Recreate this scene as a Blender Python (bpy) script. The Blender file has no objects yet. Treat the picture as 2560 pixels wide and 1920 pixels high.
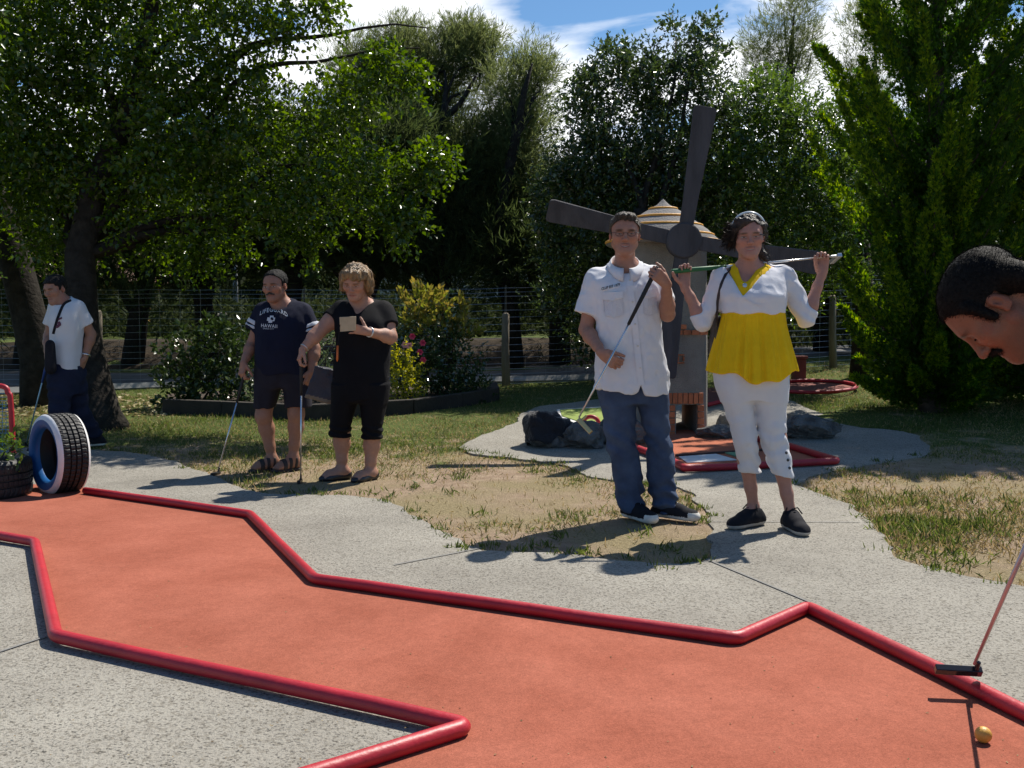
import bpy, bmesh, math, random
import numpy as np
from mathutils import Vector, Matrix, geometry
from mathutils.bvhtree import BVHTree

rng = np.random.default_rng(7)
random.seed(7)
SC = bpy.context.scene
COL = SC.collection
R = math.radians

# ------------------------------------------------------------------ camera model (photo grid 2560 x 1920)
EYE = 1.12
FPX = 2489.0
PITCH = math.atan(140 / FPX)
SUN_EL, SUN_AZ = R(54), R(39)

def ray(px, py):
    x, y = (px - 1280) / FPX, (960 - py) / FPX
    c, s = math.cos(PITCH), math.sin(PITCH)
    return np.array([x, c + y * s, -s + y * c])

def at(px, py, Y):
    """the world point seen at photo pixel (px, py) at distance Y in front of the camera"""
    d = ray(px, py)
    return np.array([0, 0, EYE]) + d * (Y / d[1])

def terrain(x, y):
    x, y = np.asarray(x, float), np.asarray(y, float)
    t = np.clip((x + 2) / 8, 0, 1)
    sl = .04 + .03 * t * t * (3 - 2 * t)
    u = y - 7.6
    up = np.where(u > 0, np.sqrt(u * u + .25) - .5, 0)
    z = sl * np.minimum(up, 9.5)
    b = np.clip((y - 16.9) / 1.8, 0, 1)
    left = 1 - np.clip((x - 2) / 4, 0, 1)
    z = z + .5 * b * b * (3 - 2 * b) * left
    z = z + .012 * np.maximum(y - 19, 0)
    return z

def gp(px, py, dz=0.0):
    """where the sight line through (px, py) meets the ground"""
    d = ray(px, py)
    o = np.array([0, 0, EYE])
    lo, hi = .5, 60.0
    for _ in range(50):
        m = (lo + hi) / 2
        p = o + d * (m / d[1])
        if p[2] > terrain(p[0], p[1]) + dz: lo = m
        else: hi = m
    p = o + d * (lo / d[1])
    p[2] = terrain(p[0], p[1]) + dz
    return p

# ------------------------------------------------------------------ objects
def link(o, parent=None):
    COL.objects.link(o)
    if parent is not None: o.parent = parent
    return o

def origin(o):
    v = np.zeros(3)
    while o is not None:
        v += np.array(o.location); o = o.parent
    return v

def tag(o, label, cat, group=None, kind=None):
    if label: o['label'] = label
    if cat: o['category'] = cat
    if group: o['group'] = group
    if kind: o['kind'] = kind
    return o

def thing(name, loc, label, cat, group=None):
    o = bpy.data.objects.new(name, None)
    o.empty_display_size = .1
    o.location = tuple(float(v) for v in loc)
    link(o)
    return tag(o, label, cat, group)

def mesh_np(name, V, loops, starts, totals, mat, parent=None, smooth=False, loc=None, mats=None, midx=None):
    me = bpy.data.meshes.new(name)
    V = np.asarray(V, np.float32)
    if parent is not None: V = V - origin(parent).astype(np.float32)
    elif loc is not None: V = V - np.asarray(loc, np.float32)
    me.vertices.add(len(V)); me.vertices.foreach_set('co', V.ravel())
    me.loops.add(len(loops)); me.loops.foreach_set('vertex_index', np.asarray(loops, np.int32))
    me.polygons.add(len(starts))
    me.polygons.foreach_set('loop_start', np.asarray(starts, np.int32))
    try: me.polygons.foreach_set('loop_total', np.asarray(totals, np.int32))
    except Exception: pass
    if smooth: me.polygons.foreach_set('use_smooth', np.ones(len(starts), bool))
    for m in (mats or [mat]): me.materials.append(m)
    if midx is not None: me.polygons.foreach_set('material_index', np.asarray(midx, np.int32))
    me.update(calc_edges=True); me.validate()
    o = bpy.data.objects.new(name, me)
    if parent is None and loc is not None: o.location = tuple(float(v) for v in loc)
    return link(o, parent)

def mesh_uniform(name, V, F, mat, parent=None, smooth=False, loc=None, mats=None, midx=None):
    F = np.asarray(F, np.int32); n = F.shape[1]
    return mesh_np(name, V, F.ravel(), np.arange(len(F)) * n, np.full(len(F), n), mat, parent, smooth, loc, mats, midx)

class MB:
    """collects shapes into one mesh"""
    def __init__(s): s.v, s.f, s.m = [], [], []
    def add(s, V, F, mi=0):
        b = len(s.v)
        s.v.extend([tuple(map(float, p)) for p in V]); s.f.extend([tuple(int(b + i) for i in f) for f in F]); s.m.extend([mi] * len(F))
    def box(s, lo, hi, M=None, mi=0):
        x0, y0, z0 = lo; x1, y1, z1 = hi
        V = [(x0,y0,z0),(x1,y0,z0),(x1,y1,z0),(x0,y1,z0),(x0,y0,z1),(x1,y0,z1),(x1,y1,z1),(x0,y1,z1)]
        if M is not None: V = [M @ Vector(p) for p in V]
        s.add(V, [(0,3,2,1),(4,5,6,7),(0,1,5,4),(1,2,6,5),(2,3,7,6),(3,0,4,7)], mi)
    def tube(s, pts, r, n=10, closed=False, cap=True, mi=0, flat=1.0, up=None):
        P = [Vector(tuple(map(float, p))) for p in pts]; N = len(P)
        rs = list(r) if hasattr(r, '__len__') else [r] * N
        T = []
        for i in range(N):
            a = P[(i - 1) % N] if closed or i > 0 else P[i]
            b = P[(i + 1) % N] if closed or i < N - 1 else P[i]
            t = (b - a); T.append(t.normalized() if t.length > 1e-9 else Vector((0, 0, 1)))
        u = Vector(up) if up is not None else (Vector((0, 0, 1)) if abs(T[0].z) < .9 else Vector((1, 0, 0)))
        V, F = [], []
        for i in range(N):
            w = (u - T[i] * u.dot(T[i]))
            w = w.normalized() if w.length > 1e-6 else T[i].orthogonal().normalized()
            if up is None: u = w
            q = T[i].cross(w)
            k = 1.0
            if 0 < i < N - 1 or closed:
                a, b = (P[i] - P[(i - 1) % N]).normalized(), (P[(i + 1) % N] - P[i]).normalized()
                k = 1 / max(.6, math.cos(a.angle(b, 0) / 2))
            for j in range(n):
                an = 2 * math.pi * j / n
                V.append(P[i] + (w * math.cos(an) * flat + q * math.sin(an)) * rs[i])
        m = N if closed else N - 1
        for i in range(m):
            for j in range(n):
                a, b = i * n + j, i * n + (j + 1) % n
                c, d = ((i + 1) % N) * n + (j + 1) % n, ((i + 1) % N) * n + j
                F.append((a, b, c, d))
        if cap and not closed:
            F.append(tuple(reversed(range(n)))); F.append(tuple(range((N - 1) * n, N * n)))
        s.add(V, F, mi)
    def lathe(s, prof, c=(0, 0, 0), n=32, M=None, mi=0, jitter=0):
        V, F = [], []
        for i, (r_, z) in enumerate(prof):
            for j in range(n):
                a = 2 * math.pi * j / n
                p = Vector((r_ * math.cos(a), r_ * math.sin(a), z))
                if M is not None: p = M @ p
                V.append((p.x + c[0], p.y + c[1], p.z + c[2]))
        for i in range(len(prof) - 1):
            for j in range(n):
                F.append((i * n + j, i * n + (j + 1) % n, (i + 1) * n + (j + 1) % n, (i + 1) * n + j))
        s.add(V, F, mi)
    def build(s, name, mat, parent=None, smooth=False, loc=None, mats=None, bevel=0, sub=0):
        me = bpy.data.meshes.new(name)
        off = origin(parent) if parent is not None else (np.array(loc, float) if loc is not None else np.zeros(3))
        me.from_pydata([tuple(np.array(p) - off) for p in s.v], [], s.f)
        for m in (mats or [mat]): me.materials.append(m)
        me.polygons.foreach_set('material_index', s.m)
        if smooth: me.polygons.foreach_set('use_smooth', [True] * len(s.f))
        bm = bmesh.new(); bm.from_mesh(me)
        bmesh.ops.recalc_face_normals(bm, faces=bm.faces)
        bm.to_mesh(me); bm.free(); me.update()
        o = bpy.data.objects.new(name, me)
        if parent is None and loc is not None: o.location = tuple(map(float, loc))
        if bevel:
            b = o.modifiers.new('bevel', 'BEVEL'); b.width = bevel; b.segments = 2; b.limit_method = 'ANGLE'
        if sub:
            b = o.modifiers.new('sub', 'SUBSURF'); b.levels = sub; b.render_levels = sub
        return link(o, parent)

# ------------------------------------------------------------------ materials
MATS = {}
def mat(name, col, rough=.7, var=.0, vscale=5.0, bump=0.0, bscale=40.0, metal=0, spec=.5, col2=None, sheen=0, detail=4, coat=0, sss=0, coords='Object', attr=None, island=0.0, stretch=None):
    if name in MATS: return MATS[name]
    m = bpy.data.materials.new(name); m.use_nodes = True
    N, L = m.node_tree.nodes, m.node_tree.links
    b = N['Principled BSDF']
    b.inputs['Roughness'].default_value = rough; b.inputs['Metallic'].default_value = metal
    b.inputs['Specular IOR Level'].default_value = spec
    b.inputs['Base Color'].default_value = (*col, 1)
    if coat: b.inputs['Coat Weight'].default_value = coat; b.inputs['Coat Roughness'].default_value = .15
    if sheen: b.inputs['Sheen Weight'].default_value = sheen
    if sss:
        b.inputs['Subsurface Weight'].default_value = sss; b.inputs['Subsurface Radius'].default_value = (.012, .005, .003); b.inputs['Subsurface Scale'].default_value = 1
    tc = N.new('ShaderNodeTexCoord'); src = tc.outputs[coords]
    if stretch:
        mp = N.new('ShaderNodeMapping'); mp.inputs['Scale'].default_value = stretch; L.new(src, mp.inputs[0]); src = mp.outputs[0]
    last = None
    if attr:
        a = N.new('ShaderNodeAttribute'); a.attribute_name = attr; last = a.outputs['Color']
    if var or col2:
        n = N.new('ShaderNodeTexNoise'); n.inputs['Scale'].default_value = vscale; n.inputs['Detail'].default_value = detail; n.inputs['Roughness'].default_value = .6
        L.new(src, n.inputs['Vector'])
        if last is None:
            cr = N.new('ShaderNodeValToRGB'); L.new(n.outputs['Fac'], cr.inputs[0])
            c2 = col2 or tuple(c * (1 + var) for c in col)
            c1 = col if col2 else tuple(c * (1 - var) for c in col)
            cr.color_ramp.elements[0].position = .32; cr.color_ramp.elements[1].position = .68
            cr.color_ramp.elements[0].color = (*c1, 1); cr.color_ramp.elements[1].color = (*c2, 1)
            last = cr.outputs[0]
        else:
            hs = N.new('ShaderNodeHueSaturation'); mr = N.new('ShaderNodeMapRange')
            mr.inputs[1].default_value = .3; mr.inputs[2].default_value = .7; mr.inputs[3].default_value = 1 - var; mr.inputs[4].default_value = 1 + var
            L.new(n.outputs['Fac'], mr.inputs[0]); L.new(mr.outputs[0], hs.inputs['Value']); L.new(last, hs.inputs['Color']); last = hs.outputs[0]
    if island:
        g = N.new('ShaderNodeNewGeometry'); hs = N.new('ShaderNodeHueSaturation'); mr = N.new('ShaderNodeMapRange')
        mr.inputs[3].default_value = 1 - island; mr.inputs[4].default_value = 1 + island
        L.new(g.outputs['Random Per Island'], mr.inputs[0]); L.new(mr.outputs[0], hs.inputs['Value'])
        if last is not None: L.new(last, hs.inputs['Color'])
        else: hs.inputs['Color'].default_value = (*col, 1)
        last = hs.outputs[0]
    if last is not None: L.new(last, b.inputs['Base Color'])
    if bump:
        n2 = N.new('ShaderNodeTexNoise'); n2.inputs['Scale'].default_value = bscale; n2.inputs['Detail'].default_value = 5; L.new(src, n2.inputs['Vector'])
        bp = N.new('ShaderNodeBump'); bp.inputs['Strength'].default_value = min(1, bump); bp.inputs['Distance'].default_value = .02 * max(1, bump)
        L.new(n2.outputs['Fac'], bp.inputs['Height']); L.new(bp.outputs[0], b.inputs['Normal'])
    MATS[name] = m
    return m

def leaf_mat(name, col, col2, rough=.35, trans=.35, spec=.5, tcol=None):
    """leaf: glossy diffuse plus light passing through"""
    if name in MATS: return MATS[name]
    m = bpy.data.materials.new(name); m.use_nodes = True
    N, L = m.node_tree.nodes, m.node_tree.links
    b = N['Principled BSDF']; out = N['Material Output']
    b.inputs['Roughness'].default_value = rough; b.inputs['Specular IOR Level'].default_value = spec
    g = N.new('ShaderNodeNewGeometry'); cr = N.new('ShaderNodeValToRGB')
    cr.color_ramp.elements[0].color = (*col, 1); cr.color_ramp.elements[1].color = (*col2, 1)
    L.new(g.outputs['Random Per Island'], cr.inputs[0]); L.new(cr.outputs[0], b.inputs['Base Color'])
    t = N.new('ShaderNodeBsdfTranslucent'); mx = N.new('ShaderNodeMixShader'); mx.inputs[0].default_value = trans
    hs = N.new('ShaderNodeHueSaturation'); hs.inputs['Value'].default_value = 2.0; hs.inputs['Saturation'].default_value = 1.15; hs.inputs['Hue'].default_value = .485
    L.new(cr.outputs[0], hs.inputs['Color']); L.new(hs.outputs[0], t.inputs['Color'])
    L.new(b.outputs[0], mx.inputs[1]); L.new(t.outputs[0], mx.inputs[2]); L.new(mx.outputs[0], out.inputs['Surface'])
    MATS[name] = m
    return m

# ------------------------------------------------------------------ value noise for modelling
_G = np.random.default_rng(3).random((32, 32, 32)).astype(np.float32) * 2 - 1
def vnoise(X, Y, Z):
    X, Y, Z = np.broadcast_arrays(np.asarray(X, np.float32), np.asarray(Y, np.float32), np.asarray(Z, np.float32))
    xi, yi, zi = np.floor(X).astype(int), np.floor(Y).astype(int), np.floor(Z).astype(int)
    fx, fy, fz = X - xi, Y - yi, Z - zi
    fx, fy, fz = fx*fx*(3-2*fx), fy*fy*(3-2*fy), fz*fz*(3-2*fz)
    x0, x1, y0, y1, z0, z1 = xi & 31, (xi+1) & 31, yi & 31, (yi+1) & 31, zi & 31, (zi+1) & 31
    a = _G[x0,y0,z0]*(1-fx)+_G[x1,y0,z0]*fx; b = _G[x0,y1,z0]*(1-fx)+_G[x1,y1,z0]*fx
    c = _G[x0,y0,z1]*(1-fx)+_G[x1,y0,z1]*fx; d = _G[x0,y1,z1]*(1-fx)+_G[x1,y1,z1]*fx
    return (a*(1-fy)+b*fy)*(1-fz)+(c*(1-fy)+d*fy)*fz

def inside(poly, X, Y):
    """points in polygon (arrays)"""
    P = np.asarray(poly)[:, :2]; r = np.zeros(np.shape(X), bool)
    j = len(P) - 1
    for i in range(len(P)):
        xi, yi, xj, yj = P[i, 0], P[i, 1], P[j, 0], P[j, 1]
        c = ((yi > Y) != (yj > Y)) & (X < (xj - xi) * (Y - yi) / (yj - yi + 1e-12) + xi)
        r ^= c; j = i
    return r

def smooth_poly(pts, per=6):
    """Catmull-Rom through open list"""
    P = np.asarray(pts, float); out = []
    for i in range(len(P) - 1):
        p0, p1, p2, p3 = P[max(i-1, 0)], P[i], P[i+1], P[min(i+2, len(P)-1)]
        for t in np.linspace(0, 1, per, endpoint=False):
            out.append(.5*((2*p1)+(-p0+p2)*t+(2*p0-5*p1+4*p2-p3)*t*t+(-p0+3*p1-3*p2+p3)*t**3))
    out.append(P[-1]); return np.array(out)

def sheet(name, poly, dz, mat_, step=.5, parent=None, skirt=.03, loc=None, hfun=None):
    """a sheet with the outline poly, laid dz above the terrain"""
    P = np.asarray(poly)[:, :2]
    lo, hi = P.min(0), P.max(0)
    gx, gy = np.meshgrid(np.arange(lo[0], hi[0], step), np.arange(lo[1], hi[1], step))
    gx, gy = gx.ravel() + .01, gy.ravel() + .013
    k = inside(P, gx, gy)
    pts = [Vector((float(a), float(b))) for a, b in P] + [Vector((float(a), float(b))) for a, b in zip(gx[k], gy[k])]
    n = len(P)
    v, e, f, ov, oe, of = geometry.delaunay_2d_cdt(pts, [(i, (i+1) % n) for i in range(n)], [list(range(n))], 1, 1e-5)
    hz = hfun or terrain
    V = [(a.x, a.y, float(hz(a.x, a.y)) + dz) for a in v]
    mb = MB(); mb.add(V, f)
    if skirt:
        S = [(a, b, float(hz(a, b)) + dz) for a, b in P]; B = [(a, b, z - skirt) for a, b, z in S]
        mb.add(S + B, [(i, (i+1) % n, n + (i+1) % n, n + i) for i in range(n)])
    me = mb.build(name, mat_, parent, loc=loc)
    return me

# ================================================================== foliage helpers
def unit(v): return v / (np.linalg.norm(v, axis=-1, keepdims=True) + 1e-9)

def rand_dirs(n):
    v = rng.normal(size=(n, 3)); return unit(v)

def leaves(name, P, D, Nn, length, width, mat_, parent=None, fold=.25, loc=None, curl=0.0):
    """leaf-shaped faces: base P, direction D, normal Nn; two triangles folded along the midrib (or a quad)"""
    D = unit(D); S = unit(np.cross(D, Nn)); U = np.cross(S, D)
    n = len(P); length = np.broadcast_to(length, n)[:, None]; width = np.broadcast_to(width, n)[:, None]
    mid = P + D * length * .45
    V = np.empty((n, 4, 3))
    V[:, 0] = P; V[:, 2] = P + D * length - U * length * curl
    V[:, 1] = mid + S * width * .5 + U * width * fold
    V[:, 3] = mid - S * width * .5 + U * width * fold
    a = np.arange(n) * 4
    F = np.concatenate([np.stack([a, a+1, a+2], 1), np.stack([a, a+2, a+3], 1)])
    return mesh_uniform(name, V.reshape(-1, 3), F, mat_, parent, loc=loc)

def twig_leaves(C, Rr, n_twig, per, tw, droop=.0, up=.3, outward=.6, leafang=.9):
    """leaf bases and directions on short twigs that fill ellipsoid clumps (C centre, Rr radii)"""
    Ps, Ds = [], []
    for c, r_, k in zip(C, Rr, n_twig):
        u = rand_dirs(k) * (rng.random((k, 1)) ** .42)
        u = u * (1 + .22 * vnoise(u[:, 0]*2.3 + c[0], u[:, 1]*2.3, u[:, 2]*2.3 + c[2])[:, None])
        p = c + u * r_
        d = unit(u * outward + rand_dirs(k) * .8 + np.array([0, 0, up]))
        for i in range(per):
            t = (i + rng.random(k) * .6) / per
            q = p + d * (t * tw)[:, None] + np.array([0, 0, -droop]) * (t**2)[:, None] * tw
            Ps.append(q); Ds.append(unit(d * .55 + rand_dirs(k) * leafang + np.array([0, 0, -droop])))
    return np.concatenate(Ps), np.concatenate(Ds)

def limb_paths(base, tips, wob=.12, n=10):
    out = []
    for t in tips:
        b, t = np.asarray(base, float), np.asarray(t, float)
        s = np.linspace(0, 1, n)[:, None]
        mid = b + (t - b) * s
        mid[:, 2] += (np.sin(s[:, 0] * math.pi) * .1 * np.linalg.norm(t - b))
        w_ = np.stack([vnoise(s[:, 0]*4 + t[0]*3, t[1], i*5.3) for i in range(3)], 1) * wob * np.sin(s * math.pi) ** .5 * np.linalg.norm(t - b) * .6
        out.append(mid + w_)
    return out

# ================================================================== camera, world, sun
cam = bpy.data.cameras.new('camera'); cam.lens = 36 * FPX / 2560; cam.sensor_width = 36
cam.clip_start = .05; cam.clip_end = 2000
camo = bpy.data.objects.new('camera', cam); COL.objects.link(camo)
camo.location = (0, 0, EYE); camo.rotation_euler = (R(90) - PITCH, 0, 0)
SC.camera = camo

w = bpy.data.worlds.new('World'); SC.world = w; w.use_nodes = True
N, L = w.node_tree.nodes, w.node_tree.links
bg = N['Background']
sky = N.new('ShaderNodeTexSky'); sky.sky_type = 'NISHITA'; sky.sun_disc = False
sky.sun_elevation = SUN_EL; sky.sun_rotation = SUN_AZ; sky.air_density = 1.0; sky.dust_density = .3; sky.ozone_density = 2.5
# clouds: drifting white sheets on a flat layer high above
tc = N.new('ShaderNodeTexCoord'); sx = N.new('ShaderNodeSeparateXYZ'); L.new(tc.outputs['Generated'], sx.inputs[0])
mz = N.new('ShaderNodeMath'); mz.operation = 'MAXIMUM'; mz.inputs[1].default_value = .06; L.new(sx.outputs['Z'], mz.inputs[0])
dx = N.new('ShaderNodeMath'); dx.operation = 'DIVIDE'; L.new(sx.outputs['X'], dx.inputs[0]); L.new(mz.outputs[0], dx.inputs[1])
dy = N.new('ShaderNodeMath'); dy.operation = 'DIVIDE'; L.new(sx.outputs['Y'], dy.inputs[0]); L.new(mz.outputs[0], dy.inputs[1])
cb = N.new('ShaderNodeCombineXYZ'); L.new(dx.outputs[0], cb.inputs[0]); L.new(dy.outputs[0], cb.inputs[1])
mp = N.new('ShaderNodeMapping'); mp.inputs['Location'].default_value = (1.45, 0.3, 0); mp.inputs['Scale'].default_value = (1.0, .75, 1); L.new(cb.outputs[0], mp.inputs[0])
nz = N.new('ShaderNodeTexNoise'); nz.inputs['Scale'].default_value = 1.35; nz.inputs['Detail'].default_value = 7; nz.inputs['Roughness'].default_value = .52; nz.inputs['Distortion'].default_value = .3
L.new(mp.outputs[0], nz.inputs['Vector'])
cr = N.new('ShaderNodeValToRGB'); cr.color_ramp.elements[0].position = .37; cr.color_ramp.elements[1].position = .50
L.new(nz.outputs['Fac'], cr.inputs[0])
# clouds kept to the viewed side; unseen sky left clear for dimmer, bluer ambient
msk = N.new('ShaderNodeMapRange'); msk.interpolation_type = 'SMOOTHSTEP'; msk.inputs[1].default_value = .35; msk.inputs[2].default_value = .8; L.new(sx.outputs['Y'], msk.inputs[0])
cm = N.new('ShaderNodeMath'); cm.operation = 'MULTIPLY'; L.new(cr.outputs[0], cm.inputs[0]); L.new(msk.outputs[0], cm.inputs[1])
cmix = N.new('ShaderNodeMixRGB'); L.new(cm.outputs[0], cmix.inputs[0]); tint = N.new('ShaderNodeMixRGB'); tint.blend_type = 'MULTIPLY'; tint.inputs[0].default_value = 1; tint.inputs[2].default_value = (.82, 1.10, 1.28, 1); L.new(sky.outputs[0], tint.inputs[1]); L.new(tint.outputs[0], cmix.inputs[1]); cmix.inputs[2].default_value = (14.0, 14.3, 14.8, 1)
L.new(cmix.outputs[0], bg.inputs['Color']); bg.inputs['Strength'].default_value = .068

sl = bpy.data.lights.new('sun', 'SUN'); sl.energy = 5.0; sl.angle = R(.53); sl.color = (1, .94, .84)
so = bpy.data.objects.new('sun', sl); COL.objects.link(so)
sd = Vector((math.sin(SUN_AZ)*math.cos(SUN_EL), math.cos(SUN_AZ)*math.cos(SUN_EL), math.sin(SUN_EL)))
so.rotation_euler = sd.to_track_quat('Z', 'Y').to_euler(); so.location = (8, 8, 20)
SC.view_settings.view_transform = 'Standard'; SC.view_settings.look = 'None'; SC.view_settings.exposure = 0.40; SC.view_settings.gamma = 1
SC.cycles.max_bounces = 6; SC.cycles.diffuse_bounces = 3; SC.cycles.transparent_max_bounces = 6
SC.cycles.use_denoising = True; SC.cycles.sample_clamp_indirect = 4

# ================================================================== ground materials
def ground_mat():
    m = bpy.data.materials.new('ground_turf'); m.use_nodes = True
    N, L = m.node_tree.nodes, m.node_tree.links; b = N['Principled BSDF']; b.inputs['Roughness'].default_value = .95; b.inputs['Specular IOR Level'].default_value = .1
    tc = N.new('ShaderNodeTexCoord'); o = tc.outputs['Object']
    def noise(s, d=5, r=.6):
        n = N.new('ShaderNodeTexNoise'); n.inputs['Scale'].default_value = s; n.inputs['Detail'].default_value = d; n.inputs['Roughness'].default_value = r; L.new(o, n.inputs['Vector']); return n.outputs['Fac']
    def ramp(f, a, ca, bpos, cb_):
        c = N.new('ShaderNodeValToRGB'); e = c.color_ramp.elements; e[0].position, e[1].position = a, bpos; e[0].color, e[1].color = (*ca, 1), (*cb_, 1); L.new(f, c.inputs[0]); return c.outputs[0]
    def mix(f, a, b_, mode='MIX'):
        c = N.new('ShaderNodeMixRGB'); c.blend_type = mode
        if isinstance(f, float): c.inputs[0].default_value = f
        else: L.new(f, c.inputs[0])
        L.new(a, c.inputs[1]); L.new(b_, c.inputs[2]); return c.outputs[0]
    soil = ramp(noise(9), .35, (.31, .22, .15), .7, (.46, .35, .25))
    straw = ramp(noise(55, 3), .35, (.23, .185, .10), .65, (.40, .325, .19))
    green = ramp(noise(48, 3), .3, (.045, .075, .017), .7, (.16, .19, .055))
    c1 = mix(ramp(noise(1.1), .42, (0, 0, 0), .6, (1, 1, 1)), soil, straw)
    # greener further back
    sp = N.new('ShaderNodeSeparateXYZ'); L.new(o, sp.inputs[0])
    mr = N.new('ShaderNodeMapRange'); mr.inputs[1].default_value = 7.2; mr.inputs[2].default_value = 10.2; mr.inputs[3].default_value = -.24; mr.inputs[4].default_value = .22; L.new(sp.outputs['Y'], mr.inputs[0])
    ad = N.new('ShaderNodeMath'); ad.operation = 'ADD'; L.new(noise(2.3, 6), ad.inputs[0]); L.new(mr.outputs[0], ad.inputs[1])
    gf = ramp(ad.outputs[0], .47, (0, 0, 0), .6, (1, 1, 1))
    c2 = mix(gf, c1, green)
    fine = ramp(noise(160, 2), .3, (.55, .55, .55), .7, (1.25, 1.25, 1.25))
    c3 = mix(1.0, c2, fine, 'MULTIPLY')
    L.new(c3, b.inputs['Base Color'])
    bp = N.new('ShaderNodeBump'); bp.inputs['Strength'].default_value = .9; bp.inputs['Distance'].default_value = .03; L.new(noise(45, 6, .7), bp.inputs['Height']); L.new(bp.outputs[0], b.inputs['Normal'])
    return m
GROUND = ground_mat()

def concrete_mat():
    m = bpy.data.materials.new('exposed_aggregate'); m.use_nodes = True
    N, L = m.node_tree.nodes, m.node_tree.links; b = N['Principled BSDF']; b.inputs['Roughness'].default_value = .9; b.inputs['Specular IOR Level'].default_value = .2
    tc = N.new('ShaderNodeTexCoord'); o = tc.outputs['Object']
    def noise(s, d=5, r=.6):
        n = N.new('ShaderNodeTexNoise'); n.inputs['Scale'].default_value = s; n.inputs['Detail'].default_value = d; n.inputs['Roughness'].default_value = r; L.new(o, n.inputs['Vector']); return n.outputs['Fac']
    big = N.new('ShaderNodeValToRGB'); e = big.color_ramp.elements; e[0].position, e[1].position = .3, .72; e[0].color, e[1].color = (.262, .243, .208, 1), (.375, .352, .303, 1); L.new(noise(1.3, 6), big.inputs[0])
    # pits and dark pebbles
    v = N.new('ShaderNodeTexVoronoi'); v.inputs['Scale'].default_value = 85; v.inputs['Randomness'].default_value = 1; L.new(o, v.inputs['Vector'])
    peb = N.new('ShaderNodeValToRGB'); e = peb.color_ramp.elements; e[0].position, e[1].position = .04, .30; e[0].color, e[1].color = (.6, .58, .55, 1), (1.0, 1.0, 1.0, 1)
    sepc = N.new('ShaderNodeSeparateColor'); L.new(v.outputs['Color'], sepc.inputs[0]); L.new(sepc.outputs[0], peb.inputs[0])
    d = N.new('ShaderNodeValToRGB'); e = d.color_ramp.elements; e[0].position, e[1].position = .35, .46; e[0].color, e[1].color = (.20, .20, .205, 1), (1, 1, 1, 1); L.new(noise(105, 3, .6), d.inputs[0])
    d2 = N.new('ShaderNodeValToRGB'); e = d2.color_ramp.elements; e[0].position, e[1].position = .44, .62; e[0].color, e[1].color = (0, 0, 0, 1), (1, 1, 1, 1); L.new(noise(1.7, 4), d2.inputs[0])
    mm = N.new('ShaderNodeMapRange'); mm.inputs[3].default_value = .78; mm.inputs[4].default_value = 1.0; L.new(d2.outputs[0], mm.inputs[0])
    m1 = N.new('ShaderNodeMixRGB'); m1.blend_type = 'MULTIPLY'; L.new(mm.outputs[0], m1.inputs[0]); L.new(big.outputs[0], m1.inputs[1]); L.new(d.outputs[0], m1.inputs[2])
    m2 = N.new('ShaderNodeMixRGB'); m2.blend_type = 'MULTIPLY'; m2.inputs[0].default_value = .75; L.new(m1.outputs[0], m2.inputs[1]); L.new(peb.outputs[0], m2.inputs[2])
    L.new(m2.outputs[0], b.inputs['Base Color'])
    bp = N.new('ShaderNodeBump'); bp.inputs['Strength'].default_value = .8; bp.inputs['Distance'].default_value = .012
    L.new(noise(80, 4, .7), bp.inputs['Height']); L.new(bp.outputs[0], b.inputs['Normal'])
    return m
CONCRETE = concrete_mat()
ASPHALT = mat('grey_asphalt', (.115, .112, .11), .9, .2, 3, .5, 60, spec=.2)
CARPET = mat('salmon_carpet', (.29, .088, .054), .95, .13, 2.2, .3, 420, spec=.1, col2=(.385, .128, .083), detail=9)
def grain(m, scales):
    """pile grain and worn stains multiplied over the carpet colour"""
    N, L = m.node_tree.nodes, m.node_tree.links; p = N['Principled BSDF']; src = p.inputs['Base Color'].links[0].from_socket; tc = N.new('ShaderNodeTexCoord')
    for sc_, lo, hi, det in scales:
        n = N.new('ShaderNodeTexNoise'); n.inputs['Scale'].default_value = sc_; n.inputs['Detail'].default_value = det; n.inputs['Roughness'].default_value = .65; L.new(tc.outputs['Object'], n.inputs['Vector'])
        r_ = N.new('ShaderNodeMapRange'); r_.inputs[1].default_value = .32; r_.inputs[2].default_value = .68; r_.inputs[3].default_value = lo; r_.inputs[4].default_value = hi; L.new(n.outputs['Fac'], r_.inputs[0])
        mx = N.new('ShaderNodeMixRGB'); mx.blend_type = 'MULTIPLY'; mx.inputs[0].default_value = 1; L.new(src, mx.inputs[1]); L.new(r_.outputs[0], mx.inputs[2]); src = mx.outputs[0]
    L.new(src, p.inputs['Base Color'])
grain(CARPET, ((170, .80, 1.18, 3), (34, .90, 1.08, 6), (.7, .92, 1.06, 5)))
CARPET_DARK = mat('faded_carpet', (.42, .145, .085), .95, .12, 3, .4, 160, spec=.1, detail=8)
RED = mat('red_paint', (.40, .014, .026), .46, .16, 7, .12, 40, spec=.5, detail=8)
WHITEP = mat('white_paint', (.75, .74, .72), .5, .06, 6, .1, 30)
GREENC = mat('green_carpet', (.26, .33, .10), .95, .1, 8, .4, 150, spec=.1)

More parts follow.
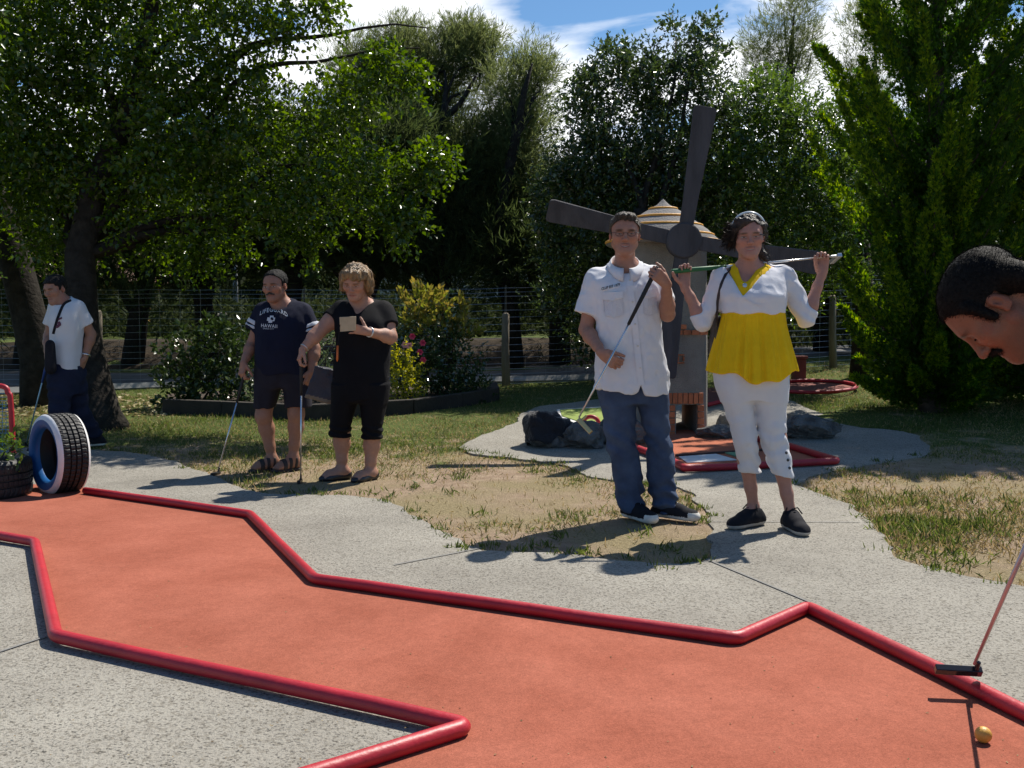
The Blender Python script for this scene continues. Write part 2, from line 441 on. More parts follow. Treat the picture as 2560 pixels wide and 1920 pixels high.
# ================================================================== ground sheet (reaches the horizon)
def ground():
    xs = np.concatenate([[-400, -150, -80, -50, -35], np.linspace(-25, 25, 101), [35, 50, 80, 150, 400]])
    ys = np.concatenate([[-60, -20], np.linspace(-6, 30, 91), [36, 45, 60, 90, 160, 400]])
    X, Y = np.meshgrid(xs, ys, indexing='ij'); Z = terrain(X, np.minimum(Y, 70))
    Z = Z + .02 * vnoise(X * 1.3, Y * 1.3, 0) * np.clip((Y - 7) / 3, 0, 1)
    V = np.stack([X.ravel(), Y.ravel(), Z.ravel()], 1); ny = len(ys)
    I, J = np.meshgrid(np.arange(len(xs) - 1), np.arange(ny - 1), indexing='ij')
    a = (I * ny + J).ravel(); F = np.stack([a, a + ny, a + ny + 1, a + 1], 1)
    g = mesh_uniform('ground', V, F, GROUND, smooth=True); tag(g, 'dry lawn and bare soil of the miniature golf ground', 'ground', kind='structure')
ground()

def G(pts, dz=0): return np.array([gp(x, y, dz) for x, y in pts])

# concrete path
edge_left = smooth_poly(G([(-500, 1112), (-100, 1118), (231, 1128), (360, 1140), (450, 1160), (519, 1190), (640, 1233), (760, 1240), (880, 1244), (985, 1262), (1076, 1319), (1150, 1355), (1215, 1380), (1296, 1386), (1450, 1396), (1620, 1414), (1740, 1412), (1772, 1396)]), 5)
edge_mid = smooth_poly(G([(1776, 1375), (1774, 1308), (1750, 1262), (1713, 1227), (1620, 1212), (1516, 1203), (1440, 1180), (1389, 1163), (1280, 1148), (1190, 1138), (1146, 1122)]), 5)
edge_top = smooth_poly(G([(1150, 1118), (1215, 1088), (1275, 1065), (1308, 1036), (1345, 1020), (1413, 1011), (1500, 1000), (1640, 990), (1800, 985), (1960, 1000), (2060, 1040), (2121, 1068), (2262, 1082), (2310, 1105), (2330, 1138)]), 5)
edge_right = smooth_poly(G([(2320, 1142), (2180, 1165), (2060, 1186), (1992, 1212), (2010, 1225), (2130, 1270), (2185, 1320), (2245, 1400), (2370, 1435), (2560, 1476), (2800, 1530), (3300, 1640)]), 5)
PATH = np.concatenate([edge_left, edge_mid, edge_top, edge_right, [[4.5, 2.0, 0], [4.5, -4, 0], [-5, -4, 0], [-6, 4, 0]]])[:, :2]
def densify(P, d):
    o = []
    for p, q in zip(P, np.roll(P, -1, 0)):
        k = max(1, int(np.linalg.norm(q - p)/d)) if min(p[1], q[1]) > 3 else 1
        o += [p + (q - p)*i/k for i in range(k)]
    return np.array(o)
PATH = densify(PATH, .05)
jit = sum(a_ * np.stack([vnoise(PATH[:, 0]*f_, PATH[:, 1]*f_, 1), vnoise(PATH[:, 0]*f_, PATH[:, 1]*f_, 7)], 1) for a_, f_ in ((.030, 5), (.018, 14), (.008, 31))); PATH = PATH + jit * np.clip((PATH[:, 1:2] - 3.5), 0, 1)
pth = sheet('path', PATH, .012, CONCRETE, .4, skirt=.04); tag(pth, 'pale exposed aggregate concrete path around the lanes', 'path', kind='structure')
# construction joints
def joint(a, b):
    A, B = gp(*a), gp(*b); d = (B - A); n = np.array([-d[1], d[0], 0]); n = n / np.linalg.norm(n) * .006
    return [A - n, B - n, B + n, A + n]
mb = MB()
for a, b in [((1772, 1408), (2019, 1512)), ((1204, 1377), (985, 1420)), ((0, 1640), (120, 1600)), ((1776, 1310), (2150, 1312))]:
    q = joint(a, b); mb.add([(p[0], p[1], terrain(p[0], p[1]) + .0165) for p in q], [(0, 1, 2, 3)])
jt = mb.build('path_joint', mat('joint_grey', (.19, .185, .175), .9)); tag(jt, 'thin straight joints cut across the concrete path', 'path joint', kind='structure')

# walkway, kerb and far road behind the fence
def strip(pxy0, pxy1, n=30):
    """quad strip polygon between two pixel lines on the ground"""
    return np.concatenate([G(pxy0), G(pxy1)[::-1]])
WALK = np.concatenate([smooth_poly(G([(-300, 978), (0, 977), (400, 962), (900, 950), (1400, 944), (1800, 920), (2020, 893), (2300, 884), (2700, 880)]), 4),
                       smooth_poly(G([(-300, 932), (0, 930), (400, 926), (900, 918), (1400, 914), (1800, 893), (2020, 868), (2300, 860), (2700, 857)]), 4)[::-1]])
wk = sheet('road', WALK, .015, ASPHALT, .6, skirt=.03); tag(wk, 'shaded grey walkway running behind the wire fence', 'road', kind='structure')
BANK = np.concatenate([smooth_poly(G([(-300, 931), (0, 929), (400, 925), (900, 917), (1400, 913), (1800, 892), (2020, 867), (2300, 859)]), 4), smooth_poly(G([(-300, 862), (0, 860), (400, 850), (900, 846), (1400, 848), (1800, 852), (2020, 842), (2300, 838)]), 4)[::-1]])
bk = sheet('bank', BANK, .02, mat('bank_painted_shade', (.020, .016, .012), .95, .5, 3, .8, 40, spec=.1, col2=(.06, .045, .03)), .5, skirt=.02); tag(bk, 'bank in painted dark shade rising behind the walkway', 'bank', kind='structure')  # dark sheet: tree shade on the bank is put into its colour
kl = smooth_poly(G([(-300, 988), (0, 987), (400, 972), (700, 964), (1100, 960), (1500, 952)]), 6)
mb = MB(); mb.tube([(p[0], p[1], terrain(p[0], p[1]) + .03) for p in kl], .07, 4, up=(0, 0, 1))
kb = mb.build('kerb', mat('kerb_concrete', (.27, .265, .25), .85, .1, 5)); tag(kb, 'low pale kerb edging the grey walkway', 'kerb', kind='structure')

# ================================================================== minigolf lanes
FAR = [(213, 1226), (625, 1285), (787, 1447), (1840, 1597), (2019, 1518), (2560, 1780), (3000, 1990)]
NEAR = [(-420, 1280), (0, 1340), (87, 1354), (139, 1591), (1169, 1815), (833, 1920), (300, 2085)]
RR = .0240
farp, nearp = G(FAR, RR + .018), G(NEAR, RR + .018)
lane_loc = gp(1280, 1500)
lane = thing('minigolf_lane', lane_loc, 'long salmon carpet lane zigzagging across the foreground inside red pipes', 'minigolf lane')
poly = np.concatenate([G([(-420, 1200), (0, 1212)]), G(FAR), [[2.6, 1.0, 0], [-.2, .9, 0]], G(NEAR)[::-1]])[:, :2]
LANE = poly
sheet('carpet', poly, .020, CARPET, .3, parent=lane, skirt=.012)
def rail(pts, parent, r=RR, name='border_rail', m=RED):
    P = np.asarray(pts); out = []
    for i, p in enumerate(P):     # short elbow at each corner
        if 0 < i < len(P) - 1:
            a, b = P[i-1] - p, P[i+1] - p
            a, b = a / np.linalg.norm(a), b / np.linalg.norm(b)
            k = .035
            for t in np.linspace(0, 1, 5): out.append((p + a*k)*(1-t)**2 + 2*p*t*(1-t) + (p + b*k)*t*t)
        else: out.append(p)
    fine = []
    for a, b in zip(out[:-1], out[1:]):
        n = max(1, int(np.linalg.norm(b - a) / .25))
        for t in range(n): fine.append(a + (b - a) * t / n)
    fine.append(out[-1])
    fine = [f + np.array([0, 0, .003 * float(vnoise(f[0]*3, f[1]*3, 2))]) for f in fine]
    mb = MB(); mb.tube(fine, r, 14)
    return mb.build(name, m, parent, smooth=True)
rail(farp, lane); rail(nearp, lane)

# windmill lane
wl = thing('minigolf_lane', gp(1850, 1140), 'short lane in front of the windmill with white and green mats and red edging', 'minigolf lane')
WL = G([(1575, 1108), (1590, 1122), (1689, 1157), (1711, 1172), (1900, 1164), (2094, 1153), (1976, 1117), (1840, 1098), (1790, 1080), (1640, 1080)])
sheet('carpet', WL, .022, CARPET_DARK, .3, parent=wl, skirt=.012)
rail(G([(1575, 1108), (1590, 1120), (1689, 1156), (1711, 1171), (1900, 1163), (2094, 1152), (1976, 1116), (1880, 1094)], .045), wl, .03)
q = G([(1689, 1139), (1837, 1129), (1905, 1125)], .03); mb = MB(); mb.tube(q, .012, 8); mb.build('step_strip', mat('dark_strip', (.05, .02, .015), .8), wl)
sheet('white_mat', G([(1697, 1150), (1790, 1143), (1842, 1158), (1718, 1165)]), .03, WHITEP, .3, parent=wl, skirt=.006)
sheet('green_mat', G([(1806, 1138), (1850, 1133), (1895, 1150), (1858, 1155)]), .03, mat('sea_green_mat', (.14, .30, .17), .9, .1, 9), .3, parent=wl, skirt=.006)
sheet('start_mat', G([(1622, 1042), (1684, 1042), (1690, 1080), (1620, 1080)]), .03, CARPET, .3, parent=wl, skirt=.006)

# green lane behind the rocks
gl = thing('minigolf_lane', gp(1470, 1045), 'green carpet lane with a pale rim behind the dark rocks', 'minigolf lane')
g1 = G([(1400, 1030), (1520, 1024), (1600, 1030), (1600, 1058), (1460, 1064), (1405, 1046)]); sheet('carpet', g1, .03, GREENC, .2, parent=gl, skirt=.01)
g2 = G([(1392, 1028), (1520, 1020), (1610, 1028), (1610, 1061), (1458, 1069), (1396, 1047)]); sheet('rim', g2, .022, WHITEP, .3, parent=gl, skirt=.02)
c = gp(1497, 1060, .02); arc = [c + np.array([-.08 + .08*math.cos(a), 0, .075*math.sin(a)]) for a in np.linspace(0, math.pi, 12)]
mb = MB(); mb.tube([a + np.array([.0, .05*i/12, 0]) for i, a in enumerate(arc)], .022, 8); mb.build('hoop', RED, gl, smooth=True)

# round lane far right, with its little red flag block
rl = thing('minigolf_lane', gp(2030, 965), 'distant oval lane with red pipe rim on the shaded ground', 'minigolf lane')
ell = [(2030 + 112*math.cos(a), 966 + 15*math.sin(a)) for a in np.linspace(0, 2*math.pi, 40, endpoint=False)]
E3 = G(ell, .05); mb = MB(); mb.tube(E3, .024, 8, closed=True); mb.build('border_rail', RED, rl, smooth=True)
sheet('carpet', G(ell), .025, mat('dull_red_carpet', (.20, .06, .045), .9, .2, 5), .3, parent=rl, skirt=.01)
c = gp(1996, 950); mb = MB(); mb.box((c[0]-.09, c[1]-.07, c[2]-.02), (c[0]+.09, c[1]+.07, c[2]+.3)); mb.box((c[0]-.11, c[1]-.09, c[2]+.3), (c[0]+.11, c[1]+.09, c[2]+.34)); 
ob = mb.build('marker_block', MATS['dull_red_carpet'], loc=c, bevel=.012); tag(ob, 'small red block standing at the rim of the distant oval lane', 'lane marker')
r2 = thing('minigolf_lane', gp(1800, 998), 'sliver of a dark red lane seen behind the windmill tower', 'minigolf lane')
q = G([(1770, 1012), (1850, 992), (1905, 985)], .05); mb = MB(); mb.tube(q, .026, 8); mb.build('border_rail', RED, r2, smooth=True)
sheet('carpet', G([(1770, 1012), (1905, 985), (1890, 968), (1760, 975)]), .025, MATS['dull_red_carpet'], .3, parent=r2, skirt=.01)
# ================================================================== implicit-surface modelling for figures and cloth
def axis(lo, hi, h, fine=()):
    xs = [lo]
    while xs[-1] < hi:
        x = xs[-1]; st = h
        for a, b, f in fine:
            if a - h <= x <= b: st = min(st, f)
        xs.append(x + st)
    return np.array(xs, np.float32)

def V3(*a): return np.array(a, float)
def nrm(v): v = np.asarray(v, float); return v / (np.linalg.norm(v) + 1e-12)

class Prim:
    def __init__(s, f, lo, hi): s.f, s.lo, s.hi = f, np.asarray(lo, float), np.asarray(hi, float)

def rc(a, b, ra, rb=None, cap_a=False, cap_b=False, flat=None):
    """tapered capsule a->b; cap_* cut the end flat; flat=(dir, k) squashes across dir"""
    a, b = np.asarray(a, float), np.asarray(b, float); rb = ra if rb is None else rb
    ab = b - a; L2 = float(ab @ ab) + 1e-12; Ln = math.sqrt(L2)
    def f(X, Y, Z):
        x, y, z = X - a[0], Y - a[1], Z - a[2]
        t = (x*ab[0] + y*ab[1] + z*ab[2]) / L2
        tc = np.clip(t, 0, 1)
        dx, dy, dz = x - tc*ab[0], y - tc*ab[1], z - tc*ab[2]
        q = dx*dx + dy*dy + dz*dz
        if flat is not None:
            n, k = flat; e = dx*n[0] + dy*n[1] + dz*n[2]; q = q + e*e*(k*k - 1)
        d = np.sqrt(q) - (ra + (rb - ra)*tc)
        if cap_b: d = np.maximum(d, (t - 1)*Ln)
        if cap_a: d = np.maximum(d, -t*Ln)
        return d
    r = max(ra, rb); return Prim(f, np.minimum(a, b) - r, np.maximum(a, b) + r)

def el(c, r, M=None):
    """ellipsoid; M columns = local axes"""
    c, r = np.asarray(c, float), np.asarray(r, float); M = np.eye(3) if M is None else np.asarray(M, float)
    def f(X, Y, Z):
        x, y, z = X - c[0], Y - c[1], Z - c[2]; k0 = 0; k1 = 0
        for i in range(3):
            q = (x*M[0, i] + y*M[1, i] + z*M[2, i]) / r[i]; k0 = k0 + q*q; k1 = k1 + (q/r[i])**2
        k0 = np.sqrt(k0); return k0*(k0 - 1) / (np.sqrt(k1) + 1e-9)
    R_ = float(r.max()); e = np.sqrt(((M * r[None, :])**2).sum(1)); return Prim(f, c - e, c + e)

def dense_rows(rows, per=8):
    A_ = np.asarray(rows, float); return smooth_poly(A_, per)

def loft(rows, yaw=0.0, n=2.0, M=None, o=(0, 0, 0), hem=None, mod=None, rnd=0.0):
    """stack of super-ellipses: rows (z, cx, cy, rx, ry) in the frame M (default world), caps flat"""
    r_ = dense_rows(rows); r_ = r_[np.argsort(r_[:, 0])]
    zs = r_[:, 0]; M = np.eye(3) if M is None else np.asarray(M, float); o = np.asarray(o, float)
    cw, sw = math.cos(yaw), math.sin(yaw)
    def f(X, Y, Z):
        x, y, z = X - o[0], Y - o[1], Z - o[2]
        if not np.allclose(M, np.eye(3)):
            x, y, z = (x*M[0, 0] + y*M[1, 0] + z*M[2, 0], x*M[0, 1] + y*M[1, 1] + z*M[2, 1], x*M[0, 2] + y*M[1, 2] + z*M[2, 2])
        cx, cy, rx, ry = (np.interp(z, zs, r_[:, i]) for i in range(1, 5))
        x, y = x - cx, y - cy
        if yaw: x, y = x*cw + y*sw, -x*sw + y*cw
        if mod is not None:
            s = mod(np.arctan2(y, x), z); rx, ry = rx*s, ry*s
        q = (np.abs(x/rx)**n + np.abs(y/ry)**n)**(1/n); q = np.maximum(q, .04)
        d = np.sqrt(x*x + y*y + 1e-9)*(1 - 1/q)
        zb = zs[0] + (hem(x, y) if hem is not None else 0)
        dz = np.maximum(zb - z, z - zs[-1])
        if rnd:
            h = np.maximum(rnd - np.abs(d - dz), 0)/rnd; return np.maximum(d, dz) + h*h*rnd/4
        return np.maximum(d, dz)
    rm = max(r_[:, 3].max(), r_[:, 4].max())*1.25
    lo = np.array([r_[:, 1].min() - rm, r_[:, 2].min() - rm, zs[0] - .06]); hi = np.array([r_[:, 1].max() + rm, r_[:, 2].max() + rm, zs[-1] + .02])
    if not np.allclose(M, np.eye(3)):
        cs = np.array([[(lo, hi)[i][0], (lo, hi)[j][1], (lo, hi)[k][2]] for i in (0, 1) for j in (0, 1) for k in (0, 1)]) @ M.T; lo, hi = cs.min(0), cs.max(0)
    return Prim(f, lo + o, hi + o)

class Grid:
    def __init__(s, xs, ys, zs):
        s.a = [np.asarray(v, np.float32) for v in (xs, ys, zs)]; s.D = np.full([len(v) for v in s.a], 1.0, np.float32)
    @staticmethod
    def around(prims, h, fine=((), (), ()), pad=.02):
        lo = np.min([p.lo for p in prims], 0) - pad; hi = np.max([p.hi for p in prims], 0) + pad
        return Grid(*[axis(lo[i], hi[i], h, fine[i]) for i in range(3)])
    def slab(s, p, m):
        sl = []
        for i in range(3):
            a = max(0, np.searchsorted(s.a[i], p.lo[i] - m) - 1); b = min(len(s.a[i]), np.searchsorted(s.a[i], p.hi[i] + m) + 1)
            if b <= a: return None
            sl.append(slice(a, b))
        x, y, z = s.a[0][sl[0]], s.a[1][sl[1]], s.a[2][sl[2]]
        return tuple(sl), x[:, None, None], y[None, :, None], z[None, None, :]
    def add(s, p, k=.02, m=.05):
        q = s.slab(p, m)
        if q is None: return s
        sl, X, Y, Z = q; d = p.f(X, Y, Z).astype(np.float32); b = s.D[sl]
        if k > 0:
            h = np.maximum(k - np.abs(b - d), 0)/k; s.D[sl] = np.minimum(b, d) - h*h*k/4
        else: s.D[sl] = np.minimum(b, d)
        return s
    def sub(s, p, k=.01, m=.03):
        q = s.slab(p, m)
        if q is None: return s
        sl, X, Y, Z = q; d = -p.f(X, Y, Z).astype(np.float32); b = s.D[sl]
        if k > 0:
            h = np.maximum(k - np.abs(b - d), 0)/k; s.D[sl] = np.maximum(b, d) + h*h*k/4
        else: s.D[sl] = np.maximum(b, d)
        return s
    def keep(s, fn):
        """intersect with fn(X,Y,Z)<0"""
        X, Y, Z = s.a[0][:, None, None], s.a[1][None, :, None], s.a[2][None, None, :]
        s.D = np.maximum(s.D, np.broadcast_to(fn(X, Y, Z), s.D.shape).astype(np.float32)); return s
    def warp(s, fn, band=.05):
        """add fn(x,y,z) near the surface"""
        I = np.nonzero(np.abs(s.D) < band)
        s.D[I] += fn(s.a[0][I[0]], s.a[1][I[1]], s.a[2][I[2]]).astype(np.float32); return s
    def shell(s, t):
        s.D = np.maximum(s.D, -(s.D + t)); return s
    def mesh(s):
        D = s.D; xs, ys, zs = s.a; ins = (D < 0)
        c = np.zeros([n - 1 for n in D.shape], np.int8)
        for i in (0, 1):
            for j in (0, 1):
                for k in (0, 1): c += ins[i:D.shape[0]-1+i, j:D.shape[1]-1+j, k:D.shape[2]-1+k]
        I, J, K = np.nonzero((c > 0) & (c < 8)); n = len(I)
        ids = np.full(c.shape, -1, np.int32); ids[I, J, K] = np.arange(n)
        P = np.zeros((n, 3)); W = np.zeros(n)
        for ax in range(3):
            o = [0, 0, 0]
            for u in (0, 1):
                for v in (0, 1):
                    o = [0, 0, 0]; o[(ax+1) % 3] = u; o[(ax+2) % 3] = v
                    e = list(o); e[ax] = 1
                    da, db = D[I+o[0], J+o[1], K+o[2]], D[I+e[0], J+e[1], K+e[2]]
                    m = (da < 0) != (db < 0); t = np.where(m, da/np.where(m, da - db, 1), 0)
                    idx = [I, J, K]; q = []
                    for k in range(3):
                        ca, cb_ = s.a[k][idx[k] + o[k]], s.a[k][idx[k] + e[k]]; q.append(ca + (cb_ - ca)*t)
                    P += np.stack(q, 1)*m[:, None]; W += m
        P /= W[:, None]
        F = []
        for ax in range(3):
            a = np.moveaxis(ins, ax, 0); flip = a[:-1] != a[1:]
            sgn = a[:-1]
            b1, b2 = (ax+1) % 3, (ax+2) % 3
            idd = np.transpose(ids, (ax, b1, b2)); fl = np.transpose(ins, (ax, b1, b2)); x = fl[:-1] != fl[1:]
            x[:, 0, :] = False; x[:, :, 0] = False; x[:, -1, :] = False; x[:, :, -1] = False
            i, j, k = np.nonzero(x); s_ = fl[:-1][i, j, k]
            q = np.stack([idd[i, j-1, k-1], idd[i, j, k-1], idd[i, j, k], idd[i, j-1, k]], 1)
            q = np.where(s_[:, None], q, q[:, ::-1]); F.append(q)
        F = np.concatenate(F); F = F[(F >= 0).all(1)]
        return P, F

def relax(P, F, it=1, w=.5):
    for _ in range(it):
        S = np.zeros_like(P); c = np.zeros(len(P))
        for a, b in ((0, 1), (1, 2), (2, 3), (3, 0)):
            np.add.at(S, F[:, a], P[F[:, b]]); np.add.at(S, F[:, b], P[F[:, a]]); np.add.at(c, F[:, a], 1); np.add.at(c, F[:, b], 1)
        P = P*(1 - w) + w*S/np.maximum(c, 1)[:, None]
    return P

def solid(name, grid, mat_, parent, mats=None, mfun=None, color=None, it=1):
    P, F = grid.mesh(); P = relax(P, F, it, .35)
    mi = mfun(P[F].mean(1)) if mfun is not None else None
    o = mesh_uniform(name, P, F, mat_, parent, smooth=True, mats=mats, midx=mi)
    if color is not None:
        c = np.ones((len(P), 4), np.float32); c[:, :3] = color(P)
        a = o.data.color_attributes.new('Col', 'FLOAT_COLOR', 'POINT'); a.data.foreach_set('color', c.ravel())
    return o

def bvh_of(o):
    off = origin(o); me = o.data
    return BVHTree.FromPolygons([tuple(np.array(v.co) + off) for v in me.vertices], [tuple(p.vertices) for p in me.polygons])

CAMP = Vector((0, 0, EYE))
def on(bvh, px, py, lift=.003):
    d = Vector(tuple(ray(px, py))).normalized(); h = bvh.ray_cast(CAMP, d)
    if h[0] is None: return None
    return np.array(h[0] - d * lift)

def ribbon_on(name, bvh, pts, w, mat_, parent, lift=.004, thick=.004, closed=False):
    """strip of cloth lying on a surface, through photo points"""
    Q = smooth_poly(pts, 5) if len(pts) > 2 else np.linspace(np.array(pts[0], float), np.array(pts[1], float), 12)
    W_ = [on(bvh, x, y, lift) for x, y in Q]; W_ = [p for p in W_ if p is not None]
    if len(W_) < 2: return None
    mb = MB(); V = []
    for i, p in enumerate(W_):
        t = W_[min(i+1, len(W_)-1)] - W_[max(i-1, 0)]; v = nrm(p - np.array([0, 0, EYE])); s = nrm(np.cross(t, v))*w/2; u = -v*thick
        V += [p - s, p - s + u, p + s + u, p + s]
    F = []
    for i in range(len(W_)-1):
        for a, b in ((0, 1), (1, 2), (2, 3), (3, 0)): F.append((i*4+a, i*4+b, (i+1)*4+b, (i+1)*4+a))
    F += [(0, 1, 2, 3), tuple((len(W_)-1)*4 + k for k in (3, 2, 1, 0))]
    mb.add(V, F); return mb.build(name, mat_, parent, smooth=False)

def patch_on(name, bvh, poly, mat_, parent, lift=.003, n=None):
    """flat applique on a surface: photo polygon, filled"""
    pts = [Vector((float(x), float(y))) for x, y in poly]; k = len(pts)
    lo, hi = np.min(poly, 0), np.max(poly, 0); st = max((hi - lo).max()/7, 1.2)
    gx, gy = np.meshgrid(np.arange(lo[0]+.4*st, hi[0], st), np.arange(lo[1]+.4*st, hi[1], st)); ins = inside(np.array(poly), gx.ravel(), gy.ravel())
    pts += [Vector((float(a), float(b))) for a, b in zip(gx.ravel()[ins], gy.ravel()[ins])]
    v, e, f, *_ = geometry.delaunay_2d_cdt(pts, [(i, (i+1) % k) for i in range(k)], [list(range(k))], 1, 1e-4)
    W_ = [on(bvh, q.x, q.y, lift) for q in v]
    ok = [w_ is not None for w_ in W_]; W_ = [w_ if w_ is not None else np.zeros(3) for w_ in W_]
    mb = MB(); mb.add(W_, [t for t in f if all(ok[i] for i in t)]); return mb.build(name, mat_, parent)

def text_on(name, bvh, txt, mp, mat_, parent, lift=.004, bold=.0, space=1.0):
    """lettering laid on a surface; mp maps text units (x from 0 to 1, y from 0 to 1 cap height) to photo pixels"""
    cu = bpy.data.curves.new(name, 'FONT'); cu.body = txt; cu.offset = bold; cu.resolution_u = 3; cu.space_character = space
    tmp = bpy.data.objects.new(name, cu); COL.objects.link(tmp); bpy.context.view_layer.update()
    me = bpy.data.meshes.new_from_object(tmp.evaluated_get(bpy.context.evaluated_depsgraph_get()))
    COL.objects.unlink(tmp); bpy.data.objects.remove(tmp); bpy.data.curves.remove(cu)
    bm = bmesh.new(); bm.from_mesh(me); bmesh.ops.triangulate(bm, faces=bm.faces); bm.verts.index_update()
    co = np.array([v.co[:] for v in bm.verts]); F = [tuple(v.index for v in f.verts) for f in bm.faces]; bm.free(); bpy.data.meshes.remove(me)
    lo, hi = co[:, 0].min(), co[:, 0].max(); u = (co[:, 0] - lo)/(hi - lo); v = co[:, 1]/.70
    W_ = [on(bvh, *mp(a, b), lift) for a, b in zip(u, v)]; ok = [q is not None for q in W_]; W_ = [q if q is not None else np.zeros(3) for q in W_]
    mb = MB(); mb.add(W_, [f for f in F if all(ok[i] for i in f)]); return mb.build(name, mat_, parent)

# ------------------------------------------------------------------ anatomy
def frame(f, u):
    """head/hand frame: columns right, forward, up"""
    f = nrm(f); r_ = nrm(np.cross(f, u)); u = np.cross(r_, f); return np.stack([r_, f, u], 1)

def head(c, M, s=1.0, fem=False, wide=1.0, smile=0.0, nose=0.0):
    """list of (op, prim, k) for a head centred between the ears"""
    W_ = lambda x, y, z: np.asarray(c) + M @ (np.array([x*wide, y, z])*s)
    E = lambda p, r_, T=None: el(W_(*p), np.array([r_[0]*wide, r_[1], r_[2]])*s, M if T is None else M @ T)
    C = lambda a, b, ra, rb=None, **k: rc(W_(*a), W_(*b), ra*s, None if rb is None else rb*s, **k)
    o = []
    a = lambda p, k: o.append(('+', p, k*s))
    b = lambda p, k: o.append(('-', p, k*s))
    a(E((0, -.022, .045), (.074, .093, .080)), .01); a(E((0, .020, .035), (.066, .070, .068)), .04)
    a(E((0, .038, -.030), (.054, .050, .075)), .05)
    jw = .046 if fem else .052
    for q in (-1, 1): a(C((q*jw, .005, -.052), (q*.014, .076, -.098), .020, .016), .03)
    a(E((0, .080, -.100), (.022, .016, .016)), .025)
    a(E((0, .055, -.080), (.038, .03, .03)), .03)
    a(C((-.034, .083, .026), (.034, .083, .026), .011), .022)
    for q in (-1, 1): a(E((q*.043, .062, -.018), (.024, .022, .022)), .03)
    for q in (-1, 1): b(E((q*.032, .102, .004), (.0185, .021, .0115)), .014)
    for q in (-1, 1): a(E((q*.032, .0775, .003), (.0150, .0125, .0110)), .004)
    for q in (-1, 1): a(C((q*.019, .087, .0115), (q*.043, .080, .0105), .0032), .004)
    a(C((0, .090, .016), (0, .111, -.026 - nose), .0075, .0105), .012); a(E((0, .111, -.029 - nose), (.0118, .0115, .0098)), .008)
    for q in (-1, 1): a(E((q*.0118, .099, -.033 - nose*.7), (.0085, .010, .0078)), .006)
    for q in (-1, 1): b(E((q*.006, .106, -.041 - nose), (.0038, .006, .0032)), .003)
    a(E((0, .0905, -.060), (.024, .0095, .0060)), .008); a(E((0, .089, -.0725), (.020, .0095, .0065)), .007)
    b(C((-.025, .0945, -.0655 + smile*.007), (0, .1030, -.0668 - smile*.004), .0026), .003); b(C((.025, .0945, -.0655 + smile*.007), (0, .1030, -.0668 - smile*.004), .0026), .003)
    T = np.array(Matrix.Rotation(R(-14), 3, 'X'))
    for q in (-1, 1):
        a(E((q*.077, -.012, -.004), (.0085, .0165, .0275), T), .006); b(E((q*.0865, -.009, .002), (.0065, .0085, .0155), T), .004); a(E((q*.083, -.002, -.003), (.004, .004, .006), T), .003); a(E((q*.078, -.005, -.025), (.006, .007, .008), T), .005)
    return o, W_

def face_paint(c, M, s, wide, skin, lip, brow, iris=(.02, .015, .012), open_=.5, stubble=0.0, smile=0.0, line=.85, scalp=None):
    skin, lip, brow = map(np.array, (skin, lip, brow))
    def f(P):
        q = (P - np.asarray(c)) @ M / s; x, y, z = q[:, 0]/wide, q[:, 1], q[:, 2]
        C = np.tile(skin, (len(P), 1)); near = (np.abs(x) < .12) & (np.abs(y) < .14) & (np.abs(z) < .16)
        def put(w, col):
            nonlocal C
            w = np.clip(np.where(near, w, 0), 0, 1)[:, None]; C = C*(1 - w) + np.array(col)*w
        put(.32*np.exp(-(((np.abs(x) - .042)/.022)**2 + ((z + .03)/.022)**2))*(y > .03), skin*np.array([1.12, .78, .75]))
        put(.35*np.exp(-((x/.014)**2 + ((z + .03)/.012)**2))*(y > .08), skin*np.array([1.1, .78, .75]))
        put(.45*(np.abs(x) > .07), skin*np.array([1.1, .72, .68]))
        if stubble: put(stubble*np.clip((-z - .045)/.02, 0, 1)*(y > -.02)*np.clip((.13 + z)/.02, 0, 1), skin*.55)
        zl = -.0668 - smile*.004 + smile*14*np.clip(np.abs(x), 0, .03)**2
        put(.75*np.exp(-((x/.023)**4 + ((z - zl)/.0095)**4))*(y > .07), lip)
        if smile: put(.8*np.exp(-((x/.017)**4 + ((z - zl - .0012)/.0026)**4))*(y > .07), (.42, .38, .34))
        put(line*np.exp(-((x/.026)**6 + ((z - zl + .0012*smile*2)/.0016)**2))*(y > .07), lip*.18)
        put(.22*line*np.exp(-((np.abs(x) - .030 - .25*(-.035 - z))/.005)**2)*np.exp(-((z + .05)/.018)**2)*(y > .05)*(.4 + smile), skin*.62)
        bz = .0235 - .10*np.clip(np.abs(x) - .034, 0, 1)
        put(.92*np.exp(-(((np.abs(x) - .033)/.0195)**4 + ((z - bz)/.0058)**4))*(y > .05), brow)
        ex = np.abs(x) - .032
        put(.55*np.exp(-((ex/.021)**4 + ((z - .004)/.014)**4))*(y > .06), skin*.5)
        lid = .0052*open_
        if open_ > .1: put(np.exp(-((ex/.0135)**4 + ((z - .002)/(lid + .0004))**4))*(y > .06), (.55, .52, .50))
        if open_ > .1: put(np.exp(-((ex/.0058)**4 + ((z - .002)/(lid + .0008))**4))*(y > .06), iris)
        put(.9*np.exp(-((ex/.0155)**4 + ((z - .002 - lid - .0012)/.0016)**2))*(y > .06), (.03, .02, .018))
        if scalp is not None: put(np.where(near, np.clip((z - .03 - .45*np.clip(y, 0, 1))/.02, 0, 1)*.0, 0), scalp)
        return C
    return f

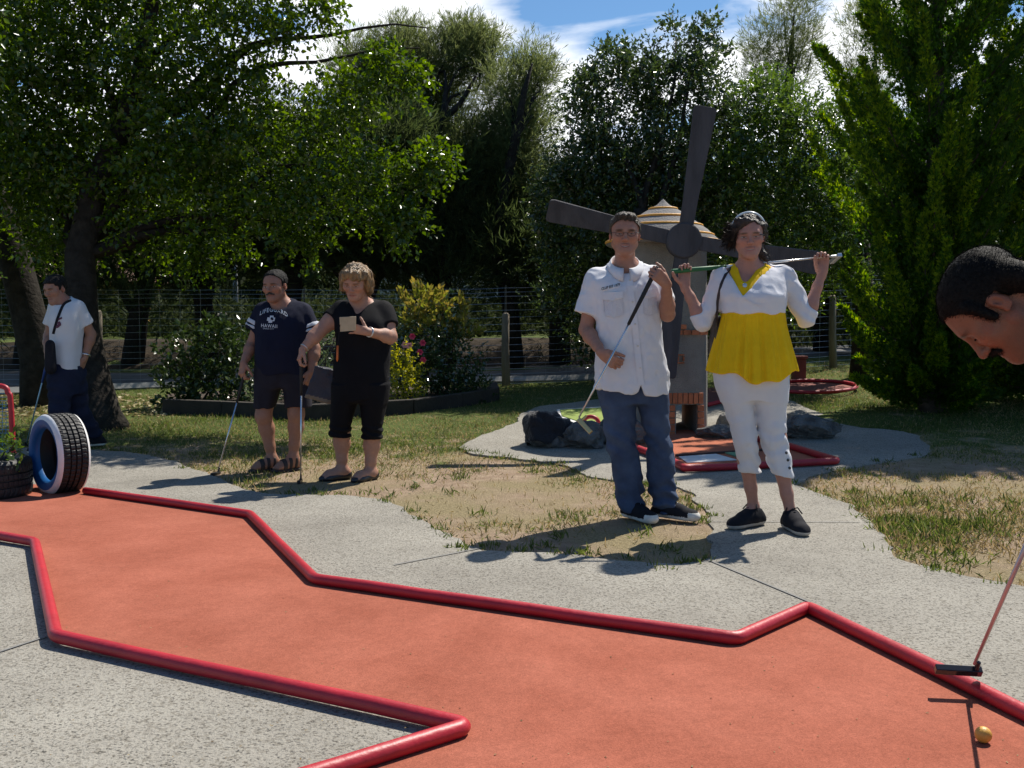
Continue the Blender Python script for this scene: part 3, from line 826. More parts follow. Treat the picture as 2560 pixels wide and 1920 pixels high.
def hand(w, f, n, t, s=1.0, curl=(50, 55, 60, 65), spread=.10, thumb=(.55, .6, .5), tcurl=30, mcp=.6):
    """hand: wrist w, pointing f, palm facing n, thumb side t"""
    f = nrm(f); n = nrm(n - f*(np.dot(n, f))); t = nrm(t - f*np.dot(t, f) - n*np.dot(t, n)); w = np.asarray(w, float); o = []
    p = lambda a, b, c: w + (f*a + t*b + n*c)*s
    o.append(rc(p(-.015, 0, 0), p(.02, 0, 0), .026*s, .029*s, flat=(n, 1.35)))
    for b in (-.026, -.009, .009, .026): o.append(rc(p(.012, b*.62, .0), p(.082, b, .0), .0155*s, .0125*s, flat=(n, 1.05)))
    o.append(el(p(.035, .022, .008), np.array([.030, .018, .016])*s, np.stack([f, t, n], 1)))
    fl = ((.026, .043, .026, .021), (.009, .047, .030, .022), (-.009, .044, .028, .022), (-.026, .034, .021, .019))
    fing = []
    for i, (b, l1, l2, l3) in enumerate(fl):
        c = curl[i]; a = R(c*mcp); d0 = nrm(f + t*b*spread/.026*1.0)
        q = p(.084 - abs(b + .004)*.25, b, 0); r_ = (.0092, .0095, .0090, .0078)[i]
        for l, kk, ra, rb in ((l1, 1.0, 1.0, .93), (l2, 1.0, .93, .84), (l3, .7, .84, .68)):
            d = d0*math.cos(a) + n*math.sin(a); e = q + d*l*s; fing.append(rc(q, e, r_*ra*s, r_*rb*s)); q = e; a += R(c*kk)
    q = p(.018, .026, .008); d = nrm(t*thumb[0] + f*thumb[1] + n*thumb[2]); th = []
    for l, ra, rb in ((.040, .0145, .0115), (.030, .0112, .0100), (.025, .0100, .0078)):
        e = q + d*l*s; th.append(rc(q, e, ra*s, rb*s)); q = e; d = nrm(d + (n*.5 - t*.55 + f*.35)*math.tan(R(tcurl))*.8)
    return [(p_, .010) for p_ in o] + [(p_, .0035) for p_ in fing] + [(p_, .005) for p_ in th]

def arm(sh, elb, wr, r=(.052, .043, .040, .026), k=1.0):
    sh, elb, wr = map(lambda v: np.asarray(v, float), (sh, elb, wr)); a = sh + (elb - sh)*.45; b = elb + (wr - elb)*.28; c = elb + (wr - elb)*.7
    return [(rc(sh, a, r[0]*k, r[1]*1.12*k), .03), (rc(a, elb, r[1]*1.12*k, r[1]*.95*k), .03), (rc(elb, b, r[1]*.93*k, r[2]*1.08*k), .02), (rc(b, c, r[2]*1.08*k, r[3]*1.12*k), .02), (rc(c, wr, r[3]*1.12*k, r[3]*k, flat=None), .02)]

def leg(hip, kn, an, r=(.085, .057, .056, .036), k=1.0, front=(0, -1, 0)):
    hip, kn, an = map(lambda v: np.asarray(v, float), (hip, kn, an)); fr = np.asarray(front, float)
    c1 = kn + (an - kn)*.30 - fr*.018; c2 = kn + (an - kn)*.72 - fr*.006
    return [(rc(hip, kn, r[0]*k, r[1]*k), .03), (el(kn + fr*.012, np.array([.052, .05, .06])*k), .03), (rc(kn, c1, r[1]*.93*k, r[2]*k), .03), (rc(c1, c2, r[2]*k, r[3]*1.08*k), .03), (rc(c2, an, r[3]*1.08*k, r[3]*.95*k), .02)]

def foot(an, d, L_=.25, h=.0, k=1.0):
    """bare foot under ankle an, pointing d (horizontal)"""
    d = nrm([d[0], d[1], 0]); an = np.asarray(an, float); z0 = h; s = np.array([-d[1], d[0], 0])
    P = lambda a, b, z: np.array([an[0], an[1], 0]) + d*a*L_ + s*b + np.array([0, 0, z0 + z])
    o = [(rc(an, P(-.10, 0, .045), .034*k, .034*k), .03), (rc(P(-.14, 0, .036), P(.42, 0, .030), .034*k, .036*k), .03), (rc(an - np.array([0, 0, .015]), P(.42, 0, .032), .034*k, .027*k), .04),
         (el(P(.45, 0, .026), np.array([.055, .044, .022])*k, np.stack([d, s, [0, 0, 1]], 1)), .02)]
    for i in range(5): o.append((rc(P(.52, -.034 + .017*i, .02), P(.66 - .025*abs(i - 1.5), -.034 + .017*i, .016), .011*k, .0095*k), .006))
    return o

def sneaker(parent, an, d, gz, L_=.29, w=.050, up=None, sole=None, toe=None, lace=None, name='shoe', toecap=True, h=.085):
    d = nrm([d[0], d[1], 0]); s = np.array([-d[1], d[0], 0]); an = np.asarray(an, float)
    P = lambda a, b, z: np.array([an[0], an[1], gz]) + d*a*L_ + s*b + np.array([0, 0, z]); B = np.stack([d, s, [0, 0, 1]], 1)
    pr = [(rc(P(-.14, 0, .045), P(.10, 0, .050), .040, .042), .02), (rc(P(.1, 0, .045), P(.62, 0, .030), .045, .034, flat=(s, .86)), .03), (rc(P(-.08, 0, .06), P(-.04, 0, h), .040, .042), .02), (rc(P(.06, 0, .068), P(.34, 0, .055), .036, .03), .03),
          (el(P(.50, 0, .024), (.080, w*.94, .031), B), .02), (el(P(-.16, 0, .03), (.05, .040, .032), B), .02)]
    sl = [(rc(P(-.13, 0, .012), P(.16, 0, .012), .041, .041, flat=(np.array([0, 0, 1.]), 3.0)), .01), (rc(P(.16, 0, .012), P(.50, 0, .012), .041, w, flat=(np.array([0, 0, 1.]), 3.2)), .01), (rc(P(.50, 0, .012), P(.60, 0, .014), w, w*.8, flat=(np.array([0, 0, 1.]), 3.2)), .01)]
    g = Grid.around([p for p, _ in pr + sl], .0045)
    for p, k in pr: g.add(p, k)
    for p, k in sl: g.add(p, .004)
    g.keep(lambda X, Y, Z: (gz + .001) - Z)
    g.sub(rc(P(-.06, 0, h + .02), P(-.05, 0, h - .01), .030, .026), .008)
    def mf(C):
        q = (C - P(0, 0, 0)) @ B; m = np.zeros(len(C), int); m[q[:, 2] < .024] = 1
        if toecap: m[(q[:, 0] > .585*L_) & (q[:, 2] < .05)] = 1
        return m
    sh = solid(name, g, up, parent, mats=[up, sole], mfun=mf)
    if lace is not None:
        mb = MB()
        for i in range(4):
            a = .08 + .085*i; z = .112 - .0125*i; mb.tube([P(a, -.030, z - .014), P(a + .02, 0, z + .006), P(a, .030, z - .014)], .0045, 5)
        mb.tube([P(.08, 0, .118), P(.05, .03, .122), P(.12, .05, .09)], .004, 5); mb.tube([P(.08, 0, .118), P(.05, -.03, .122), P(.12, -.05, .09)], .004, 5)
        mb.build('laces', lace, sh, smooth=True)
    return sh

def crease(x, y, z, f, amp, seed=0.0):
    """sharp little folds: ridged noise"""
    a = vnoise(x*f + seed, y*f, z*f*.8 + seed) + .5*vnoise(x*f*2.1, y*f*2.1 + seed, z*f*1.7)
    return amp*(np.abs(a) - .35)

def wrinkle(ax, f=(1, 1, 1), amp=.004, freq=30.0, seed=0.0):
    return lambda x, y, z: amp*vnoise(x*freq*f[0] + seed, y*freq*f[1] + seed*2.1, z*freq*f[2])

def putter(name, label, top, bot, face, grip=.26, shaft_m=None, grip_m=None, head_m=None, head_l=.11, toe=1, group='minigolf putters', heavy=1.0, gz=None):
    """club from grip end `top` to the sole `bot`; head runs along `face`"""
    top, bot = np.asarray(top, float), np.asarray(bot, float); t = thing(name, bot, label, 'putter', group)
    d = nrm(bot - top); g1 = top + d*grip
    mb = MB(); mb.tube([top, top + d*.012, top + d*grip*.5, g1], [.0115, .0135, .0125, .0095], 10); mb.build('grip', grip_m, t, smooth=True)
    f = nrm(face); hz = bot + np.array([0, 0, .030]) if abs(d[2]) > .3 else bot - d*.03
    mb = MB(); mb.tube([g1 - d*.01, g1 + (hz - g1)*.5, hz], [.0068, .0060, .0050], 8); mb.build('shaft', shaft_m, t, smooth=True)
    u = nrm(-d - f*np.dot(-d, f)); s = np.cross(f, u); M = Matrix((tuple(f), tuple(s), tuple(u))).transposed().to_4x4(); M.translation = Vector(tuple(bot))
    mb = MB(); l = head_l*toe
    a, b = min(-.018, l), max(-.018*toe, l)
    if toe < 0: a, b = l, .018
    mb.box((a, -.011*heavy, .001), (b, .011*heavy, .026), M); mb.tube([M @ Vector((0, 0, .02)), M @ Vector((0, 0, .06))], [.009, .0065], 8)
    mb.build('club_head', head_m, t, bevel=.004)
    return t
BARK_DARK = mat('dark_bark', (.030, .026, .022), .95, .45, 9, .9, 25, spec=.1, detail=8)
BARK_GREY = mat('grey_bark', (.075, .062, .05), .95, .4, 9, .9, 30, spec=.1, detail=8)
L_BROAD = leaf_mat('broad_leaf', (.022, .050, .005), (.075, .130, .012), .25, .48, .6)
L_OAK = leaf_mat('evergreen_leaf', (.022, .042, .013), (.065, .10, .028), .24, .30, .8)
L_LIME = leaf_mat('bright_evergreen_leaf', (.034, .070, .012), (.095, .155, .03), .25, .38, .8)
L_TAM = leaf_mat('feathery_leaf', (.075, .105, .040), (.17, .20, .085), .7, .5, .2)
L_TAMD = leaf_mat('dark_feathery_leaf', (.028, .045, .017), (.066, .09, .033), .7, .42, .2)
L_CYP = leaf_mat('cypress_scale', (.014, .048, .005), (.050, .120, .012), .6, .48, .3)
L_CYPY = leaf_mat('cypress_growth_and_glow', (.060, .135, .008), (.19, .27, .018), .6, .60, .3)

# ================================================================== big broadleaf tree, left
def tree(name, base, label, trunk_pts, trunk_r, limbs, bark, group='trees round the golf ground'):
    t = thing(name, base, label, 'tree', group)
    mb = MB()
    mb.tube(trunk_pts, trunk_r, 14)
    for p, r0 in limbs:
        k = len(p); mb.tube(p, [r0 * (1 - .88 * i / (k - 1)) for i in range(k)], 6)
    mb.build('trunk', bark, t, smooth=True)
    return t

def A(px, py, Y): return at(px, py, Y)

b = gp(232, 1068)
tp = [b + np.array([.02, 0, -.1]), b + np.array([0, 0, .15]), b + np.array([-.02, .02, .5]), A(205, 820, b[1]+.05), A(200, 640, b[1]+.15), A(235, 470, b[1]+.3), A(300, 330, b[1]+.4), A(350, 180, b[1]+.5), A(380, 20, b[1]+.6), A(400, -200, b[1]+.8)]
CL = [(-60, -60, 12.2, 250, 1.3), (150, -20, 11.6, 210, 1.2), (380, -40, 12, 210, 1.2), (600, -70, 11.6, 190, 1.1), (770, -90, 11.8, 120, .9),
      (30, 190, 11.2, 190, 1.2), (230, 200, 11.8, 190, 1.2), (430, 190, 11.3, 180, 1.1), (600, 110, 11.7, 120, .8), (610, 250, 11.6, 130, .9), (800, 30, 11.5, 62, .5), (700, 75, 11.3, 60, .45),
      (60, 400, 11.4, 180, 1.1), (260, 420, 11.6, 170, 1.1), (450, 390, 11.2, 170, 1.1), (640, 400, 11.3, 160, 1.0), (790, 330, 11.5, 135, .9), (870, 235, 11.3, 105, .7), (960, 160, 11.2, 75, .5), (1020, 200, 11.2, 50, .4),
      (150, 560, 11.9, 150, .9), (400, 560, 11.8, 140, .9), (560, 560, 11.4, 100, .8), (700, 540, 11.1, 105, .8), (830, 470, 11.0, 120, .8), (950, 430, 11.0, 95, .6), (1050, 430, 11.0, 50, .4), (960, 540, 10.9, 72, .5), (770, 600, 11.2, 60, .4), (-120, 350, 12, 200, 1.2), (-150, 600, 12, 160, 1.0), (500, 640, 11.5, 45, .3), (1090, 395, 11.0, 26, .2), (1020, 560, 10.8, 28, .25)]
C, Rr, nt = [], [], []
for px, py, Y, rpx, ry in CL:
    Y = Y - .75; c = A(px, py, Y); r_ = max(20, rpx - 38) / FPX * Y
    C.append(c); Rr.append(np.array([r_, ry * .8, r_ * .88])); nt.append(int(70 + (1150 if px < 560 else 800) * r_ * r_))
tips = [A(x, y, Y) for x, y, Y in [(620, 330, 11.6), (860, 300, 11.4), (1050, 120, 11.2), (1070, 70, 11.3), (780, 560, 11.1), (1000, 440, 11.0), (120, 120, 11.6), (560, 60, 11.6), (760, 90, 11.4), (-100, 300, 11.8), (430, 520, 11.5), (60, 520, 11.4), (990, 540, 10.9)]]
st = [tp[4], tp[5], tp[5], tp[6], tp[4], tp[4], tp[6], tp[7], tp[6], tp[5], tp[4], tp[4], tp[4]]
lb = [(limb_paths(s, [t_], .14, 12)[0], .055) for s, t_ in zip(st, tips)]
lt = tree('broadleaf_tree', b, 'large spreading broadleaf tree with glossy leaves and flared dark trunk behind the standing tyre', tp, [.40, .28, .20, .165, .15, .13, .11, .09, .07, .04], lb, BARK_DARK)
P, D = twig_leaves(C, Rr, nt, 8, .30, droop=.25, up=.15)
print('broad leaves', len(P))
Nn = unit(rand_dirs(len(P)) + np.array([0, 0, .9]))
leaves('crown', P, D, Nn, rng.uniform(.042, .082, len(P)), rng.uniform(.030, .052, len(P)), L_BROAD, lt, fold=.14, curl=.12)

# slender second trunk at the left edge, leaning
b = gp(105, 1012)
tp = [b + np.array([0, 0, -.1]), A(98, 900, b[1]), A(70, 780, b[1]), A(40, 660, b[1]+.1), A(10, 560, b[1]+.2), A(-40, 420, b[1]+.3), A(-80, 200, b[1]+.4)]
t2 = tree('broadleaf_tree', b, 'leaning dark trunk at the left edge behind the man in the white tee', tp, [.26, .22, .2, .19, .17, .14, .1], [(limb_paths(tp[3], [A(150, 520, 13)], .1)[0], .08)], BARK_DARK)
C2 = [A(-150, 300, 13.5), A(60, 330, 14), A(-200, 120, 13.5), A(200, 480, 14), A(20, 520, 14.2)]; R2 = [np.array([1.3, 1.2, 1.1])] * 3 + [np.array([.9, .8, .6])] * 2
P, D = twig_leaves(C2, R2, [520, 520, 520, 300, 300], 7, .3, droop=.2)
leaves('crown', P, D, unit(rand_dirs(len(P)) + np.array([0, 0, .6])), rng.uniform(.05, .085, len(P)), rng.uniform(.035, .055, len(P)), L_BROAD, t2, fold=.14, curl=.1)

# ================================================================== evergreen trees behind the windmill
def dense(name, label, base, clumps, leaf, ll, lw, per_m2, bark, limbs=(), tw=.22, per=9):
    t = tree(name, base, label, [base + np.array([0, 0, -.1]), base + np.array([.05, 0, 1.0]), base + np.array([0, .1, 2.4])], [.16, .13, .09], [(limb_paths(base + np.array([0, 0, 1.0]), [q], .15)[0], .06) for q in limbs], bark)
    C, Rr, nt = [], [], []
    for px, py, Y, rpx, ry in clumps:
        r_ = max(18, rpx - 22) / FPX * Y
        C.append(A(px, py, Y)); Rr.append(np.array([r_, ry, r_])); nt.append(int(10 + per_m2 * r_ * r_))
    P, D = twig_leaves(C, Rr, nt, per, tw, up=.55, outward=.9, leafang=.6)
    print(name, len(P))
    ln, wn = rng.uniform(ll*.7, ll*1.25, len(P)), rng.uniform(lw*.8, lw*1.2, len(P))
    Pi, Di = twig_leaves(C, [q * .66 for q in Rr], [max(6, k // 3) for k in nt], per, tw)
    P, D = np.concatenate([P, Pi]), np.concatenate([D, Di]); ln = np.concatenate([ln, rng.uniform(ll*1.2, ll*1.7, len(Pi))]); wn = np.concatenate([wn, rng.uniform(lw*1.6, lw*2.4, len(Pi))])
    leaves('crown', P, D, unit(rand_dirs(len(P)) + np.array([0, 0, .5])), ln, wn, leaf, t, fold=.12)
    return t
Y0 = 14.2
dense('evergreen_tree', 'tall dense dark evergreen tree with small shiny leaves right behind the windmill', gp(1600, 985), [
    (1430, 480, Y0, 115, .9), (1410, 620, Y0, 90, .8), (1530, 560, Y0, 150, 1.0), (1500, 400, Y0, 150, 1.0), (1480, 260, Y0+.3, 110, .8), (1560, 180, Y0+.3, 85, .7), (1520, 130, Y0+.3, 45, .4), (1480, 190, Y0+.2, 50, .4), (1650, 430, Y0, 170, 1.1), (1640, 250, Y0+.2, 120, .8),
    (1740, 110, Y0+.3, 62, .45), (1770, 70, Y0+.3, 42, .3), (1680, 70, Y0+.3, 34, .3), (1700, 170, Y0+.2, 60, .5), (1760, 200, Y0, 85, .7), (1780, 330, Y0, 130, .9), (1760, 500, Y0, 150, 1.0), (1640, 620, Y0+.2, 130, .9), (1400, 450, Y0+.2, 50, .5), (1350, 490, Y0, 40, .4), (1355, 560, Y0+.2, 50, .5), (1620, 150, Y0+.2, 55, .4), (1800, 130, Y0+.3, 26, .2), (1480, 700, Y0+.3, 90, .7), (1400, 740, Y0+.4, 90, .7), (1560, 740, Y0+.3, 120, .8), (1700, 740, Y0+.3, 120, .8), (1480, 840, Y0+.4, 90, .7), (1620, 850, Y0+.4, 110, .7), (1740, 640, Y0+.3, 120, .8)],
    L_OAK, .060, .026, 950, BARK_DARK, [A(1740, 130, Y0+.3), A(1500, 250, Y0), A(1650, 300, Y0), A(1690, 90, Y0+.3)])
Y1 = 13.6
dense('evergreen_tree', 'broad lighter green evergreen bush with shiny leaves above the woman in yellow', gp(2150, 945), [
    (1900, 330, Y1, 130, .9), (1880, 240, Y1+.2, 70, .6), (1930, 215, Y1+.2, 55, .5), (2010, 320, Y1, 110, .8), (2080, 300, Y1+.2, 60, .5), (1850, 440, Y1, 130, .9), (1980, 460, Y1, 140, 1.0), (2090, 420, Y1, 110, .8), (1900, 590, Y1, 130, .9), (2040, 600, Y1, 130, .9), (2140, 540, Y1+.2, 100, .8), (2120, 280, Y1+.4, 40, .3), (1960, 250, Y1+.3, 50, .4), (2160, 380, Y1+.4, 60, .6), (1850, 700, Y1+.3, 110, .8), (1980, 720, Y1+.5, 100, .7), (2100, 690, Y1+.4, 90, .7), (1860, 820, Y1+.5, 80, .6)],
    L_LIME, .056, .023, 950, BARK_DARK, [A(1900, 280, Y1), A(2050, 330, Y1)])

# ================================================================== feathery tamarisks
def feather(name, label, base, trunk, tr, limbs, clumps, leaf, dens=2500, strand=.16, wid=.0085, bark=BARK_DARK):
    t = tree(name, base, label, trunk, tr, limbs, bark)
    Ps, Ds = [], []
    for px, py, Y, rpx, ry in clumps:
        r_ = rpx / FPX * Y; c = A(px, py, Y); k = int(30 + dens * r_ * r_)
        u = rand_dirs(k) * (rng.random((k, 1)) ** .5); u = u * (1.08 + .42 * vnoise(u[:, 0]*3 + c[0], u[:, 1]*3, u[:, 2]*3)[:, None])
        p = c + u * np.array([r_, ry, r_]); d = unit(u * .6 + rand_dirs(k) * .5 + np.array([.1, 0, .55]))
        for i in range(9):
            s = rng.random(k)[:, None] * .30
            Ps.append(p + d * s); Ds.append(unit(d + rand_dirs(k) * .55))
    P, D = np.concatenate(Ps), np.concatenate(Ds)
    print(name, len(P))
    leaves('crown', P, D, rand_dirs(len(P)), rng.uniform(strand*.4, strand, len(P)), rng.uniform(wid*.7, wid*1.4, len(P)), leaf, t, fold=0, curl=.15)
    return t
Y = 19.0
b = gp(1110, 925); k1 = A(1105, 560, Y); k2 = A(1070, 360, Y)
trk = [b + np.array([0, 0, -.1]), A(1112, 760, b[1]), A(1108, 600, b[1]+.3), A(1085, 460, b[1]+.5), A(1075, 370, b[1]+.6), A(1100, 310, b[1]+.6), A(1150, 260, b[1]+.6), A(1190, 190, b[1]+.6)]
lm = [(limb_paths(trk[4], [q], .18, 12)[0], .042) for q in (A(1000, 270, Y), A(1020, 140, Y), A(1220, 130, Y), A(1130, 120, Y), A(950, 330, Y))] + [(limb_paths(trk[5], [q], .15)[0], .045) for q in (A(1180, 130, Y), A(1100, 150, Y))]
feather('tamarisk_tree', 'tall feathery tree with a forked dark trunk against the sky left of centre', b, trk, [.17, .13, .115, .10, .085, .065, .05, .025], lm, [
    (1000, 190, Y, 85, .7), (1090, 170, Y, 80, .7), (1160, 130, Y, 60, .5), (1200, 190, Y, 60, .5), (930, 260, Y, 80, .7), (1040, 260, Y, 60, .5), (960, 350, Y, 90, .8), (1180, 110, Y, 40, .4), (1225, 120, Y, 32, .3), (900, 180, Y, 70, .6), (1110, 250, Y+.4, 45, .5), (1000, 420, Y, 90, .8), (880, 420, Y+1, 90, .8), (1140, 100, Y, 28, .3), (1010, 110, Y, 45, .4), (960, 170, Y, 55, .5), (1060, 330, Y, 60, .6), (1130, 330, Y+.3, 60, .6), (1100, 430, Y+.3, 80, .7), (1020, 520, Y, 90, .8), (930, 520, Y+.4, 90, .8)], L_TAM)
Y = 18.0
b = gp(1290, 920); trk = [b + np.array([0, 0, -.1]), A(1275, 760, b[1]), A(1240, 620, b[1]), A(1262, 480, b[1]), A(1290, 340, b[1]), A(1310, 230, b[1]), A(1330, 160, b[1])]
lm = [(limb_paths(trk[4], [q], .18)[0], .05) for q in (A(1250, 230, Y), A(1360, 180, Y), A(1345, 290, Y))] + [(limb_paths(trk[2], [q], .15)[0], .06) for q in (A(1180, 560, Y), A(1330, 500, Y))]
feather('tamarisk_tree', 'slimmer feathery tree with drooping tips in front of blue sky at centre', b, trk, [.16, .14, .12, .1, .08, .05, .02], lm, [
    (1330, 170, Y, 45, .5), (1290, 220, Y, 55, .6), (1350, 210, Y, 38, .4), (1270, 310, Y, 75, .7), (1320, 300, Y, 55, .5), (1290, 400, Y, 90, .8), (1180, 420, Y, 80, .7), (1230, 480, Y+.4, 100, .9), (1330, 480, Y, 70, .7), (1240, 380, Y, 70, .6), (1130, 540, Y, 90, .8), (1300, 600, Y, 90, .8), (1160, 640, Y, 90, .8), (1370, 620, Y, 80, .7)], L_TAM)
Y = 22.0
b = gp(1940, 900); trk = [b + np.array([0, 0, -.1]), A(1950, 600, Y), A(1960, 300, Y), A(1975, 160, Y), A(1985, 40, Y)]
feather('tamarisk_tree', 'thin wispy grey green tree top rising behind the bright bush at right', b, trk, [.18, .15, .1, .07, .02], [(limb_paths(trk[2], [q], .15)[0], .04) for q in (A(1910, 110, Y), A(2020, 90, Y), A(1960, 20, Y))], [
    (1985, 40, Y, 55, .6), (1920, 100, Y, 55, .6), (2010, 110, Y, 50, .6), (1965, 150, Y, 60, .6), (1890, 140, Y, 35, .4), (1990, 190, Y, 45, .5), (1900, 200, Y, 50, .5), (2005, 0, Y, 40, .5)], L_TAM, 900)
b = gp(2190, 900); trk = [b + np.array([0, 0, -.1]), A(2190, 600, Y), A(2180, 300, Y), A(2190, 120, Y)]
feather('tamarisk_tree', 'wispy bluish tree half hidden behind the left cypress', b, trk, [.18, .15, .1, .03], [(limb_paths(trk[2], [q], .15)[0], .04) for q in (A(2130, 180, Y), A(2300, 80, Y))], [
    (2160, 120, Y, 55, .6), (2130, 200, Y, 50, .6), (2180, 230, Y, 60, .7), (2310, 60, Y, 55, .6), (2330, 140, Y, 55, .6), (2140, 60, Y, 40, .5), (2210, 40, Y, 60, .6), (2160, 310, Y, 50, .5)], L_TAM, 900)

# dark back rows: low trees under the crowns
rows = [(60, 700, 20, 'dark low tree with twisting trunk far left behind the leaning trunk'), (330, 640, 19, 'dark feathery tree with a slanting trunk left of the mustached man'), (520, 600, 21, 'dark feathery tree with V shaped trunk above the man in navy'),
        (720, 560, 20, 'dark feathery tree behind the gap between the navy and black clothed pair'), (900, 560, 22, 'dark feathery tree above the woman in black'), (1050, 640, 23, 'dark feathery tree low behind the forked tall tree'), (1400, 700, 20, 'dark feathery tree left of the windmill blades'), (1700, 690, 21, 'dark feathery tree behind the windmill roof'), (2060, 690, 22, 'dark feathery tree with leaning trunk left of the cypress'), (2280, 600, 23, 'dark feathery tree behind the cypress')]
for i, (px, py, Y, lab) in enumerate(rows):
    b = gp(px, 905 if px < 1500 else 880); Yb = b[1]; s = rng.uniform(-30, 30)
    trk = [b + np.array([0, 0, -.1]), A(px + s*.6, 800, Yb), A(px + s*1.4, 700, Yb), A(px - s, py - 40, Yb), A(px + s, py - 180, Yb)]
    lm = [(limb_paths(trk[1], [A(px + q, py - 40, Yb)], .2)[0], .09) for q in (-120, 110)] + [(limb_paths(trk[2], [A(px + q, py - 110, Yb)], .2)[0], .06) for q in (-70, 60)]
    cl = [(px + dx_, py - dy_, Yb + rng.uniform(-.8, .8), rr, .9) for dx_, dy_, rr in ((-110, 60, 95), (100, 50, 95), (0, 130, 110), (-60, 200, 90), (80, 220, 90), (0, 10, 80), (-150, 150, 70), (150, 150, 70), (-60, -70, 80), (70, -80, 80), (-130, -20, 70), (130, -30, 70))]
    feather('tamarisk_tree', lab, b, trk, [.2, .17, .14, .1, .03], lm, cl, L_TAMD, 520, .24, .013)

# far wood closing the view
def wood():
    n = 42000
    x = rng.uniform(-34, 34, n); y = rng.uniform(31, 41, n)
    top = 3.6 + 1.2 * vnoise(x*.25, y*.2, 3) + .8 * vnoise(x*.9, y*.5, 9)
    z = terrain(x, y) + top * rng.random(n) ** .95
    P = np.stack([x, y, z], 1)
    o = leaves('woodland', P, unit(rand_dirs(n) + np.array([0, 0, .3])), rand_dirs(n), rng.uniform(.35, .75, n), rng.uniform(.16, .34, n), leaf_mat('far_foliage', (.018, .028, .012), (.04, .052, .02), .8, .25, .1), fold=.2, loc=(0, 31, 0))
    tag(o, 'dark mass of far woodland closing the view behind everything', 'woodland', kind='stuff')
wood()

# undergrowth behind the fence
def under():
    n = 26000
    px = rng.uniform(-200, 2300, n); Y = rng.uniform(20.6, 27, n)
    x = (px - 1280) / FPX * Y; z = terrain(x, Y) + rng.random(n) ** 1.5 * (.75 + 1.1 * np.clip(vnoise(x*.5, Y*.5, 1) + .2, 0, 1))
    P = np.stack([x, Y, z], 1)
    o = leaves('undergrowth', P, unit(rand_dirs(n) + np.array([0, 0, .6])), rand_dirs(n), rng.uniform(.12, .3, n), rng.uniform(.05, .1, n), MATS['far_foliage'], fold=.2, loc=(0, 21, 0))
    tag(o, 'tangled low undergrowth under the far trees', 'undergrowth', kind='stuff')
under()

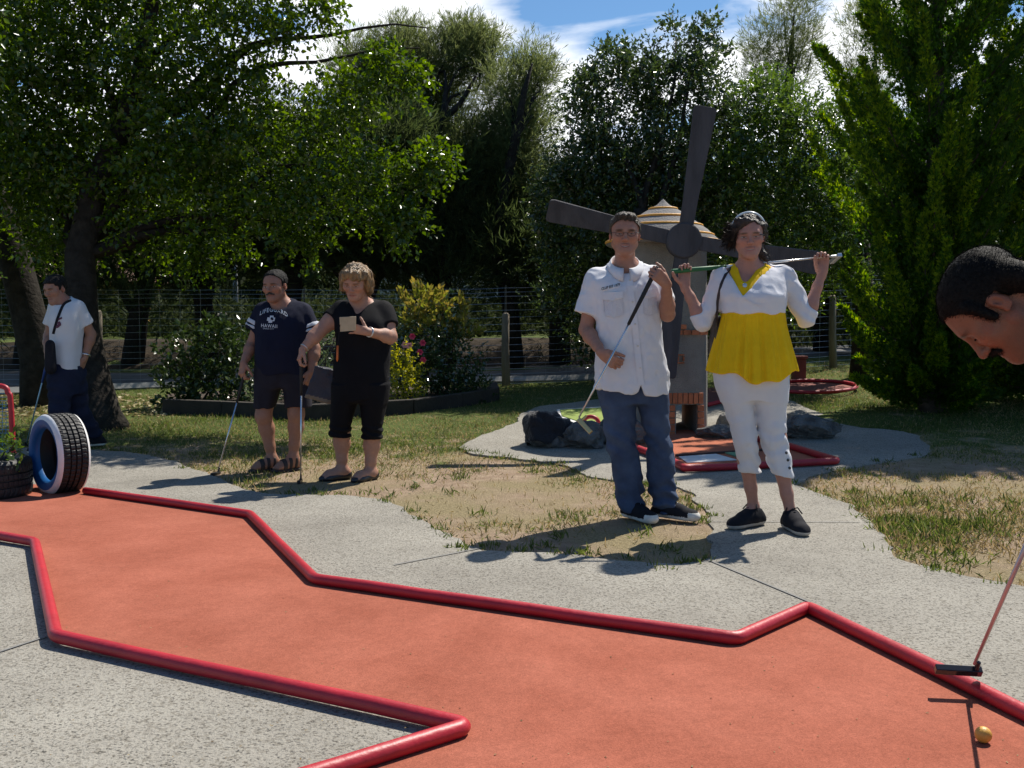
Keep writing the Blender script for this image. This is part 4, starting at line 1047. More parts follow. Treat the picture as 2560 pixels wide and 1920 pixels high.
# ================================================================== cypresses
def cypress(label, base, prof, n_pl, lean, seed):
    r0 = np.random.default_rng(seed)
    t = thing('cypress_tree', base, label, 'tree', 'cypress trees at the right')
    H = prof[-1][0]; zs = [p[0] for p in prof]; rs = [p[1] for p in prof]
    mb = MB(); mb.tube([base + np.array([0, 0, z]) + np.array([lean[0]*z, lean[1]*z, 0]) for z in np.linspace(-.1, H*.95, 10)], [.16*(1 - .93*i/9) for i in range(10)], 10)
    Pa, Da, Na, Pb, Db, Nb = [], [], [], [], [], []
    for i in range(n_pl):
        tt = (i + r0.random()) / n_pl
        z1 = .18 + (H - .23) * tt ** 1.05                      # height of the tip
        rad = np.interp(z1, zs, rs) * r0.uniform(.62, 1.22)
        az = i * 2.39996 + r0.uniform(-.4, .4)
        out = np.array([math.cos(az), math.sin(az), 0])
        ctr = base + np.array([lean[0]*z1, lean[1]*z1, 0])
        tip = ctr + out * rad + np.array([0, 0, z1])
        rise = min(z1 * .6, rad * r0.uniform(.65, 1.15) + .12)
        root = ctr + out * .05 + np.array([0, 0, max(.1, z1 - rise)])
        m = 14; s = np.linspace(0, 1, m)[:, None]
        ax = root + (tip - root) * s; ax[:, 2] += -(np.sin(s[:, 0]*math.pi)) * rise * .16
        mb.tube(ax[:10], [.022*(1 - .08*j) for j in range(10)], 5, cap=False)
        k = int(220 + 560 * rad)
        s = r0.random(k) ** .8; q = np.stack([np.interp(s, np.linspace(0, 1, m), ax[:, j]) for j in range(3)], 1)
        axd = unit(np.stack([np.interp(s, np.linspace(0, 1, m-1), np.diff(ax[:, j])) for j in range(3)], 1))
        side = unit(r0.normal(size=(k, 3)))
        plw = (.13 + .085 * rad) * np.clip((1.04 - s) * 1.5, .05, 1) * (.35 + .65 * np.clip(s * 4, 0, 1))
        q = q + side * (plw * r0.random(k) ** .6)[:, None] * .8
        d = unit(axd * 1.0 + side * .55 + np.array([0, 0, .35]) + r0.normal(size=(k, 3)) * .18)
        tipm = (s > .5) & (r0.random(k) < (.60 if out[0] < .1 else .2))  # light tips crowd the left flank, painting its backlit glow into the foliage
        nn = unit(np.cross(d, r0.normal(size=(k, 3))))
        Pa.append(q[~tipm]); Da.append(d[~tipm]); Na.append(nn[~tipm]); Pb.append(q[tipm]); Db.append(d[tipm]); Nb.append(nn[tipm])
    nc = 9000; zc = r0.uniform(.3, H*.93, nc); rc_ = np.interp(zc, zs, rs)*.68*r0.random(nc)**.5; ac = r0.uniform(0, 2*math.pi, nc)
    Pa.append(base + np.stack([rc_*np.cos(ac) + lean[0]*zc, rc_*np.sin(ac) + lean[1]*zc, zc], 1)); Da.append(unit(np.stack([np.cos(ac)*.5, np.sin(ac)*.5, np.ones(nc)], 1) + r0.normal(size=(nc, 3))*.3)); Na.append(unit(r0.normal(size=(nc, 3))))
    tr = mb.build('trunk', BARK_GREY, t, smooth=True)
    cat_ = np.concatenate
    Pa, Da, Na, Pb, Db, Nb = map(cat_, (Pa, Da, Na, Pb, Db, Nb)); print('cypress', len(Pa) + len(Pb))
    # each spray: one long blade plus two side blades
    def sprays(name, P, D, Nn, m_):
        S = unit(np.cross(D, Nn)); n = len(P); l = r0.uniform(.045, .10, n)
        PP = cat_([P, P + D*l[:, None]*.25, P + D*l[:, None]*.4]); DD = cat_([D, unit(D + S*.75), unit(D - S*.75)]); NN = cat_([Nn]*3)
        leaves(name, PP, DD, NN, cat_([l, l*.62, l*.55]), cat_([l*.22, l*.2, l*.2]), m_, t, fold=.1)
    sprays('crown', Pa, Da, Na, L_CYP); sprays('new_growth_and_glow', Pb, Db, Nb, L_CYPY)
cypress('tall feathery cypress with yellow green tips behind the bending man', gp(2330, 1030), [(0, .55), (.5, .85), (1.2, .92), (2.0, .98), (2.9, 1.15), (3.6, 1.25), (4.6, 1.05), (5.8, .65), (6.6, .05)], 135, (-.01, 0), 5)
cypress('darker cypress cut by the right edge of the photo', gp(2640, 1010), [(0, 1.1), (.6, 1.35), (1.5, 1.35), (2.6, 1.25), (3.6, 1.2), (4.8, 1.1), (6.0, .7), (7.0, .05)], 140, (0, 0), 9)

# ================================================================== flower bed and shrubs
bedp = G([(412, 1034), (560, 1040), (760, 1050), (1030, 1035), (1150, 1018), (1239, 1003)])
bedb = G([(1232, 984), (1100, 985), (900, 985), (700, 988), (560, 995), (420, 1004)])
SOIL = mat('dark_soil', (.055, .038, .026), .95, .4, 12, .8, 50)
bed = thing('flower_bed', gp(800, 1040), 'flower bed edged with a low dark timber border behind the couple', 'flower bed')
sheet('soil', np.concatenate([bedp, bedb]), .10, SOIL, .35, parent=bed, skirt=.05)
mb = MB()
ring = np.concatenate([bedp, [bedb[0]]])
for a, b_ in zip(ring[:-1], ring[1:]):
    d = unit((b_ - a)[None])[0]; n = np.array([-d[1], d[0], 0]) * .05
    q = [a - n, b_ - n, b_ + n, a + n]; V = [p - np.array([0, 0, .05]) for p in q] + [p + np.array([0, 0, .17]) for p in q]
    mb.add(V, [(0,3,2,1),(4,5,6,7),(0,1,5,4),(1,2,6,5),(2,3,7,6),(3,0,4,7)])
mb.build('timber_border', mat('dark_timber', (.035, .028, .022), .9, .3, 6, .5, 30), bed, bevel=.012)

def shrub(label, px0, py0, clumps, leaf, ll, lw, dens, tw=.16, per=8, stems=6, name='shrub', leaf2=None):
    b = gp(px0, py0); t = thing(name, b, label, 'shrub', 'shrubs in the flower bed'); Y = b[1] - .0
    mb = MB()
    for i in range(stems):
        c = clumps[i % len(clumps)]; p = limb_paths(b + np.array([rng.uniform(-.12, .12), rng.uniform(-.1, .1), -.02]), [A(c[0], c[1], Y + c[3])], .2)[0]
        mb.tube(p, [.016*(1 - .08*j) for j in range(len(p))], 5)
    mb.build('stem', BARK_GREY, t, smooth=True)
    Ps, Ds, sel = [], [], []
    for px, py, rpx, dY, *k2 in clumps:
        r_ = rpx / FPX * Y; P, D = twig_leaves([A(px, py, Y + dY)], [np.array([r_, max(.25, r_*.8), r_])], [int(12 + dens*r_*r_)], per, tw, up=.5, outward=.9, leafang=.7)
        Ps.append(P); Ds.append(D); sel.append(np.full(len(P), bool(k2)))
    P, D, sel = np.concatenate(Ps), np.concatenate(Ds), np.concatenate(sel); print('shrub', len(P))
    Nn = unit(rand_dirs(len(P)) + np.array([0, 0, .6])); sz = rng.uniform(.75, 1.2, len(P))
    leaves('foliage', P[~sel], D[~sel], Nn[~sel], ll*sz[~sel], lw*sz[~sel], leaf, t, fold=.12)
    if sel.any(): leaves('young_shoots', P[sel], unit(D[sel] + np.array([0, 0, .8])), Nn[sel], ll*1.5*sz[sel], lw*1.3*sz[sel], leaf2, t, fold=.12)
    return t, Y
L_CAM = leaf_mat('camellia_leaf', (.022, .050, .018), (.050, .088, .032), .16, .15, 1.0)
L_YEL = leaf_mat('golden_leaf', (.22, .24, .02), (.42, .40, .035), .5, .35, .3)
L_SHOOT = leaf_mat('bronze_shoot', (.13, .17, .03), (.20, .16, .045), .3, .4, .6)
L_DK = leaf_mat('dark_shrub_leaf', (.020, .038, .010), (.05, .085, .02), .3, .2, .5)
shrub('large dark leafy shrub at the left end of the flower bed', 520, 1020, [(450, 960, 60, 0), (530, 950, 75, 0), (600, 940, 55, 0), (520, 870, 65, .1), (570, 850, 40, .1), (450, 890, 50, .1), (610, 890, 45, 0), (560, 1000, 60, -.1), (460, 1000, 55, -.1), (540, 835, 28, .1)], L_DK, .075, .042, 420)
shrub('small variegated shrub glimpsed between the navy man and the black clothed woman', 800, 1025, [(640, 960, 35, .1), (640, 1000, 35, 0), (690, 980, 45, .2), (800, 920, 45, .1), (790, 980, 45, .1), (830, 860, 35, .2), (740, 960, 50, .2), (860, 960, 60, .2)], leaf_mat('grey_green_leaf', (.07, .10, .05), (.13, .17, .08), .3, .25, .5), .06, .03, 420)
cs, YC = shrub('glossy camellia shrub with bronze young shoots and pink flowers behind the woman in black', 1100, 1005, [(1080, 860, 75, 0), (1130, 900, 75, 0), (1060, 930, 70, 0), (1150, 950, 60, -.1), (1180, 970, 45, -.1), (1010, 880, 55, 0), (1110, 990, 70, 0), (1020, 960, 50, .1), (1000, 830, 40, .1), (1100, 800, 55, .1), (1060, 770, 48, 0, 1), (1120, 785, 45, 0, 1), (1155, 815, 32, 0, 1), (1040, 800, 35, 0, 1), (1130, 830, 40, 0)], L_CAM, .055, .034, 520, leaf2=L_SHOOT)
shrub('bright golden yellow shrub beside the glossy camellia', 1005, 1012, [(1010, 900, 38, -.35), (1000, 950, 42, -.35), (1020, 940, 38, -.3), (985, 1000, 42, -.3), (1030, 990, 35, -.3), (975, 910, 30, -.3)], L_YEL, .035, .018, 1000, per=9, tw=.13)
shrub('low dark shrub under the right end of the camellia', 1190, 1005, [(1180, 980, 40, -.1), (1205, 975, 25, -.1), (1150, 990, 40, -.1)], L_DK, .045, .02, 800)
# camellia flowers
PINK = mat('pink_petal', (.62, .05, .14), .5, .2, 30); PALE = mat('pale_petal', (.75, .35, .42), .5, .2, 30)
for i, (px, py, m_) in enumerate([(1031, 841, PINK), (1057, 857, PINK), (1050, 880, PINK), (1012, 862, PALE), (1024, 864, PALE), (1058, 900, PINK)]):
    c = A(px, py, YC - .45 - .02*i); mb = MB()
    for ring_, (nn, rr, tilt) in enumerate(((6, .045, .3), (5, .034, .8), (4, .022, 1.2))):
        for k in range(nn):
            a = 2*math.pi*k/nn + ring_*.4; u = Vector((math.cos(a), 0, math.sin(a))); v = Vector((0, -1, 0)); sdir = u.cross(v)
            o_ = u * rr * math.cos(tilt) + v * rr * math.sin(tilt); C0 = Vector(tuple(c))
            mb.add([C0, C0 + o_*.6 + sdir*rr*.45, C0 + o_, C0 + o_*.6 - sdir*rr*.45], [(0, 1, 2, 3)])
    mb.build('flower', m_, cs)

# ================================================================== wire fence
WIRE = mat('galvanised_wire', (.40, .41, .41), .35, .1, 20, metal=.8); POST = mat('weathered_post', (.20, .165, .12), .9, .3, 14, .6, 40, stretch=(1, 1, .15))
fp = [(-300, 967), (250, 966), (760, 966), (1262, 965), (1700, 945), (2080, 918), (2420, 910)]
FP = [gp(x, y) for x, y in fp]
fence = thing('wire_fence', FP[3], 'wire mesh fence strung along the far side of the lawn', 'fence')
mb = MB()
for (a, b_) in zip(FP[:-1], FP[1:]):
    L_ = np.linalg.norm(b_ - a); nseg = 8
    for h in (.04, .11, .18, .25, .33, .42, .51, .60, .70, .80, .90, 1.0, 1.1, 1.2, 1.3, 1.36, 1.42):
        pts = [a + (b_ - a)*t + np.array([0, 0, h]) for t in np.linspace(0, 1, nseg)]
        for p in pts: p[2] = terrain(p[0], p[1]) + h - .012*abs(math.sin(p[0]*3))
        mb.tube(pts, .0024, 3, cap=False)
    for t in np.arange(0, 1, .30 / L_):
        p = a + (b_ - a)*t; z = terrain(p[0], p[1]); mb.tube([(p[0], p[1], z + .04), (p[0], p[1], z + 1.42)], .0011, 3, cap=False)
mb.build('wire_mesh', WIRE, fence)
for i, p in enumerate(FP):
    hh = 1.06 if i in (3,) else 1.12
    mb = MB(); ln = np.array([rng.uniform(-.05, .02), 0, 0])
    mb.tube([p + np.array([.02, 0, -.05]), p + ln*.5 + np.array([0, 0, hh*.5]), p + ln + np.array([0, 0, hh - .03]), p + ln + np.array([0, 0, hh])], [.062, .056, .052, .03], 12)
    mb.build('post', POST, fence, smooth=True)
    if i in (2, 3):
        mb = MB(); mb.tube([p + ln + np.array([0, .03, .6]), p + ln + np.array([0, .03, 1.46])], .012, 6); mb.build('steel_rod', mat('dark_steel', (.05, .055, .05), .5, metal=.5), fence)

# ================================================================== grass blades on the lawn
def blades():
    n0 = 300000
    Y = 3.9 + rng.random(n0) ** 1.25 * 12.5
    px = rng.uniform(-60, 2640, n0); x = (px - 1280) / FPX * Y
    ok = ~inside(PATH, x, Y)
    for po in (LANE, WALK, WL, ell and E3, np.concatenate([bedp, bedb])): ok &= ~inside(po, x, Y)
    x, Y = x[ok], Y[ok]
    back = np.clip((Y - 6.6) / 3.0, 0, 1)
    patch = vnoise(x*.9, Y*.9, 5)*.6 + vnoise(x*2.7, Y*2.7, 8)*.5
    right = np.clip((x - 1.2) / .8, 0, 1) * np.clip((8 - Y)/2, 0, 1)
    dens = np.clip(.07 + .80*back + .55*right + .8*patch, .03, 1)
    ok = rng.random(len(x)) < dens; x, Y, patch, back, right = x[ok], Y[ok], patch[ok], back[ok], right[ok]
    n = len(x)
    P = np.stack([x, Y, terrain(x, Y) - .004], 1)
    D = unit(rng.normal(size=(n, 3))*.75 + np.array([0, 0, .75])); D[:, 2] = np.abs(D[:, 2])
    l = rng.uniform(.018, .05, n) * (1 + .8*np.clip(patch, 0, 1) + .4*right)
    gr = np.clip(.25 + .35*back + .15*right + .7*patch, .06, .85)
    green = rng.random(n) < gr
    straw = leaf_mat('straw_blade', (.22, .175, .075), (.42, .34, .18), .8, .25, .2); gm = leaf_mat('green_blade', (.055, .085, .02), (.14, .18, .05), .6, .35, .3)
    for k, m_, nm, lab in ((green, gm, 'grass', 'green grass blades scattered over the lawn'), (~green, straw, 'dry_grass', 'dry straw coloured grass on the worn lawn')):
        o = leaves(nm, P[k], D[k], unit(rand_dirs(k.sum())), l[k], rng.uniform(.004, .008, k.sum()), m_, fold=.1, curl=.2, loc=(0, 6, 0)); tag(o, lab, 'grass', kind='stuff'); print(nm, k.sum())
blades()
# taller tufts growing at the path edge
def tufts():
    Ps, Ds, Ls = [], [], []
    for edge in (edge_left, edge_mid, edge_right):
        for p in edge[::1]:
            if p[1] > 12: continue
            for _ in range(2):
                if rng.random() < .78: continue
                c = p + np.array([rng.normal(0, .05), rng.normal(.02, .05), 0]); k = rng.integers(10, 34)
                q = c + rng.normal(size=(k, 3))*np.array([.03, .03, 0]); q[:, 2] = terrain(q[:, 0], q[:, 1])
                Ps.append(q); Ds.append(unit(rng.normal(size=(k, 3))*.5 + np.array([0, 0, 1]))); Ls.append(rng.uniform(.018, .055, k))
    for _ in range(70):   # weeds on the right lawn and the bare patch
        if rng.random() < .6: c = gp(rng.uniform(2050, 2560), rng.uniform(1230, 1420))
        else: c = gp(rng.uniform(900, 1760), rng.uniform(1180, 1390))
        if inside(PATH, c[0], c[1]) : continue
        k = rng.integers(10, 40); q = c + rng.normal(size=(k, 3))*np.array([.04, .04, 0]); q[:, 2] = terrain(q[:, 0], q[:, 1])
        Ps.append(q); Ds.append(unit(rng.normal(size=(k, 3))*.6 + np.array([0, 0, 1]))); Ls.append(rng.uniform(.02, .07, k))
    P, D, l = map(np.concatenate, (Ps, Ds, Ls))
    o = leaves('grass_tufts', P, D, rand_dirs(len(P)), l, rng.uniform(.004, .007, len(P)), MATS['green_blade'], fold=.1, curl=.3, loc=(0, 5, 0)); tag(o, 'longer green tufts along the edge of the concrete', 'grass', kind='stuff')
tufts()
# fallen leaves by the bed
n = 900; px, py = rng.uniform(-50, 420, n), rng.uniform(985, 1040, n)
P = np.array([gp(a, b_, .012) for a, b_ in zip(px, py)]); o = leaves('fallen_leaves', P, unit(rng.normal(size=(n, 3))*np.array([1, 1, .15])), unit(rng.normal(size=(n, 3))*.3 + np.array([0, 0, 1])), rng.uniform(.05, .1, n), rng.uniform(.03, .06, n), leaf_mat('fallen_leaf', (.20, .15, .06), (.42, .36, .2), .6, .1, .4), fold=.15, loc=tuple(P[0])); tag(o, 'pale fallen leaves under the left tree', 'leaves', kind='stuff')
# ================================================================== windmill
PLASTER = mat('roughcast_plaster', (.33, .31, .275), .95, .12, 7, 1.6, 120, spec=.1, detail=8)
WOODGREY = mat('weathered_grey_wood', (.062, .060, .068), .85, .25, 9, .5, 60, spec=.2, stretch=(1, 1, .2), detail=8)
ROOFC = mat('grey_roof_render', (.19, .18, .175), .9, .15, 10, .6, 60)
BRICK = mat('orange_brick', (.42, .145, .065), .9, .22, 14, .5, 90, island=.18)
YROPE = mat('yellow_rope', (.75, .36, .05), .55, .2, 40, .3, 90)
wb = gp(1662, 1090); wy = wb[1]
wc = wb + np.array([0, .42, 0])
mill = thing('windmill', wc, 'small roughcast windmill with four grey wooden blades and a ringed conical roof', 'windmill')
zt = at(1660, 612, wy)[2]; g0 = wb[2]
def sup(z, hw, n=44, e=4.5):
    out = []
    for j in range(n):
        a = 2*math.pi*j/n; c, s = math.cos(a), math.sin(a); k = (abs(c)**e + abs(s)**e)**(-1/e); out.append((wc[0] + hw*k*c, wc[1] + hw*k*s, z))
    return out
mb = MB(); lev = [(g0 - .1, .450), (g0 + .5, .447), (g0 + 1.1, .440), (zt + .06, .425)]; V = []
for z, h in lev: V += sup(z, h)
n = 44; F = [(i*n + j, i*n + (j+1) % n, (i+1)*n + (j+1) % n, (i+1)*n + j) for i in range(3) for j in range(n)] + [tuple(reversed(range(n))), tuple(range(3*n, 4*n))]
mb.add(V, F); tower = mb.build('tower', PLASTER, mill)
# tunnel through the tower
ox0, ox1 = at(1690, 1050, wy - .03)[0], at(1743, 1050, wy - .03)[0]; oz = at(1700, 1012, wy - .03)[2]
mb = MB(); mb.box((ox0, wc[1] - .7, g0 - .3), (ox1, wc[1] + .7, oz)); cut = mb.build('cutter', PLASTER)
bo = tower.modifiers.new('b', 'BOOLEAN'); bo.object = cut; bo.operation = 'DIFFERENCE'; bo.solver = 'EXACT'
bpy.context.view_layer.update()
me2 = bpy.data.meshes.new_from_object(tower.evaluated_get(bpy.context.evaluated_depsgraph_get()))
tower.modifiers.clear(); tower.data = me2; COL.objects.unlink(cut); bpy.data.objects.remove(cut)
# bricks on the front
fy = wc[1] - .452
def bricks(lst, name):
    mb = MB()
    for x0, y0, x1, y1 in lst:
        a, b = at(x0, y0, fy), at(x1, y1, fy); g_ = .004
        mb.box((a[0] + g_, fy - .012, b[2] + g_), (b[0] - g_, fy + .02, a[2] - g_))
    return mb.build(name, BRICK, mill, bevel=.004)
bricks([(1668 + 13*i, 981, 1681 + 13*i, 1010) for i in range(-5, 7)], 'brick_lintel')
bricks([(1743, 1012 + 16.5*i, 1761, 1028.5 + 16.5*i) for i in range(5)], 'brick_pillar'); bricks([(1670, 1012 + 16.5*i, 1688, 1028.5 + 16.5*i) for i in range(5)], 'brick_pillar')
bricks([(1560 + 21*i, 824, 1581 + 21*i, 838) for i in range(10)] + [(1696, 810, 1717, 824), (1749, 810, 1770, 824), (1575, 810, 1596, 824)], 'brick_band')
bricks([(1692, 884, 1712, 890), (1692, 904, 1712, 910), (1692, 890, 1698, 904), (1706, 890, 1712, 904)], 'brick_window')
# roof
S_ = FPX / wc[1]
pr = [(.001, 497), (.06, 512), (.19, 531), (.33, 556), (.44, 576), (.55, 602), (.565, 612), (.54, 616), (.30, 612)]
zz = lambda py: at(1655, py, wc[1])[2]
rf_c = (at(1657, 600, wc[1])[0], wc[1], 0)
mb = MB(); mb.lathe([(r_, zz(y)) for r_, y in pr], rf_c, 40); roof = mb.build('roof', ROOFC, mill, smooth=True)
mb = MB()
for y, r_ in ((523, .135), (544, .265), (566, .385), (590, .495), (606, .562)):
    z = zz(y); mb.tube([(rf_c[0] + r_*math.cos(a), rf_c[1] + r_*math.sin(a), z) for a in np.linspace(0, 2*math.pi, 48, endpoint=False)], .0135, 8, closed=True)
mb.build('roof_ring', YROPE, roof, smooth=True)
# hub and blades
hy = fy - .30; hc = at(1709, 602, hy)
mb = MB(); Mh = Matrix.Rotation(R(90), 4, 'X')
mb.lathe([(.001, .055), (.150, .055), (.162, .045), (.165, .02), (.165, -.03), (.001, -.035)], hc, 36, M=Mh); mb.build('hub', WOODGREY, mill)
mb = MB(); mb.tube([hc + np.array([0, .02, 0]), hc + np.array([-.05, .5, 0])], .05, 12); mb.build('axle', WOODGREY, mill, smooth=True)
for dx_, dy_, tw in ((50, 328, .10), (-338, 76, -.45), (338, -56, .25), (-46, -340, .12)):
    L_ = math.hypot(dx_, dy_)/FPX*hy; d = np.array([dx_, 0, dy_])/math.hypot(dx_, dy_); s = np.array([d[2], 0, -d[0]])
    mb = MB(); V = []; K = 12
    prof = [(.10, .065, -.065), (.3, .068, -.068), (.6, .085, -.085), (.9, .103, -.103), (.965, .108, -.108), (.99, .102, -.102), (1.0, .085, -.085)]
    for r_, a, b in prof:
        an = tw*r_; sd_ = s*math.cos(an) + np.array([0, 1, 0])*math.sin(an); nn = np.cross(d, sd_)*.017
        p = hc + d*L_*r_ + np.array([0, -.012, 0])
        V += [p + sd_*a - nn, p + sd_*a + nn, p + sd_*b + nn, p + sd_*b - nn]
    F = [(i*4 + a, i*4 + b, (i+1)*4 + b, (i+1)*4 + a) for i in range(len(prof) - 1) for a, b in ((0, 1), (1, 2), (2, 3), (3, 0))] + [(0, 1, 2, 3), tuple(4*(len(prof) - 1) + k for k in (3, 2, 1, 0))]
    mb.add(V, F); mb.build('blade', WOODGREY, mill, bevel=.006)

# ================================================================== rocks
ROCK = mat('dark_rock', (.055, .055, .058), .9, .55, 7, 1.8, 26, spec=.25, detail=12, col2=(.19, .19, .185)); ROCKL = mat('pale_rock', (.20, .19, .175), .9, .4, 6, 1.4, 26, spec=.2, detail=10)
def rock(label, px0, px1, pyt, pyb, m_, seed, depth=.75, flat=.25):
    b = gp((px0 + px1)/2, pyb); s = FPX/b[1]; w_ = (px1 - px0)/s/2; h = (pyb - pyt)/s
    bm = bmesh.new(); bmesh.ops.create_icosphere(bm, subdivisions=6, radius=1); v = np.array([q.co[:] for q in bm.verts]); F = [[q.index for q in f.verts] for f in bm.faces]; bm.free()
    r0 = np.random.default_rng(seed)
    for _ in range(15):     # chop facets
        d = nrm(r0.normal(size=3) + np.array([0, 0, .3])); t = v @ d; c = r0.uniform(.62, .86); v = v - np.outer(np.maximum(t - c, 0)*.92, d)
    v *= (1 + .10*vnoise(v[:, 0]*2.3 + seed, v[:, 1]*2.3, v[:, 2]*2.3) + .05*vnoise(v[:, 0]*6 + seed, v[:, 1]*6, v[:, 2]*6) + .035*vnoise(v[:, 0]*13, v[:, 1]*13 + seed, v[:, 2]*13) + .02*vnoise(v[:, 0]*29, v[:, 1]*29 + seed, v[:, 2]*29) - .05*np.abs(vnoise(v[:, 0]*4, v[:, 1]*4 + seed, v[:, 2]*4)))[:, None]
    lo, hi = v.min(0), v.max(0); v = (v - (lo + hi)/2)/(hi - lo)*2
    V = np.stack([v[:, 0]*w_, v[:, 1]*w_*depth, (v[:, 2]*.5 + .5)*h*1.12 - .12*h], 1) + b + np.array([0, w_*depth*.8, 0])
    o = mesh_uniform('rock', V, F, m_, smooth=True, loc=tuple(b)); tag(o, label, 'rock', 'rocks around the windmill'); return o
rk = rock('dark boulder with a black jacket thrown over its top', 1308, 1437, 1030, 1124, ROCK, 3)
rock('dark pointed rock just right of the boulder under the jacket', 1395, 1525, 1052, 1128, ROCK, 11)
rock('rounded dark rock half hidden behind the legs in blue jeans', 1490, 1640, 1042, 1118, ROCK, 17)
rock('dark rock with a pale top edge at the right foot of the windmill', 1745, 1850, 1062, 1103, ROCK, 23)
rock('pale squarish stone behind the rock at the windmill foot', 1792, 1840, 1035, 1070, ROCKL, 29)
rock('long low dark rock at the right end of the windmill lane', 1950, 2120, 1036, 1104, ROCK, 31, .6)
rock('small pale flat stone on top behind the long dark rock', 1962, 2030, 1024, 1052, ROCKL, 37, .6)
# jacket over the boulder
bv = bvh_of(rk); oc = origin(rk); pts = []
jk = []
JK = mat('black_jacket', (.006, .0055, .009), .75, .3, 12, .5, 40, spec=.3, sheen=.3)
n1, n2 = 60, 26; V = []; rb = np.array([v.co[:] for v in rk.data.vertices]) + oc; ctr = np.array([(rb[:, 0].min() + rb[:, 0].max())/2, (rb[:, 1].min() + rb[:, 1].max())/2, rb[:, 2].min() + .08])
for i in range(n2 + 1):
    for j in range(n1):
        a = 2*math.pi*j/n1; drop = 1.32 + .16*math.sin(3*a + 1) + .10*math.sin(7*a) + (.42 if math.cos(a - math.pi) > .90 else 0); t = drop*i/n2
        d = np.array([math.sin(t)*math.cos(a), math.sin(t)*math.sin(a), math.cos(t)]); h = bv.ray_cast(Vector(tuple(ctr + d*3)), Vector(tuple(-d)))
        p = np.array(h[0]) if h[0] is not None else ctr + d*.2
        V.append(p + d*(.022 + .016*float(vnoise(p[0]*13, p[1]*13, p[2]*13)) + .012*abs(math.sin(5*a + 3*t))*(i/n2)))
F = [(i*n1 + j, i*n1 + (j+1) % n1, (i+1)*n1 + (j+1) % n1, (i+1)*n1 + j) for i in range(n2) for j in range(n1)]
mb = MB(); mb.add(V, F); jk = mb.build('jacket', JK, smooth=True, loc=tuple(ctr)); so_ = jk.modifiers.new('solid', 'SOLIDIFY'); so_.thickness = .012; so_.offset = -1
tag(jk, 'black jacket with a small white print draped over a dark boulder', 'jacket')

# ================================================================== tyres, goal, ball
RUB = mat('black_rubber', (.014, .014, .015), .55, .3, 14, .15, 60, spec=.4); BLUE = mat('blue_paint', (.012, .10, .30), .4, .12, 8, .1, 30); TWH = mat('white_tyre_paint', (.70, .70, .70), .5, .1, 8, .15, 40)
def tyre(name, loc, M, label, r, w_, painted, cat='tyre'):
    t = thing(name, loc, label, cat)
    ri = r*.66; h = w_/2
    tread = [(r*.955, -h*.93), (r*.985, -h*.78), (r, -h*.60), (r, -h*.40), (r*.955, -h*.385), (r*.955, -h*.30), (r, -h*.285), (r*1.004, -h*.06), (r*.957, -h*.05), (r*.957, h*.05), (r*1.004, h*.06), (r, h*.285), (r*.955, h*.30), (r*.955, h*.385), (r, h*.40), (r, h*.60), (r*.985, h*.78), (r*.955, h*.93)]
    n = 200; V = []; mb = MB()
    for k, (rr, u) in enumerate(tread):
        for j in range(n):
            a = 2*math.pi*j/n; jj = (j + (2 if abs(u) < h*.35 else 0) + int(abs(u)/h*3)) % 4
            q = rr - (.0045 if jj == 0 and 1 <= k <= 16 and rr > r*.97 else 0); V.append(tuple(Vector(loc) + M @ Vector((q*math.cos(a), q*math.sin(a), u))))
    mb.add(V, [(i*n + j, i*n + (j+1) % n, (i+1)*n + (j+1) % n, (i+1)*n + j) for i in range(len(tread) - 1) for j in range(n)])
    mb.build('tread', RUB, t)
    for s in (-1, 1):
        mb = MB(); mb.lathe([(r*.995, s*h*.80), (r*.968, s*h*.945), (r*.92, s*h*1.0), (r*.88, s*h*1.04), (r*.87, s*h*1.05)], loc, 72, M=M.to_4x4()); mb.build('sidewall', TWH if painted else RUB, t, smooth=True)
        mb = MB(); mb.lathe([(r*.87, s*h*1.05), (r*.78, s*h*1.0), (ri, s*h*.86), (ri*1.0, s*h*.55)], loc, 72, M=M.to_4x4()); mb.build('rim_face', BLUE if painted else RUB, t, smooth=True)
    mb = MB(); mb.lathe([(ri, -h*.55), (r*.80, -h*.66), (r*.92, -h*.5), (r*.93, 0), (r*.92, h*.5), (r*.80, h*.66), (ri, h*.55)], loc, 72, M=M.to_4x4()); mb.build('inner_liner', RUB, t, smooth=True)
    return t
nf = nrm([-.68, -.73, 0]); ux = np.array([-nf[1], nf[0], 0])
Mt = Matrix((tuple(ux), (0, 0, 1), tuple(np.cross(ux, [0, 0, 1])))).transposed()
tb = gp(117, 1240); tl = tb + np.array([.045, .10, .272])
tyre('tyre_hoop', tuple(tl), Mt, 'upright black tyre with white rims and blue inside standing on the lane', .272, .205, True)
pb = gp(-92, 1262); pl_ = pb + np.array([0, .26, .135]); pt = tyre('tyre_planter', tuple(pl_), Matrix.Identity(3), 'black tyre lying flat as a planter at the left edge', .29, .25, False, 'planter')
mb = MB(); mb.lathe([(.001, .03), (.2, .03), (.262, -.02)], pl_, 24); mb.build('soil', SOIL, pt)
PC = [pl_ + np.array(v) for v in ((.26, -.05, .22), (.15, 0, .14), (.2, .02, .12), (-.1, 0, .2), (.24, -.08, .10))]
P, D = twig_leaves(PC, [np.array([.05, .05, .08])]*5, [6, 6, 6, 8, 5], 6, .09, up=.9)
pp = thing('potted_plant', pl_, 'small leafy plant growing out of the tyre planter', 'plant'); leaves('foliage', P, D, unit(rand_dirs(len(P)) + np.array([0, 0, .5])), rng.uniform(.04, .065, len(P)), rng.uniform(.018, .028, len(P)), L_LIME, pp, fold=.12)
mb = MB(); [mb.tube([pl_ + np.array([.05, 0, .0]), c + np.array([0, 0, .05])], .005, 5) for c in PC]; mb.build('stem', BARK_GREY, pp)
gY = 7.05
